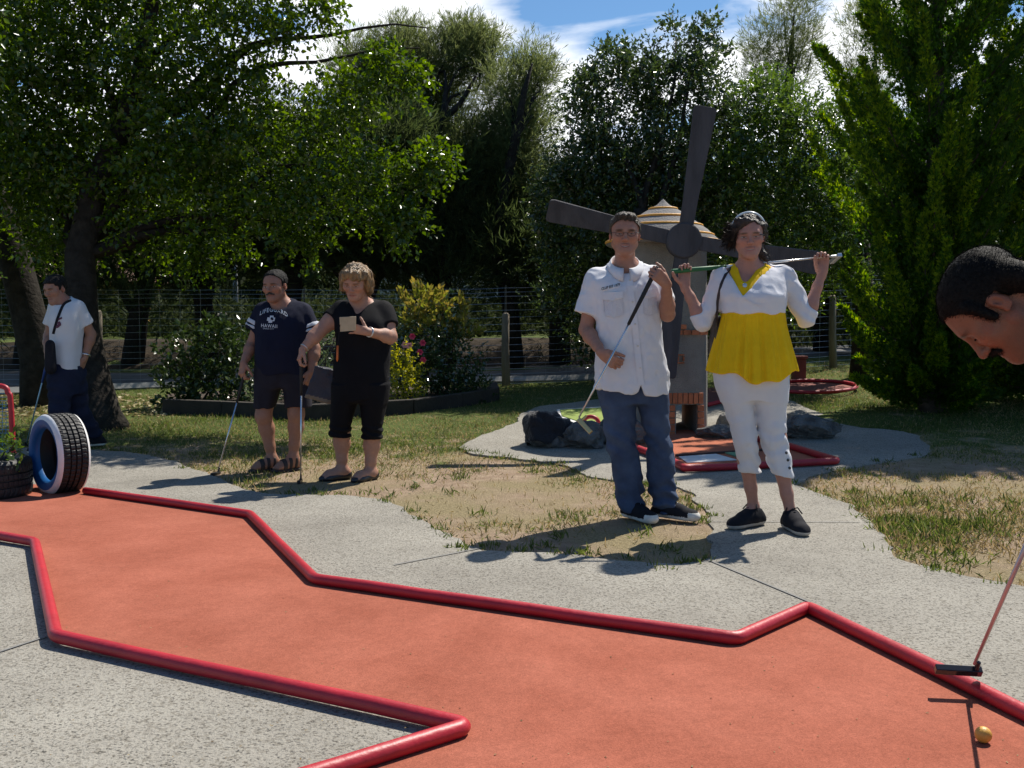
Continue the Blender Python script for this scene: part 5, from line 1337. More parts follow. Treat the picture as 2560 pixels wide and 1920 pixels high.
goal = thing('goal_frame', gp(-80, 1205), 'red tubular goal frame with blue netting at the left edge behind the planter', 'goal')
GA = lambda x, y: at(x, y, gY)
gpt = smooth_poly([GA(-260, 1198), GA(-262, 1000), GA(-235, 966), GA(-100, 962), GA(2, 965), GA(20, 982), GA(27, 1010), GA(36, 1196)], 6)
mb = MB(); mb.tube(gpt, .019, 10); mb.build('frame', RED, goal, smooth=True)
mb = MB(); NETM = mat('blue_netting', (.10, .30, .48), .6)
for x in np.arange(-255, 26, 9): mb.tube([GA(x, 1196), GA(x, 968 if x < 5 else 1005)], .0022, 3, cap=False)
for y in np.arange(975, 1196, 9): mb.tube([GA(-258, y), GA(20 + (y - 975)*.07, y)], .0022, 3, cap=False)
mb.build('net', NETM, goal)
bp_ = gp(2458, 1851, .026)
bm = bmesh.new(); bmesh.ops.create_icosphere(bm, subdivisions=4, radius=.0215); bv_ = [v.co[:] for v in bm.verts]; bf_ = [[q.index for q in f.verts] for f in bm.faces]; bm.free()
o = mesh_uniform('golf_ball', np.array(bv_) + np.array([bp_[0], bp_[1], terrain(bp_[0], bp_[1]) + .0415]), bf_, mat('amber_ball', (.62, .33, .055), .45, .08, 60, .15, 180), smooth=True, loc=(bp_[0], bp_[1], float(terrain(bp_[0], bp_[1])) + .02)); tag(o, 'amber yellow golf ball lying on the salmon carpet', 'golf ball')

# ================================================================== things far behind the fence
TILE = mat('terracotta_tile', (.36, .22, .15), .85, .35, 14, .8, 30, stretch=(1, 6, 1)); CREAM = mat('cream_render', (.52, .46, .36), .9, .08, 5)
hb = at(1150, 900, 30.0); hb[2] = float(terrain(hb[0], 30)); hs = thing('house', hb, 'house with a terracotta tile roof half hidden among the tall trees', 'house')
mb = MB(); mb.box((hb[0] - 2.4, 30, hb[2] - .3), (hb[0] + 2.4, 34, hb[2] + 3.6)); mb.build('wall', CREAM, hs)
mb = MB(); zr = hb[2] + 3.6; x0, x1 = hb[0] - 2.8, hb[0] + 2.8
mb.add([(x0, 29.6, zr - .05), (x1, 29.6, zr - .05), (x1 - 1, 32, zr + 1.3), (x0 + 1, 32, zr + 1.3), (x0, 34.4, zr - .05), (x1, 34.4, zr - .05)], [(0, 1, 2, 3), (5, 4, 3, 2), (4, 0, 3), (1, 5, 2), (0, 4, 5, 1)])
rf = mb.build('roof', TILE, hs); mb = MB(); mb.box((hb[0] - .9, 31.6, zr + .9), (hb[0] - .5, 32, zr + 1.75)); mb.build('chimney', CREAM, rf)
hb2 = at(160, 880, 29.0); hb2[2] = float(terrain(hb2[0], 29)); h2 = thing('house', hb2, 'low house with tile roof and ochre wall far left behind the leaning trunk', 'house')
mb = MB(); mb.box((hb2[0] - 2.6, 29, hb2[2] - .3), (hb2[0] + 2.2, 33, hb2[2] + 1.5)); mb.build('wall', mat('ochre_render', (.50, .30, .08), .9, .1, 5), h2)
mb = MB(); zr = hb2[2] + 1.5; x0, x1 = hb2[0] - 2.9, hb2[0] + 2.5; mb.add([(x0, 28.6, zr - .05), (x1, 28.6, zr - .05), (x1 - .8, 31, zr + 1.0), (x0 + .8, 31, zr + 1.0), (x0, 33.4, zr - .05), (x1, 33.4, zr - .05)], [(0, 1, 2, 3), (5, 4, 3, 2), (4, 0, 3), (1, 5, 2), (0, 4, 5, 1)]); mb.build('roof', TILE, h2)
# low ochre wall
q = [at(x, 835, 22.5) for x in (-300, 60)]; mb = MB(); z0 = float(terrain(q[0][0], 22.5)); mb.box((q[0][0], 22.4, z0 - .1), (q[1][0], 22.6, z0 + .22)); o = mb.build('low_wall', mat('ochre_wall', (.42, .24, .07), .9, .15, 6), loc=(q[0][0], 22.5, z0), bevel=.02); tag(o, 'low ochre wall on the bank at far left', 'wall')
# kiosk with a pale pyramid roof, pole and stone pillars
kc = at(592, 815, 23.0); kz = float(terrain(kc[0], 23)); kk = thing('kiosk', (kc[0], 23, kz), 'small wooden kiosk with a pale pyramid roof behind the mustached man', 'kiosk')
kt = at(592, 823, 23.0)[2]; ka = at(592, 806, 23.0)[2]
mb = MB(); mb.box((kc[0] - .26, 22.75, kz - .1), (kc[0] + .26, 23.25, kt)); mb.build('body', MATS['dark_timber'], kk, bevel=.01)
mb = MB(); mb.add([(kc[0] - .34, 22.66, kt), (kc[0] + .34, 22.66, kt), (kc[0] + .34, 23.34, kt), (kc[0] - .34, 23.34, kt), (kc[0], 23, ka)], [(0, 1, 4), (1, 2, 4), (2, 3, 4), (3, 0, 4), (3, 2, 1, 0)]); mb.build('roof', mat('pale_roof', (.42, .41, .38), .8), kk)
lp = at(590, 815, 24.0); z0 = float(terrain(lp[0], 24)); mb = MB(); mb.tube([(lp[0], 24, z0 - .1), (lp[0], 24, at(584, 700, 24)[2]), (lp[0] - .05, 24, at(584, 480, 24)[2])], [.07, .06, .05], 10); o = mb.build('pole', mat('grey_pole', (.30, .30, .29), .8, .1, 6), smooth=True, loc=(lp[0], 24, z0)); tag(o, 'plain grey pole rising behind the pale kiosk roof', 'pole')
for px, h, lab in ((541, 36, 'round topped stone pillar left of the kiosk'), (558, 38, 'square stone pillar touching the kiosk')):
    c = at(px, 820, 22.0); z0 = float(terrain(c[0], 22)); r_ = .085; z1 = at(px, 820 - h, 22)[2]; mb = MB(); mb.lathe([(r_, z0 - .05), (r_, z1 - .05), (r_*1.15, z1 - .04), (r_*.9, z1), (.001, z1 + .02)], (c[0], 22, 0), 12 if px < 550 else 4); o = mb.build('stone_pillar', ROCKL, loc=(c[0], 22, z0), bevel=.004); tag(o, lab, 'pillar')
# white car
cc = at(380, 828, 42.0); cz = float(terrain(cc[0], 42)); car = thing('parked_car', (cc[0], 42, cz), 'white car parked far away under the trees at left', 'car')
CARW = mat('white_car_paint', (.75, .76, .78), .25, coat=.5); CG = mat('dark_car_glass', (.02, .025, .03), .08, spec=.6)
prof = [(-2.0, .25), (-2.0, .75), (-1.75, .85), (-.9, .92), (-.35, 1.38), (.9, 1.42), (1.5, .98), (2.0, .9), (2.05, .3)]
Mc = Matrix.Rotation(R(35), 4, 'Z'); Mc.translation = Vector((cc[0], 42, cz))
mb = MB(); V = []
for s, k in ((-.85, 1), (.85, 1)): V += [Mc @ Vector((x, s*(.86 if z > 1.1 else 1), z)) for x, z in prof]
n = len(prof); mb.add(V, [(j, (j+1) % n, n + (j+1) % n, n + j) for j in range(n)] + [tuple(range(n)), tuple(reversed(range(n, 2*n)))]); mb.build('body', CARW, car, bevel=.05)
for s in (-1, 1):
    mb = MB(); V = [Mc @ Vector((x, s*.80, z)) for x, z in ((-.8, .95), (-.32, 1.32), (.85, 1.35), (1.3, .98))]; V += [Mc @ Vector((x, s*.87, z)) for x, z in ((-.8, .95), (-.32, 1.32), (.85, 1.35), (1.3, .98))]; mb.add(V, [(0,1,2,3),(7,6,5,4),(0,1,5,4),(1,2,6,5),(2,3,7,6),(3,0,4,7)]); mb.build('window', CG, car)
    for x in (-1.25, 1.25):
        mb = MB(); mb.lathe([(.001, -.1), (.31, -.1), (.31, .1), (.001, .1)], tuple(Mc @ Vector((x, s*.80, .31))), 20, M=Mc.to_3x3().to_4x4() @ Matrix.Rotation(R(90), 4, 'X')); mb.build('wheel', RUB, car)
mb = MB(); V = [Mc @ Vector((x, y, z)) for x, y, z in ((-.93, -.68, .96), (-.93, .68, .96), (-.42, .62, 1.34), (-.42, -.62, 1.34), (-.90, -.68, .93), (-.90, .68, .93), (-.38, .62, 1.30), (-.38, -.62, 1.30))]; mb.add(V, [(0,1,2,3),(7,6,5,4),(0,1,5,4),(1,2,6,5),(2,3,7,6),(3,0,4,7)]); mb.build('windscreen', CG, car)

# crumbs of dead leaf and grit blown over the lane and the concrete
n = 260; px = rng.uniform(0, 2560, n); py = 1180 + 740*rng.random(n); Pq = np.array([gp(a, b_, .022) for a, b_ in zip(px, py)])
o = leaves('leaf_crumbs', Pq, unit(rng.normal(size=(n, 3))*np.array([1, 1, .1])), unit(rng.normal(size=(n, 3))*.2 + np.array([0, 0, 1])), rng.uniform(.004, .014, n), rng.uniform(.002, .006, n), leaf_mat('leaf_crumb', (.10, .06, .025), (.32, .25, .13), .8, .1, .2), fold=.15, loc=tuple(Pq[0])); tag(o, 'tiny crumbs of dead leaf scattered over the lane and path', 'leaf litter', kind='stuff')
# ================================================================== people
def rows(Y0, L):
    o = []
    for py, xl, xr, dep, *dy in L:
        Y = Y0 + (dy[0] if dy else 0); p = at((xl + xr)/2, py, Y); o.append((p[2], p[0], Y, (xr - xl)/2/FPX*Y, dep))
    return o

def inset(rs, a, b=None): return [(z, cx, cy, max(.02, rx - a), max(.02, ry - (a if b is None else b))) for z, cx, cy, rx, ry in rs]

def near(c, r_, h): return (c - r_, c + r_, h)

def build_body(root, prims, subs, skin, fines, paint, h=.008, name='body'):
    fx, fy, fz = [], [], []
    for c, r_, hh in fines:
        fx.append(near(c[0], r_, hh)); fy.append(near(c[1], r_, hh)); fz.append(near(c[2], r_, hh))
    g = Grid.around([p for p, _ in prims], h, (fx, fy, fz))
    return g

def skin_mat(name, rough=.5):
    return mat(name, (.5, .3, .2), rough, var=.09, vscale=42, bump=.22, bscale=260, attr='Col', spec=.35, sss=.06, detail=7)
SKIN = skin_mat('skin')
def cloth(name, col, var=.07, bump=.1, bs=320, rough=.85, vs=8, **k): return mat(name, col, rough, var, vs, bump, bs, spec=.15, **k)

def run(parts, g):
    for op, p, k in parts: (g.add if op == '+' else g.sub)(p, k)

def hair_cap(c, M, s, wide, grow=.012, hairline=.045, sides=-.02, back=-.06, extra=(), cuts=(), noise=(.006, 60), h=.004, fringe=None):
    """short hair as a shell over the cranium"""
    W_ = lambda x, y, z: np.asarray(c) + M @ (np.array([x*wide, y, z])*s)
    E = lambda p, r_: el(W_(*p), np.array([r_[0]*wide, r_[1], r_[2]])*s, M)
    pr = [(E((0, -.022, .045), (.074 + grow, .093 + grow, .080 + grow*1.15)), .01), (E((0, .020, .038), (.066 + grow, .070 + grow*.7, .068 + grow)), .03)] + [(p, k) for p, k in extra]
    g = Grid.around([p for p, _ in pr], h)
    for p, k in pr: g.add(p, k)
    X, Y, Z = g.a[0][:, None, None] - c[0], g.a[1][None, :, None] - c[1], g.a[2][None, None, :] - c[2]
    L = [(X*M[0, i] + Y*M[1, i] + Z*M[2, i])/s for i in range(3)]
    lx, ly, lz = np.abs(L[0])/wide, L[1], L[2]
    # hair boundary: forehead line, temple, in front of ear, nape
    line = np.where(ly > .035, hairline + .55*np.clip(.075 - ly, 0, .04)*-1 + .5*np.clip(lx - .045, 0, .03)*-1, np.where(ly > .012, sides - .01, np.where(ly > -.03, sides + .022, back)))
    g.D = np.maximum(g.D, ((line - lz)*.7*s).astype(np.float32))
    for p, k in cuts: g.sub(p, k)
    if noise: g.warp(lambda x, y, z: noise[0]*(vnoise(x*noise[1], y*noise[1], z*noise[1]*.6) + .5*vnoise(x*noise[1]*2.2, y*noise[1]*2.2, z*noise[1])))
    return g

def strands(parent, o, n, l, w_, m_, seed=1, lift=.35, dirf=None, name='hair_strands', keepf=None):
    """thin hairs rooted on a hair mesh"""
    r0 = np.random.default_rng(seed); me = o.data; off = origin(o)
    C = np.array([p.center[:] for p in me.polygons]) + off; Nn = np.array([p.normal[:] for p in me.polygons])
    if keepf is not None: k = keepf(C, Nn); C, Nn = C[k], Nn[k]
    i = r0.integers(0, len(C), n); P = C[i] + r0.normal(size=(n, 3))*.003; N_ = Nn[i]
    D = dirf(P, N_) if dirf is not None else np.tile([0, 0, -1.], (n, 1))
    D = unit(D - N_*(D*N_).sum(1)[:, None] + N_*lift + r0.normal(size=(n, 3))*.22)
    return leaves(name, P - N_*.002, D, N_ + r0.normal(size=(n, 3))*.2, l*r0.uniform(.6, 1.3, n), w_, m_, parent, fold=0, curl=.15)

def glasses(root, W_, m_, rad=(.021, .0145), y=.103, z=.002, th=1.0):
    mb = MB()
    for q in (-1, 1):
        mb.tube([W_(q*.032 + rad[0]*math.cos(a), y - abs(q*.032 + rad[0]*math.cos(a))*.12, z + rad[1]*math.sin(a)) for a in np.linspace(0, 2*math.pi, 20, endpoint=False)], .0013*th, 5, closed=True)
        mb.tube([W_(q*.053, y - .006, z + .006), W_(q*.072, .080, z + .008), W_(q*.081, .03, z + .010), W_(q*.083, -.01, z + .008)], .0015*th, 5)
    mb.tube([W_(-.011, y - .001, z + .004), W_(0, y + .003, z + .006), W_(.011, y - .001, z + .004)], .0015*th, 5)
    return mb.build('glasses', m_, root, smooth=True)

STEEL = mat('chrome_steel', (.62, .62, .63), .22, metal=.9); GRIPB = mat('black_grip', (.012, .012, .013), .7, .2, 60, .4, 200)
BRASS = mat('brass_head', (.55, .42, .20), .35, metal=.7); DKHEAD = mat('dark_club_head', (.03, .03, .032), .35, metal=.4)
GREENG = mat('green_grip', (.015, .12, .04), .6, .1, 40); SOLE = mat('white_rubber_sole', (.62, .60, .55), .7, .1, 20); LACE = mat('white_lace', (.72, .72, .72), .9)
CANV = cloth('black_canvas', (.016, .016, .020), .2); WHITE_SHIRT = cloth('white_shirt_cotton', (.70, .70, .73), .03, .1, 300)

# ------------------------------------------------------------------ young man in the white shirt
def young_man():
    Y0 = gp(1612, 1300)[1]; J = lambda x, y, d=0: at(x, y, Y0 + d)
    base = gp(1620, 1296); root = thing('person', base, 'young man in white short sleeved shirt and blue jeans holding a putter across his body', 'person', 'people on the golf ground')
    hc = J(1562, 588, -.03); M = frame((-.07, -1, -.03), (.015, 0, 1)); s, wd = .985, 1.07
    H, W_ = head(hc, M, s, wide=wd, smile=1)
    R_ = rows(Y0, [(666, 1520, 1612, .070, .075), (676, 1498, 1630, .088, .058), (690, 1476, 1648, .106, .038), (715, 1474, 1652, .122, .014), (745, 1482, 1654, .130, -.002), (790, 1491, 1652, .130, -.01), (840, 1490, 1655, .128, -.01), (890, 1488, 1662, .130, -.01), (930, 1486, 1669, .135, -.01), (975, 1484, 1676, .138, -.01)])
    body = inset([r for r in R_[:-1]], .018, .014)
    shR, shL = J(1492, 698, .048), J(1634, 694, .048)
    eR, wR = J(1465, 824, .03), J(1506, 884, -.19)
    eL, wL = J(1669, 786, -.06), J(1665, 708, -.24)
    pr = [(loft(body, n=2.2), .02), (rc(W_(0, -.018, -.045), J(1564, 676, .02), .054, .060), .03), (rc(J(1564, 672, .02), shR, .05, .05), .04), (rc(J(1564, 672, .02), shL, .05, .05), .04)]
    pr += arm(shR, eR, wR, k=.98) + arm(shL, eL, wL, k=.98)
    hR = hand(wR, (.72, -.30, -.55), (.50, .80, -.05), (.45, -.35, .8), 1.0, curl=(62, 66, 68, 70), thumb=(.35, .9, .35), tcurl=8)
    hL = hand(wL, (-.66, -.45, .55), (-.42, .86, .20), (.56, -.10, .82), 1.0, curl=(70, 76, 78, 80), thumb=(.55, .75, .45), tcurl=22, mcp=.75)
    pr += hR + hL
    hipR, hipL = J(1545, 975), J(1628, 975); kR, kL = J(1552, 1106), J(1646, 1106); aR, aL = J(1580, 1256, .02), J(1662, 1256, .02)
    pr += leg(hipR, kR, aR, k=.92) + leg(hipL, kL, aL, k=.92)
    g = Grid.around([p for p, _ in pr] + [p for _, p, _ in H], .009, *[([near(hc[i], .14, .003), near(wR[i], .12, .0035), near(wL[i], .13, .0035)],) for i in ()] or [tuple([near(hc[i], .14, .003), near(wR[i] + (.03, -.02, -.03)[i], .09, .0035), near(wL[i] + (-.02, 0, .07)[i], .09, .0035)] for i in range(3))])
    for p, k in pr: g.add(p, k)
    run(H, g)
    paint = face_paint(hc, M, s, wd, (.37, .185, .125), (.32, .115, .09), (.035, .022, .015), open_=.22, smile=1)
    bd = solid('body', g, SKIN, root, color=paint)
    # hair
    hg = hair_cap(hc, M, s, wd, .0095, .078, .0, -.055, extra=[(el(W_(0, .048, .106), np.array([.056, .045, .020])*s, M), .02)], noise=(.0045, 80), h=.0035)
    HB = mat('dark_brown_hair', (.058, .041, .026), .45, .45, 90, .8, 160, spec=.5); hr = solid('hair', hg, HB, root, it=0)
    strands(root, hr, 2200, .010, .0012, HB, 2, .45, dirf=lambda P, N_: np.tile([0, -.9, .1], (len(P), 1)), keepf=lambda C, N_: C[:, 2] > hc[2] + .06)
    glasses(root, W_, mat('dark_frame', (.02, .018, .02), .3, metal=.4), th=.75)
    # shirt
    fold = lambda a, z: 1 + .018*np.sin(a*5 + z*9)*np.clip((1.15 - z)/.3, 0, 1)
    hem = lambda x, y: -.018*np.cos(x*9) + .055*np.exp(-((x - .036)/.014)**2)*(y < 0) - .02*np.clip(x - .02, 0, .1)/.1
    sp = [(loft(R_, n=2.4, hem=hem, mod=fold), .02), (rc(J(1558, 679, .06), shR, .048, .054), .05), (rc(J(1572, 679, .06), shL, .048, .054), .05)]
    cR = shR + (eR - shR)*.70; cL = shL + (eL - shL)*.72
    sp += [(rc(shR, cR + np.array([-.012, 0, 0]), .068, .079, cap_b=True), .035), (rc(shL, cL, .068, .076, cap_b=True), .035)]
    g = Grid.around([p for p, _ in sp], .0065)
    for p, k in sp: g.add(p, k)
    g.warp(lambda x, y, z: .007*vnoise(x*16 + 3, y*16, z*9) + .0045*vnoise(x*34, y*34, z*20) + .004*np.sin((x*.8 + z)*60 + 4*vnoise(x*8, y*8, z*8))*np.clip(vnoise(x*7, y*7, z*7 + 5), 0, 1) + crease(x, y, z, 15, .010, 3.0))
    nb = J(1563, 663, .0)
    g.sub(rc(nb + V3(0, 0, .10), nb + V3(0, .0, -.03), .070, .060), .004)
    vt = J(1573, 678, -.16); g.sub(rc(J(1562, 656, -.05), J(1574, 684, -.125), .056, .014), .004)
    sh = solid('shirt', g, WHITE_SHIRT, root)
    bv = bvh_of(sh)
    WS2 = cloth('white_shirt_seam', (.66, .66, .70), .03, .4, 240)
    ribbon_on('placket', bv, [(1573, 684), (1578, 740), (1586, 800), (1592, 860), (1598, 920), (1604, 962)], .034, WHITE_SHIRT, sh, .003, .004)
    for i in range(5):
        p = on(bv, 1575 + 6.5*i, 700 + 55*i, .009)
        if p is not None:
            mb = MB(); mb.lathe([(.001, .003), (.0055, .002), (.006, 0)], p, 10, M=Matrix.Rotation(R(90), 4, 'X')); mb.build('button', SOLE, sh)
    for x0, x1, ya, yb in ((1507, 1557, 728, 795), (1606, 1642, 722, 790)):
        patch_on('pocket', bv, [(x0, ya + 4), (x1, ya), (x1 + 2, yb - 8), ((x0 + x1)/2 + 3, yb), (x0 + 5, yb - 5)], WS2, sh, .006)
        patch_on('pocket_flap', bv, [(x0 - 1, ya + 3), (x1 + 1, ya - 1), (x1 + 2, ya + 17), ((x0 + x1)/2, ya + 24), (x0, ya + 21)], WHITE_SHIRT, sh, .011)
    patch_on('chest_label', bv, [(1501, 719), (1551, 707), (1553, 716), (1504, 729)], mat('label_white', (.72, .72, .72), .8), sh, .005)
    text_on('chest_lettering', bv, 'CLUP EST 1979', lambda u, v: (1503.5 + u*46, 725.5 - u*11.5 - v*6.6), mat('black_print', (.012, .012, .02), .8), sh, .008, bold=.02)
    # collar: stand round the neck and two turned down leaves
    mb = MB(); V = []; K = 30; ring = []
    for i in range(K):
        a = math.radians(-90 + 9 + 342*i/(K-1)); fr = math.exp(-(min(i, K-1-i)/5.0)**2); fv = math.exp(-(min(i, K-1-i)/6.5)**2)      # fr = 1 at the two front points
        up_ = .054 + .014*math.sin(a) - .062*fv
        c_, s_ = math.cos(a), math.sin(a)*.95
        q = [(.064 + .030*fv, -.030 - .02*fv), (.066 + .030*fv, up_ - .004), (.069 + .030*fv, up_ + .001), (.073 + .030*fv, up_ - .004), (.090 + .030*fr, .004 - .030*fr), (.098 + .044*fr, -.008 - .052*fr)]
        for j_, (r_, z) in enumerate(q):
            p = nb + np.array([r_*c_, .028 + r_*s_, z])
            if j_ > 3:
                h_ = bv.ray_cast(Vector((p[0], p[1], nb[2] + .3)), Vector((0, 0, -1)))
                if h_[0] is not None: p[2] = max(p[2], h_[0].z + .009) if j_ == 4 else h_[0].z + .010
            V.append(p)
    F = [(i*6 + j, i*6 + j + 1, (i+1)*6 + j + 1, (i+1)*6 + j) for i in range(K-1) for j in range(5)]
    mb.add(V, F); co = mb.build('collar', WHITE_SHIRT, sh, smooth=True); m_ = co.modifiers.new('s', 'SOLIDIFY'); m_.thickness = .004
    # jeans
    JEAN = cloth('blue_denim', (.040, .060, .115), .28, .5, 420, vs=6, col2=(.085, .12, .20), detail=8)
    Lr = rows(Y0, [(955, 1490, 1590, .105), (1000, 1500, 1592, .102), (1040, 1508, 1591, .095), (1075, 1512, 1588, .088), (1106, 1516, 1588, .085), (1150, 1526, 1598, .085, .01), (1185, 1531, 1605, .085, .01), (1215, 1536, 1610, .085, .01), (1245, 1542, 1608, .082, .01), (1268, 1549, 1608, .078, 0), (1276, 1553, 1608, .074, 0)])
    Rr2 = rows(Y0, [(950, 1585, 1668, .105), (1000, 1592, 1671, .102), (1040, 1600, 1674, .095), (1075, 1609, 1677, .088), (1106, 1615, 1678, .085), (1150, 1617, 1686, .085, .01), (1185, 1618, 1688, .085, .01), (1215, 1621, 1688, .085, .01), (1245, 1627, 1693, .082, .01), (1265, 1634, 1693, .08, 0), (1276, 1638, 1690, .076, 0)])
    pel = rows(Y0, [(925, 1497, 1663, .110), (945, 1496, 1664, .112), (980, 1497, 1669, .112), (1008, 1505, 1670, .105)])
    jp = [(loft(Lr, n=2.1), .012), (loft(Rr2, n=2.1), .012), (loft(pel, n=2.3), .03)]
    g = Grid.around([p for p, _ in jp], .0065)
    for p, k in jp: g.add(p, k)
    def wr(x, y, z):
        lowm = np.clip((.42 - z)/.3, .12, 1); kn = np.exp(-((z - .48)/.1)**2)
        return -.014*lowm*np.sin(z*78 + 6*vnoise(x*10, y*10, z*4) + x*30)*np.clip(.55 + vnoise(x*12, y*12, z*6 + 2), 0, 1.2) - .008*kn*np.sin(z*60 + x*40 + 3*vnoise(x*9, y*9, z*5)) + .006*vnoise(x*20, y*20, z*12) + crease(x, y, z, 17, .008, 9.0)*np.clip((.75 - z)/.3, .3, 1) - .006*np.sin(x*55 - z*30)*np.exp(-((z - .84)/.07)**2)
    g.warp(wr)
    je = solid('jeans', g, JEAN, root)
    for an, d in ((aR, (.50, -.86, 0)), (aL, (.80, -.60, 0))): sneaker(root, an + np.array([0, -.02, 0]), d, 0.016 if an is aL else 0.012, .285, .049, CANV, SOLE, None, LACE, h=.10)
    # putter
    g1 = wL + nrm([-.66, -.45, .55])*.078 + nrm([-.42, .86, .20])*.030; g0 = wR + nrm([.72, -.30, -.55])*.085 + nrm([.5, .8, -.05])*.024
    d = nrm(g0 - g1); top = g1 - d*.045; bot = J(1447, 1058, -.36)
    putter('putter', 'putter with black grip and brass head held across the white shirt', top, bot, J(1470, 1084, -.40) - J(1443, 1055, -.36), .36, STEEL, GRIPB, BRASS, .088)
    return root
young_man()
# ------------------------------------------------------------------ young woman in yellow and white
def fine3(*pts):
    """fine grid ranges around head and hands: (centre, half size, step)"""
    return tuple([near(c[i], r_, h) for c, r_, h in pts] for i in range(3))

def young_woman():
    Y0 = gp(1900, 1325)[1]; J = lambda x, y, d=0: at(x, y, Y0 + d)
    base = gp(1905, 1320); root = thing('person', base, 'young woman in yellow top, white bolero and cropped trousers, club across her shoulders', 'person', 'people on the golf ground')
    hc = J(1871, 593, -.02); M = frame((-.13, -1, -.10), (-.05, 0, 1)); s, wd = .955, 1.05
    H, W_ = head(hc, M, s, fem=True, wide=wd, smile=.5)
    T = rows(Y0, [(662, 1832, 1912, .062, .068), (675, 1806, 1948, .082, .050), (692, 1790, 1968, .100, .030), (715, 1790, 1966, .112, .008), (740, 1796, 1962, .125, -.01), (768, 1805, 1960, .122, -.01), (800, 1808, 1958, .112, 0), (860, 1802, 1962, .120, 0), (920, 1792, 1966, .130), (960, 1790, 1968, .132)])
    shR, shL = J(1806, 695, .045), J(1960, 691, .045)
    eR, wR = J(1757, 806, .02), J(1712, 716, .03); eL, wL = J(2016, 796, .02), J(2055, 684, .05)
    pr = [(loft(inset(T, .012), n=2.1), .02), (rc(W_(0, -.018, -.045), J(1871, 676, .02), .050, .056), .03), (rc(J(1872, 674, .02), shR, .045, .046), .04), (rc(J(1872, 674, .02), shL, .045, .046), .04)]
    pr += arm(shR, eR, wR, k=.88) + arm(shL, eL, wL, k=.88)
    hR = hand(wR, (-.02, .10, 1), (.10, -1, .12), (-.95, -.1, .2), .92, curl=(70, 68, 66, 66), thumb=(.75, .55, .35), tcurl=18, mcp=.35)
    hL = hand(wL, (.06, .06, 1), (-.30, -.9, .1), (-.8, .3, .2), .92, curl=(62, 66, 70, 72), thumb=(.3, .8, .5), tcurl=15, mcp=.5)
    pr += hR + hL
    hipR, hipL = J(1832, 960), J(1925, 960); kR, kL = J(1861, 1095, -.01), J(1941, 1095, -.02); aR, aL = J(1884, 1268, .06), J(1978, 1290, -.05)
    pr += leg(hipR, kR, aR, k=.84) + leg(hipL, kL, aL, k=.84)
    for a, d in ((aR, (-.80, -.60, 0)), (aL, (.10, -1, 0))): pr += [(rc(a, a + np.array([d[0]*.05, d[1]*.05, -.04]), .032, .034), .02)]
    g = Grid.around([p for p, _ in pr] + [p for _, p, _ in H], .009, fine3((hc, .14, .003), (wR + (-.01, -.02, .06), .10, .0032), (wL + (0, -.02, .06), .09, .0032)))
    for p, k in pr: g.add(p, k)
    run(H, g)
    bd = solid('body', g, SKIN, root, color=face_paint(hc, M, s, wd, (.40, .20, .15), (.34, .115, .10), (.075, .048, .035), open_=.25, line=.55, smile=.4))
    # hair: swept fringe, loose wavy sides, low pony tail
    HB = mat('wavy_brown_hair', (.030, .019, .013), .45, .4, 50, .8, 130, spec=.5)
    ex = [(rc(W_(.055, .055, .085), W_(.083, .035, .01), .026, .022), .02), (rc(W_(.020, .078, .092), W_(.072, .060, .045), .018, .016), .02), (rc(W_(.074, .0, .05), W_(.092, -.02, .0), .026, .020), .025), (rc(W_(.07, -.05, .05), W_(.088, -.05, -.01), .034, .026), .03),
          (rc(W_(-.078, .0, .06), W_(-.085, -.03, .005), .018, .02), .02), (rc(W_(0, -.1, .04), W_(-.03, -.11, -.07), .05, .04), .03), (rc(W_(-.05, -.07, -.04), W_(-.075, -.05, -.10), .035, .022), .03), (rc(W_(-.075, -.05, -.10), W_(-.09, -.04, -.125), .022, .014), .02)]
    hg = hair_cap(hc, M, s, wd, .009, .074, .0, -.05, extra=ex, noise=(.006, 50), h=.0038)
    for p, k in ex: hg.add(p, .012)
    hg.sub(el(W_(-.022, .105, .052), np.array([.052, .04, .042])*s, M), .01)
    hg.warp(lambda x, y, z: .006*vnoise(x*60, y*60, z*25))
    hr = solid('hair', hg, HB, root, it=0)
    strands(root, hr, 1500, .028, .0009, HB, 4, .14, dirf=lambda P, N_: unit(np.stack([(P[:, 0] - hc[0])*4, 0*P[:, 0] + .6, -np.ones(len(P))*.6], 1) + .35*rand_dirs(len(P))), keepf=lambda C, N_: (C[:, 1] > hc[1] - .06))
    strands(root, hr, 420, .055, .0012, HB, 14, .55, dirf=lambda P, N_: unit(np.stack([-np.ones(len(P))*.5, 0*P[:, 0] + .2, -np.ones(len(P))*.7], 1) + .7*rand_dirs(len(P))), keepf=lambda C, N_: ((C - hc) @ M[:, 0] > .055) & (C[:, 2] < hc[2] + .07), name='loose_curls')
    strands(root, hr, 420, .045, .0012, HB, 15, .5, dirf=lambda P, N_: unit(.8*rand_dirs(len(P)) + np.array([.3, .2, -.4])), keepf=lambda C, N_: ((C - hc) @ M[:, 1] < -.03), name='loose_curls')
    mb = MB(); hb = [W_((.074 + .0150)*math.cos(a), .005 + .022*math.sin(a), .045 + (.080 + .0150)*math.sin(a)) for a in np.linspace(-.25, math.pi + .25, 30)]
    mb.tube(hb, .0075, 8, flat=.8, up=None); mb.build('headband', mat('pale_blue_headband', (.62, .70, .74), .35, coat=.3), root, smooth=True)
    # glasses arm glinting at the temple
    mb = MB(); mb.tube([W_(-.050, .088, .010), W_(-.070, .066, .012), W_(-.080, .03, .012)], .0022, 5); mb.build('glasses', mat('thin_dark_frame', (.03, .025, .03), .3, metal=.3), root, smooth=True)
    mb = MB(); c = J(1862, 713, -.145); mb.lathe([(.001, .004), (.011, .003), (.0125, 0)], c, 16, M=Matrix.Rotation(R(80), 4, 'X'))
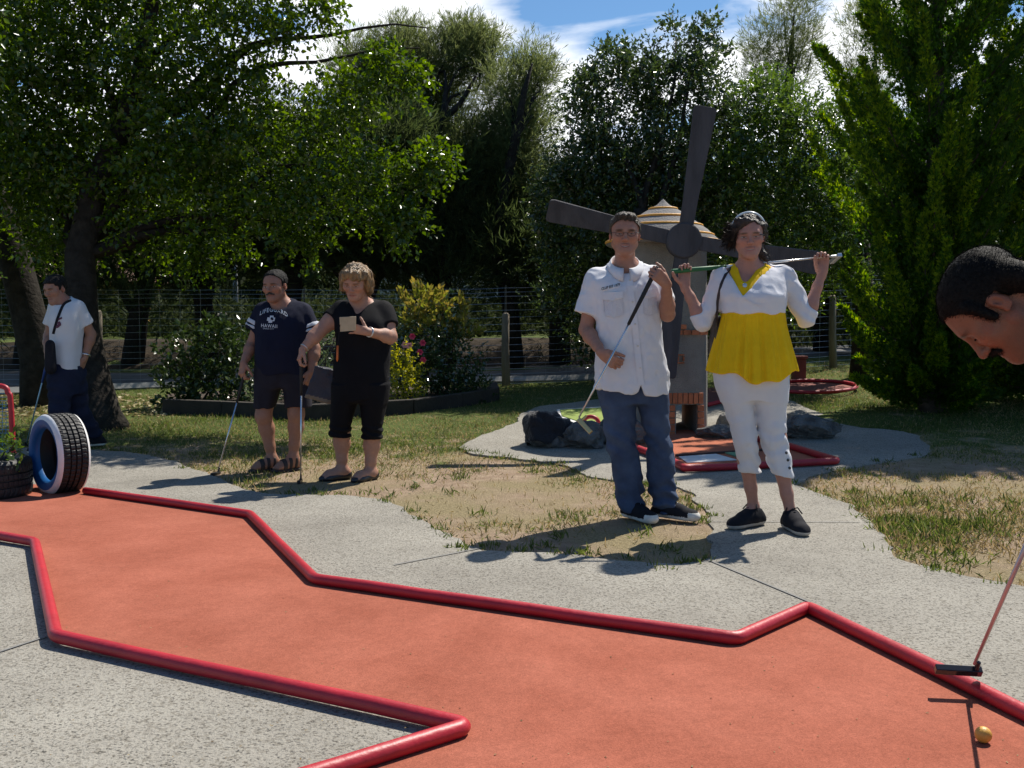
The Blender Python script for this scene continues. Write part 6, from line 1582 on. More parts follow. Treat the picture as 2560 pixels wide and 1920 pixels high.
    mb.build('pendant', mat('silver_pendant', (.5, .5, .52), .3, metal=.8), root)
    # yellow tunic with gathers falling from under the bust
    YEL = cloth('yellow_jersey', (.80, .50, .010), .08, .35, 240)
    R1 = rows(Y0, [(660, 1824, 1920, .068, .066), (677, 1808, 1946, .090, .046), (700, 1808, 1952, .106, .020), (735, 1806, 1954, .127, -.012), (765, 1810, 1957, .126, -.012), (780, 1807, 1960, .126, -.01), (820, 1799, 1967, .138, 0), (860, 1790, 1976, .152, 0), (905, 1779, 1986, .168, 0), (950, 1770, 1993, .178, 0)])
    zb, zt_ = R1[-1][0], R1[4][0]
    def pleat(a, z):
        m = np.clip((zt_ - z)/(zt_ - zb), 0, 1); return 1 + m**.5*(.055*np.sin(a*15 + 2.2*np.sin(a*3)) + .032*np.sin(a*29 + z*4) + .03*np.sin(a*5 + z*5)) + .020*np.sin(a*40 + 3*np.sin(a*7))*np.exp(-((z - zt_ + .03)/.05)**2)
    hem = lambda x, y: .030*np.cos((x - .02)*14)*-1 + .018 + .012*np.sin(x*40)
    g = Grid.around([loft(R1)], .0055); g.add(loft(R1, n=2.15, mod=pleat, hem=hem), 0)
    nb = J(1871, 668, .0)
    g.sub(rc(nb + V3(0, .02, .12), nb + V3(0, .02, -.01), .078, .058), .004)
    g.sub(rc(J(1870, 660, .0), J(1862, 702, -.10), .060, .016), .006); g.sub(rc(J(1870, 664, -.08), J(1862, 702, -.16), .060, .012), .006)
    tu = solid('tunic', g, YEL, root)
    # white bolero
    BOL = cloth('white_jersey', (.68, .68, .72), .03, .25, 260)
    R2 = rows(Y0, [(666, 1826, 1918, .072, .072), (678, 1802, 1952, .094, .053), (694, 1790, 1968, .112, .033), (715, 1791, 1968, .124, .010), (740, 1797, 1966, .138, -.012), (760, 1803, 1964, .138, -.012), (784, 1805, 1961, .131, -.012)])
    cR, cL = eR + (wR - eR)*.24, eL + (wL - eL)*.20
    sp = [(loft(R2, n=2.15, hem=lambda x, y: -.010*np.exp(-((np.abs(x) - .075)/.05)**2) + .004), .02), (rc(J(1868, 678, .05), shR, .046, .054), .04), (rc(J(1876, 678, .05), shL, .046, .054), .04),
          (rc(shR, eR, .060, .050), .03), (rc(shL, eL, .060, .051), .03), (rc(eR, cR, .050, .048, cap_b=True), .012), (rc(eL, cL, .051, .049, cap_b=True), .012)]
    g = Grid.around([p for p, _ in sp], .0055)
    for p, k in sp: g.add(p, k)
    g.warp(lambda x, y, z: .005*vnoise(x*18, y*18, z*18) + .003*np.sin(z*85 + x*50 + 3*vnoise(x*9, y*9, z*9))*np.clip(np.abs(x - hc[0]) - .16, 0, .1)*10 + crease(x, y, z, 16, .006, 5.0))
    cxz = J(1859, 740, -.15)
    X0 = J(1828, 664, -.1); X1 = J(1934, 660, -.1)
    a_, b_, c_ = J(1818, 655, -.10), J(1944, 650, -.10), J(1859, 741, -.15)
    # V opening: everything in front inside the triangle
    def vopen(X, Y, Z):
        z0, z1 = c_[2], max(a_[2], b_[2]); t = np.clip((Z - z0)/(z1 - z0), -.2, 1.2)
        xl = c_[0] + (a_[0] - c_[0])*t; xr = c_[0] + (b_[0] - c_[0])*t
        return np.maximum(np.maximum(xl - X, X - xr), np.maximum(z0 - Z, Y - (Y0 + .015)))
    g.sub(Prim(vopen, np.minimum(np.minimum(a_, b_), c_) - .2, np.maximum(np.maximum(a_, b_), c_) + .2), .004)
    g.sub(rc(nb + V3(0, .04, .14), nb + V3(0, .04, -.010), .10, .078), .004)
    bo = solid('bolero', g, BOL, root); bv = bvh_of(bo)
    ribbon_on('wrap_edge', bv, [(1859, 742), (1880, 757), (1905, 764)], .006, BOL, bo, .003, .003)
    # white cropped trousers with studs
    TR = cloth('white_stretch_cotton', (.66, .66, .69), .03, .3, 300)
    LR = rows(Y0, [(930, 1788, 1880, .120), (965, 1792, 1882, .118), (1000, 1803, 1880, .108), (1040, 1816, 1886, .092), (1080, 1828, 1891, .080, -.01), (1110, 1834, 1894, .074, -.01), (1140, 1842, 1897, .070, .01), (1178, 1849, 1901, .064, .03)])
    LL = rows(Y0, [(930, 1878, 1968, .120), (965, 1878, 1968, .118), (1000, 1880, 1966, .108), (1040, 1886, 1964, .092), (1080, 1896, 1966, .080, -.01), (1110, 1904, 1970, .074, -.015), (1140, 1915, 1977, .070, -.02), (1190, 1930, 1984, .066, -.03)])
    PV = rows(Y0, [(920, 1786, 1968, .125), (960, 1790, 1968, .128), (1000, 1804, 1966, .112)])
    sp = [(loft(LR, n=2.1), .012), (loft(LL, n=2.1, hem=lambda x, y: -.25*x), .012), (loft(PV, n=2.2), .03)]
    g = Grid.around([p for p, _ in sp], .0055)
    for p, k in sp: g.add(p, k)
    g.warp(lambda x, y, z: -.0055*np.clip((.75 - z)/.25, .15, 1)*np.sin(z*88 + 22*x + 4*vnoise(x*10, y*10, z*5))*np.clip(.45 + vnoise(x*11, y*11, z*8), 0, 1) + .003*vnoise(x*24, y*24, z*14) + crease(x, y, z, 17, .007, 2.0)*np.clip((.85 - z)/.3, .25, 1))
    tr = solid('trousers', g, TR, root); bv = bvh_of(tr)
    for px, py in ((1971, 1132), (1975, 1150), (1979, 1170)):
        p = on(bv, px - 5, py, .002)
        if p is not None: mb = MB(); mb.lathe([(.001, .006), (.007, .004), (.0085, 0)], p, 10, M=Matrix.Rotation(R(75), 4, 'X') ); mb.build('stud', mat('dark_stud', (.06, .06, .06), .4, metal=.6), tr)
    for a, d in ((aR, (-.80, -.60, 0)), (aL, (.10, -1, 0))): sneaker(root, a + np.array([0, 0, 0]), d, .014, .262, .043, CANV, mat('grey_rubber_sole', (.40, .37, .33), .75, .1, 20), None, CANV, h=.078, toecap=False)
    # shoulder bag
    BAGM = mat('dark_brown_leather', (.020, .012, .012), .5, .2, 20, .2, 80)
    bc = J(1797, 830, .09); bag = thing('shoulder_bag', bc, 'dark brown shoulder bag hanging at the side of the young woman in yellow', 'handbag')
    g = Grid.around([el(bc, (.06, .14, .2))], .007); g.add(rc(bc + V3(0, -.05, .05), bc + V3(0, -.05, -.10), .045, .06, flat=(V3(1, 0, 0), 1.5)), .01); g.add(rc(bc + V3(0, .08, .05), bc + V3(0, .08, -.10), .045, .06, flat=(V3(1, 0, 0), 1.5)), .05); g.warp(lambda x, y, z: .006*vnoise(x*20, y*20, z*20))
    solid('pouch', g, BAGM, bag)
    mb = MB(); st = [on(bv2, x, y, .004) for bv2, x, y in [(bvh_of(bo), x, y) for x, y in ((1828, 668), (1814, 686), (1803, 710), (1797, 735), (1794, 752))]]; st = [p for p in st if p is not None]
    if st: mb.tube([J(1826, 664, .10)] + st + [J(1792, 790, -.02), J(1793, 825, .03)], .009, 6, flat=.35); mb.build('strap', BAGM, bag, smooth=True)
    # club across the shoulders
    p1 = wR + nrm([-.02, .10, 1])*.088 + V3(.0, -.022, 0); p2 = wL + nrm([.06, .06, 1])*.088 + V3(-.005, -.018, 0)
    d = nrm(p2 - p1)
    putter('putter', 'club with green grip held level behind the neck of the young woman in yellow', p1 - d*.075, p2 + d*.10, V3(-.1, 1, -.3), .30, STEEL, GREENG, mat('bright_club_head', (.55, .57, .60), .3, metal=.8), .10, gz=0)
    return root
young_woman()

# ------------------------------------------------------------------ man with mustache in the navy tee
def navy_man():
    Y0 = gp(690, 1178)[1]; J = lambda x, y, d=0: at(x, y, Y0 + d)
    base = gp(690, 1176); root = thing('person', base, 'man with a mustache in navy lettered tee, dark shorts and sandals leaning on a putter', 'person', 'people on the golf ground')
    hc = J(688, 716, -.02); M = frame((-.30, -1, -.10), (-.04, 0, 1)); s, wd = .985, 1.08
    H, W_ = head(hc, M, s, wide=wd)
    T = rows(Y0, [(751, 672, 738, .072, .075), (761, 655, 757, .095, .056), (776, 645, 772, .118, .034), (800, 643, 772, .135, .008), (835, 640, 766, .145, -.01), (870, 639, 763, .152, -.02), (905, 640, 764, .152, -.02), (935, 642, 766, .145, -.01)])
    shR, shL = J(661, 779, .055), J(755, 779, .04)
    eR, wR = J(630, 862, .04), J(609, 908, -.10); eL, wL = J(786, 872, .02), J(778, 930, -.05)
    pr = [(loft(inset(T[:-2], .016), n=2.2), .02), (rc(W_(0, -.018, -.045), J(702, 762, .02), .060, .066), .03), (rc(J(702, 762, .02), shR, .055, .055), .04), (rc(J(702, 762, .02), shL, .055, .055), .04)]
    pr += arm(shR, eR, wR, k=1.06) + arm(shL, eL, wL, k=1.08)
    pr += hand(wR, (-.12, -.30, -1), (.55, .60, -.2), (.25, -.95, .2), 1.0, curl=(55, 62, 66, 68), thumb=(.5, .8, .5), tcurl=15) + hand(wL, (-.35, -.15, -1), (-.75, .55, .1), (-.3, -.9, .1), 1.0, curl=(22, 26, 30, 34), thumb=(.5, .8, .2), tcurl=8)
    hipR, hipL = J(668, 968), J(738, 968); kR, kL = J(659, 1040, -.02), J(741, 1035, -.01); aR, aL = J(680, 1146, .0), J(733, 1142, .0)
    pr += leg(hipR, kR, aR, k=1.04) + leg(hipL, kL, aL, k=1.04)
    dR, dL = nrm((-.80, -.60, 0)), nrm((-.72, -.70, 0)); zf = .020 + float(terrain(aR[0], aR[1]))
    pr += foot(aR, dR, .25, zf) + foot(aL, dL, .25, zf)
    g = Grid.around([p for p, _ in pr] + [p for _, p, _ in H], .010, fine3((hc, .14, .0035), (wR + (0, 0, -.07), .09, .004), (wL + (-.02, 0, -.08), .10, .004), ((aR + aL)/2 + (-.05, -.05, -.06), .13, .006)))
    for p, k in pr: g.add(p, k)
    run(H, g)
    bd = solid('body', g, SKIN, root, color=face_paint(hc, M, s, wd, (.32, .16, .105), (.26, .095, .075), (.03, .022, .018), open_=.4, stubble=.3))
    HB = mat('short_black_hair', (.012, .011, .011), .6, .5, 90, .6, 200, spec=.15)
    hr = solid('hair', hair_cap(hc, M, s, wd, .007, .088, .0, -.055, noise=(.0035, 90), h=.0042), HB, root, it=0); strands(root, hr, 2500, .009, .0009, HB, 11, .35, dirf=lambda P, N_: np.tile([0, -.6, -.2], (len(P), 1)))
    g = Grid.around([el(W_(0, .1, -.05), (.05, .05, .03))], .003)
    for q in (-1, 1): g.add(rc(W_(0, .101, -.049), W_(q*.030, .088, -.058), .0085*s, .006*s), .004)
    g.warp(lambda x, y, z: .003*vnoise(x*120, y*120, z*90)); solid('moustache', g, mat('grey_black_moustache', (.030, .026, .024), .7, .4, 90, .6, 200), root)
    # tee
    NV = cloth('navy_jersey', (.010, .012, .028), .12, .3, 250); STR = cloth('white_stripe', (.55, .56, .60), .04, .3, 200)
    fold = lambda a, z: 1 + .015*np.sin(a*6 + z*8)
    cR, cL = shR + (eR - shR)*.60, shL + (eL - shL)*.62
    sp = [(loft(T, n=2.3, mod=fold, hem=lambda x, y: .01*np.sin(x*25)), .02), (rc(J(700, 765, .06), shR, .054, .060), .05), (rc(J(704, 765, .06), shL, .054, .060), .05), (rc(shR, cR + V3(-.01, 0, 0), .076, .088, cap_b=True), .03), (rc(shL, cL + V3(.01, 0, 0), .076, .090, cap_b=True), .03)]
    g = Grid.around([p for p, _ in sp], .007)
    for p, k in sp: g.add(p, k)
    g.warp(lambda x, y, z: .006*vnoise(x*15, y*15, z*9) + .004*vnoise(x*30, y*30, z*18))
    nb = J(702, 757, -.0); g.sub(rc(nb + V3(-.005, .01, .1), nb + V3(-.005, -.015, -.035), .075, .068), .004)
    te = solid('tee_shirt', g, NV, root); bv = bvh_of(te)
    for sh_, c_ in ((shR, cR + V3(-.01, 0, 0)), (shL, cL + V3(.01, 0, 0))):
        d = nrm(c_ - sh_); Ln = np.linalg.norm(c_ - sh_)
        for t0, t1 in ((.050, .078), (.022, .036)):
            ra = .076 + (.089 - .076)*(1 - t1/Ln) + .0055; p_ = rc(c_ - d*t1, c_ - d*t0, ra, ra + .004, cap_a=True, cap_b=True)
            gg = Grid.around([p_], .006); gg.add(p_, 0); gg.warp(lambda x, y, z: .006*vnoise(x*15, y*15, z*9) + .004*vnoise(x*30, y*30, z*18))
            gg.sub(loft(inset(T, -.004), n=2.3), .002); solid('sleeve_stripe', gg, STR, te)
    INK = mat('pale_shirt_print', (.55, .58, .62), .8)
    def arch(u, v):
        a = (u - .5)*2; return (649 + u*71 - v*a*2.0, 788.5 - 11.5*(1 - a*a) + (u - .0)*4.5 - v*10.5)
    text_on('chest_lettering', bv, 'LIFEGUARD', arch, INK, te, .006, bold=.012, space=1.15)
    text_on('chest_lettering', bv, 'HAWAII', lambda u, v: (653 + u*40, 817.5 + u*2.5 - v*8.5), INK, te, .006, bold=.012, space=1.15)
    text_on('chest_lettering', bv, 'SPRING CITY', lambda u, v: (657 + u*28, 822.8 + u*1.4 - v*3.3), INK, te, .006, space=1.1)
    patch_on('chest_emblem', bv, [(675, 789), (684, 789), (684, 794), (688, 794), (686, 803), (681, 803), (680, 807), (671, 807), (671, 802), (667, 802), (669, 793), (674, 794)], INK, te, .006)
    patch_on('emblem_hollow', bv, [(680, 792), (684, 798), (681, 801), (676, 798), (677, 795)], NV, te, .010)
    # shorts
    SH = cloth('charcoal_cotton', (.022, .021, .030), .15, .3, 250)
    A_ = rows(Y0, [(905, 640, 706, .140), (950, 637, 703, .132), (985, 636, 696, .120), (1020, 636, 688, .108)]); B_ = rows(Y0, [(905, 700, 768, .140), (950, 704, 772, .132), (985, 710, 776, .120), (1017, 714, 779, .110)]); C_ = rows(Y0, [(895, 642, 766, .145), (950, 640, 771, .138), (970, 640, 772, .12)])
    sp = [(loft(A_, n=2.2), .01), (loft(B_, n=2.2), .01), (loft(C_, n=2.3), .03)]; g = Grid.around([p for p, _ in sp], .0075)
    for p, k in sp: g.add(p, k)
    g.warp(lambda x, y, z: .006*vnoise(x*16, y*16, z*9) + .004*np.sin(x*45 + 4*vnoise(x*8, y*8, z*4))); solid('shorts', g, SH, root)
    # sandals
    LEA = mat('dark_sandal_leather', (.030, .022, .020), .7, .2, 20, .2, 60)
    for a, d in ((aR, dR), (aL, dL)):
        sd_ = np.array([-d[1], d[0], 0]); P = lambda u, v, z: np.array([a[0], a[1], terrain(a[0], a[1])]) + d*u*.25 + sd_*v + V3(0, 0, z)
        pr2 = [(rc(P(-.14, 0, .016), P(.25, 0, .016), .042, .044, flat=(V3(0, 0, 1), 2.6)), .01), (rc(P(.25, 0, .016), P(.58, 0, .016), .044, .050, flat=(V3(0, 0, 1), 2.8)), .01)]
        g = Grid.around([p for p, _ in pr2], .005)
        for p, k in pr2: g.add(p, k)
        g.keep(lambda X, Y, Z: .0 + terrain(a[0], a[1]) + .002 - Z); so_ = solid('sandal', g, LEA, root)
        for nm, ranges in (('strap', ((.30, .44), (.12, .22), (-.06, .03))),):
            fp_ = foot(a, d, .25, zf)
            for u0, u1 in ranges:
                gg = Grid.around([p for p, _ in fp_], .0055)
                for p, k in fp_: gg.add(p, k)
                gg.D -= .0065
                def cut(X, Y, Z, u0=u0, u1=u1):
                    t = ((X - a[0])*d[0] + (Y - a[1])*d[1])/.25; return np.maximum(np.maximum((u0 - t)*.25, (t - u1)*.25), Z - terrain(a[0], a[1]) - .112)
                gg.keep(cut); solid(nm, gg, LEA, so_)
    # putter
    gpnt = wR + nrm([-.12, -.30, -1])*.085 + nrm([.55, .60, -.2])*.024
    bot = gp(545, 1187); putter('putter', 'putter with dark head planted on the path by the man in navy tee', gpnt + nrm(gpnt - bot)*.05, bot, gp(527, 1190) - gp(549, 1184), .27, STEEL, GRIPB, DKHEAD, .10)
    return root
navy_man()

# ------------------------------------------------------------------ woman in black with the scorecard
def black_woman():
    Y0 = gp(880, 1200)[1]; J = lambda x, y, d=0: at(x, y, Y0 + d)
    base = gp(890, 1200); root = thing('person', base, 'woman in black top and cropped trousers reading a score card, putter in hand', 'person', 'people on the golf ground')
    hc = J(889, 706, -.08); M = frame((-.22, -1, -.42), (-.02, -.3, 1)); s, wd = .99, 1.08
    H, W_ = head(hc, M, s, fem=True, wide=wd)
    T = rows(Y0, [(751, 866, 944, .075, .08), (763, 845, 964, .102, .06), (780, 836, 972, .128, .034), (805, 834, 974, .150, .0), (840, 838, 976, .160, -.01), (875, 838, 976, .155, 0), (920, 834, 974, .165, 0), (960, 834, 972, .165), (1000, 838, 968, .155)])
    shR, shL = J(852, 779, .04), J(958, 779, .05)
    eR, wR = J(795, 832, -.06), J(757, 874, -.14); eL, wL = J(975, 842, -.03), J(918, 829, -.22)
    pr = [(loft(inset(T[:-1], .016), n=2.1), .02), (rc(W_(0, -.018, -.045), J(902, 760, .01), .056, .064), .03), (rc(J(903, 762, .02), shR, .052, .055), .04), (rc(J(903, 762, .02), shL, .052, .055), .04)]
    pr += arm(shR, eR, wR, r=(.062, .052, .046, .028), k=1.0) + arm(shL, eL, wL, r=(.062, .054, .048, .028), k=1.0)
    pr += hand(wR, (-.35, -.25, -1), (.75, .3, -.4), (.3, -.9, .2), .92, curl=(50, 56, 60, 60), thumb=(.5, .9, .4), tcurl=10)
    pr += hand(wL, (-1, -.05, .22), (.05, .85, -.1), (.1, -.3, 1), .92, curl=(12, 14, 18, 22), thumb=(.8, .6, .1), tcurl=5, spread=.25)
    hipR, hipL = J(862, 980), J(942, 980); kR, kL = J(853, 1080, -.01), J(930, 1085, 0); aR, aL = J(855, 1172, .02), J(925, 1180, .0)
    pr += leg(hipR, kR, aR, r=(.09, .060, .062, .040), k=.95) + leg(hipL, kL, aL, r=(.09, .060, .062, .040), k=.95)
    dR, dL = nrm((-.86, -.5, 0)), nrm((-.62, -.78, 0))
    pr += foot(aR, dR, .24, .012, .95) + foot(aL, dL, .24, .012, .95)
    g = Grid.around([p for p, _ in pr] + [p for _, p, _ in H], .010, fine3((hc, .14, .0035), (wR + (-.02, 0, -.06), .09, .004), (wL + (-.08, 0, .0), .10, .004), ((aR + aL)/2 + (-.05, -.05, -.06), .12, .006)))
    for p, k in pr: g.add(p, k)
    run(H, g)
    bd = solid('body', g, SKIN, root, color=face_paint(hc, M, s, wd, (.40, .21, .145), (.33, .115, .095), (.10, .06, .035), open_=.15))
    HB = mat('blond_brown_hair', (.25, .15, .065), .4, .5, 40, .8, 120, spec=.5, stretch=(1, 1, .3))
    ex = [(rc(W_(q*.074, .0, .05), W_(q*.092, .0, -.05), .034, .026), .03) for q in (-1, 1)] + [(rc(W_(q*.06, -.06, .03), W_(q*.078, -.05, -.085), .045, .028), .03) for q in (-1, 1)] + [(rc(W_(0, -.1, .03), W_(0, -.1, -.06), .05, .04), .03), (rc(W_(-.045, .072, .088), W_(-.060, .078, .048), .020, .012), .02), (rc(W_(-.01, .080, .092), W_(-.02, .092, .056), .020, .011), .02), (rc(W_(.035, .076, .090), W_(.050, .080, .050), .020, .012), .02)]
    hg = hair_cap(hc, M, s, wd, .016, .070, .0, -.05, extra=ex, noise=None, h=.004)
    for p, k in ex: hg.add(p, .02)
    hg.warp(lambda x, y, z: .008*vnoise(x*55, y*55, z*16) + .004*vnoise(x*110, y*110, z*30)); hr = solid('hair', hg, HB, root, it=0)
    strands(root, hr, 1300, .030, .0010, HB, 6, .05, keepf=lambda C, N_: ((C - hc) @ M[:, 1] < .06))
    BK = cloth('black_jersey', (.006, .006, .008), .15, .25, 240)
    cR, cL = shR + (eR - shR)*.42, shL + (eL - shL)*.60
    sp = [(loft(T, n=2.15, mod=lambda a, z: 1 + .015*np.sin(a*7 + z*6), hem=lambda x, y: .012*np.sin(x*18)), .02), (rc(J(901, 765, .06), shR, .054, .060), .05), (rc(J(905, 765, .06), shL, .054, .060), .05), (rc(shR, cR, .080, .082, cap_b=True), .03), (rc(shL, cL, .082, .086, cap_b=True), .03)]
    g = Grid.around([p for p, _ in sp], .007)
    for p, k in sp: g.add(p, k)
    g.warp(lambda x, y, z: .006*vnoise(x*15, y*15, z*9))
    nb = J(899, 757, -.0); g.sub(rc(nb + V3(0, .01, .1), nb + V3(0, -.0, -.02), .085, .066), .004); g.sub(rc(J(898, 754, -.06), J(886, 790, -.155), .066, .018), .006)
    solid('top', g, BK, root)
    A_ = rows(Y0, [(960, 832, 902, .150), (1000, 830, 896, .140), (1040, 826, 884, .115), (1070, 824, 878, .10), (1092, 824, 878, .098)]); B_ = rows(Y0, [(960, 898, 974, .150), (1000, 900, 970, .140), (1040, 903, 962, .115), (1070, 905, 957, .10), (1096, 904, 957, .098)]); C_ = rows(Y0, [(940, 832, 974, .16), (985, 834, 970, .15), (1005, 840, 966, .13)])
    sp = [(loft(A_, n=2.1), .01), (loft(B_, n=2.1), .01), (loft(C_, n=2.2), .03)]; g = Grid.around([p for p, _ in sp], .0075)
    for p, k in sp: g.add(p, k)
    g.warp(lambda x, y, z: .005*vnoise(x*16, y*16, z*9) - .008*np.sin((z - .42)*120 + 6*vnoise(x*9, y*9, 1))*np.exp(-((z - .36)/.05)**2)); solid('cropped_trousers', g, BK, root)
    # ballet flats
    FL = mat('black_flat_leather', (.012, .011, .014), .4, .2, 20, coat=.2)
    for a, d in ((aR, dR), (aL, dL)):
        sd_ = np.array([-d[1], d[0], 0]); gz = float(terrain(a[0], a[1])); P = lambda u, v, z: np.array([a[0], a[1], gz]) + d*u*.24 + sd_*v + V3(0, 0, z)
        pr2 = [(rc(P(-.15, 0, .034), P(.40, 0, .022), .042, .046, flat=(V3(0, 0, 1), 1.05)), .02), (el(P(.46, 0, .02), (.062, .048, .032), np.stack([d, sd_, [0, 0, 1]], 1)), .02), (rc(P(.46, 0, .018), P(.64, 0, .014), .042, .026, flat=(V3(0, 0, 1), 1.5)), .02)]
        g = Grid.around([p for p, _ in pr2], .0045)
        for p, k in pr2: g.add(p, k)
        g.keep(lambda X, Y, Z: gz + .001 - Z); g.sub(rc(P(-.10, 0, .078), P(.36, 0, .062), .036, .036), .006); fl = solid('shoe', g, FL, root)
        mb = MB(); c = P(.47, 0, .052); mb.tube([c - sd_*.022, c, c + sd_*.022], [.010, .005, .010], 6); mb.build('bow', FL, fl)
    # bracelets, neck cord with an orange pencil
    mb = MB(); d = nrm(wL - eL); c = wL - d*.025; q = nrm(np.cross(d, [0, 0, 1])); r2 = np.cross(d, q); mb.tube([c + (q*math.cos(a) + r2*math.sin(a))*.033 for a in np.linspace(0, 2*math.pi, 20, endpoint=False)], .0065, 6, closed=True); mb.build('bracelet', mat('silver_bracelet', (.6, .6, .6), .3, metal=.8), root, smooth=True)
    mb = MB(); d = nrm(wR - eR); c = wR - d*.02; q = nrm(np.cross(d, [0, 0, 1])); r2 = np.cross(d, q); mb.tube([c + (q*math.cos(a) + r2*math.sin(a))*.032 for a in np.linspace(0, 2*math.pi, 20, endpoint=False)], .004, 6, closed=True); mb.build('bracelet', MATS['silver_bracelet'], root, smooth=True)
    pc = J(843, 884, -.20); pe = thing('pencil', pc, 'orange pencil dangling on a cord from the score card', 'pencil')
    mb = MB(); mb.tube([J(844, 864, -.20), J(843, 898, -.20), J(843, 904, -.20)], [.008, .008, .002], 8); mb.build('barrel', mat('orange_pencil', (.55, .12, .015), .4), pe, smooth=True)
    mb = MB(); mb.tube([J(850, 812, -.24), J(847, 838, -.21), J(844, 864, -.20)], .002, 5); mb.build('cord', CANV, pe)
    # score card
    k0 = [J(849, 793, -.25), J(890, 791, -.30), J(889, 826, -.27), J(851, 829, -.22)]; cc_ = sum(k0)/4
    mb = MB(); nn = nrm(np.cross(k0[1] - k0[0], k0[3] - k0[0]))*.003; mb.add([p - nn for p in k0] + [p + nn for p in k0], [(0,1,2,3),(7,6,5,4),(0,4,5,1),(1,5,6,2),(2,6,7,3),(3,7,4,0)]); o = mb.build('score_card', mat('buff_card', (.40, .34, .24), .8, .08, 20), loc=tuple(cc_)); tag(o, 'buff score card held open by the woman in black', 'score card')
    # handbag behind her hip
    bc = J(806, 950, .16); bag = thing('handbag', bc, 'dark blue handbag with pale base hanging behind the woman in black', 'handbag')
    NB = mat('dark_blue_leather', (.012, .013, .03), .5, .2, 20, .2, 60)
    def bg_(X, Y, Z):
        t = np.clip((Z - (bc[2] - .16))/.26, 0, 1); w_ = .155 - .085*t; return np.maximum(np.maximum(np.abs(X - bc[0] - .02) - w_, np.abs(Y - bc[1]) - .055), np.abs(Z - bc[2] + .03 - .25*(X - bc[0])*-1) - .13)
    g = Grid.around([Prim(bg_, bc - .25, bc + .25)], .008); g.add(Prim(bg_, bc - .24, bc + .24), 0); g.warp(lambda x, y, z: .006*vnoise(x*18, y*18, z*18))
    solid('pouch', g, NB, bag, it=2, mats=[NB, mat('tan_trim', (.16, .12, .08), .6)], mfun=lambda C: ((C[:, 2] - bc[2] + .03 + .25*(C[:, 0] - bc[0])) < -.10).astype(int))
    mb = MB(); mb.tube([bc + V3(-.03, 0, .09), J(828, 880, .17), J(846, 800, .15), J(852, 768, .09), J(858, 764, .03)], .008, 6, flat=.4); mb.build('strap', NB, bag, smooth=True)
    gpnt = wR + nrm([-.35, -.25, -1])*.085 + nrm([.75, .3, -.4])*.022; bot = gp(752, 1206)
    putter('putter', 'putter held upright by the woman in black with its small head on the bare ground', gpnt + nrm(gpnt - bot)*.04, bot, gp(742, 1212) - gp(757, 1198), .28, STEEL, GRIPB, DKHEAD, .09)
    return root
black_woman()

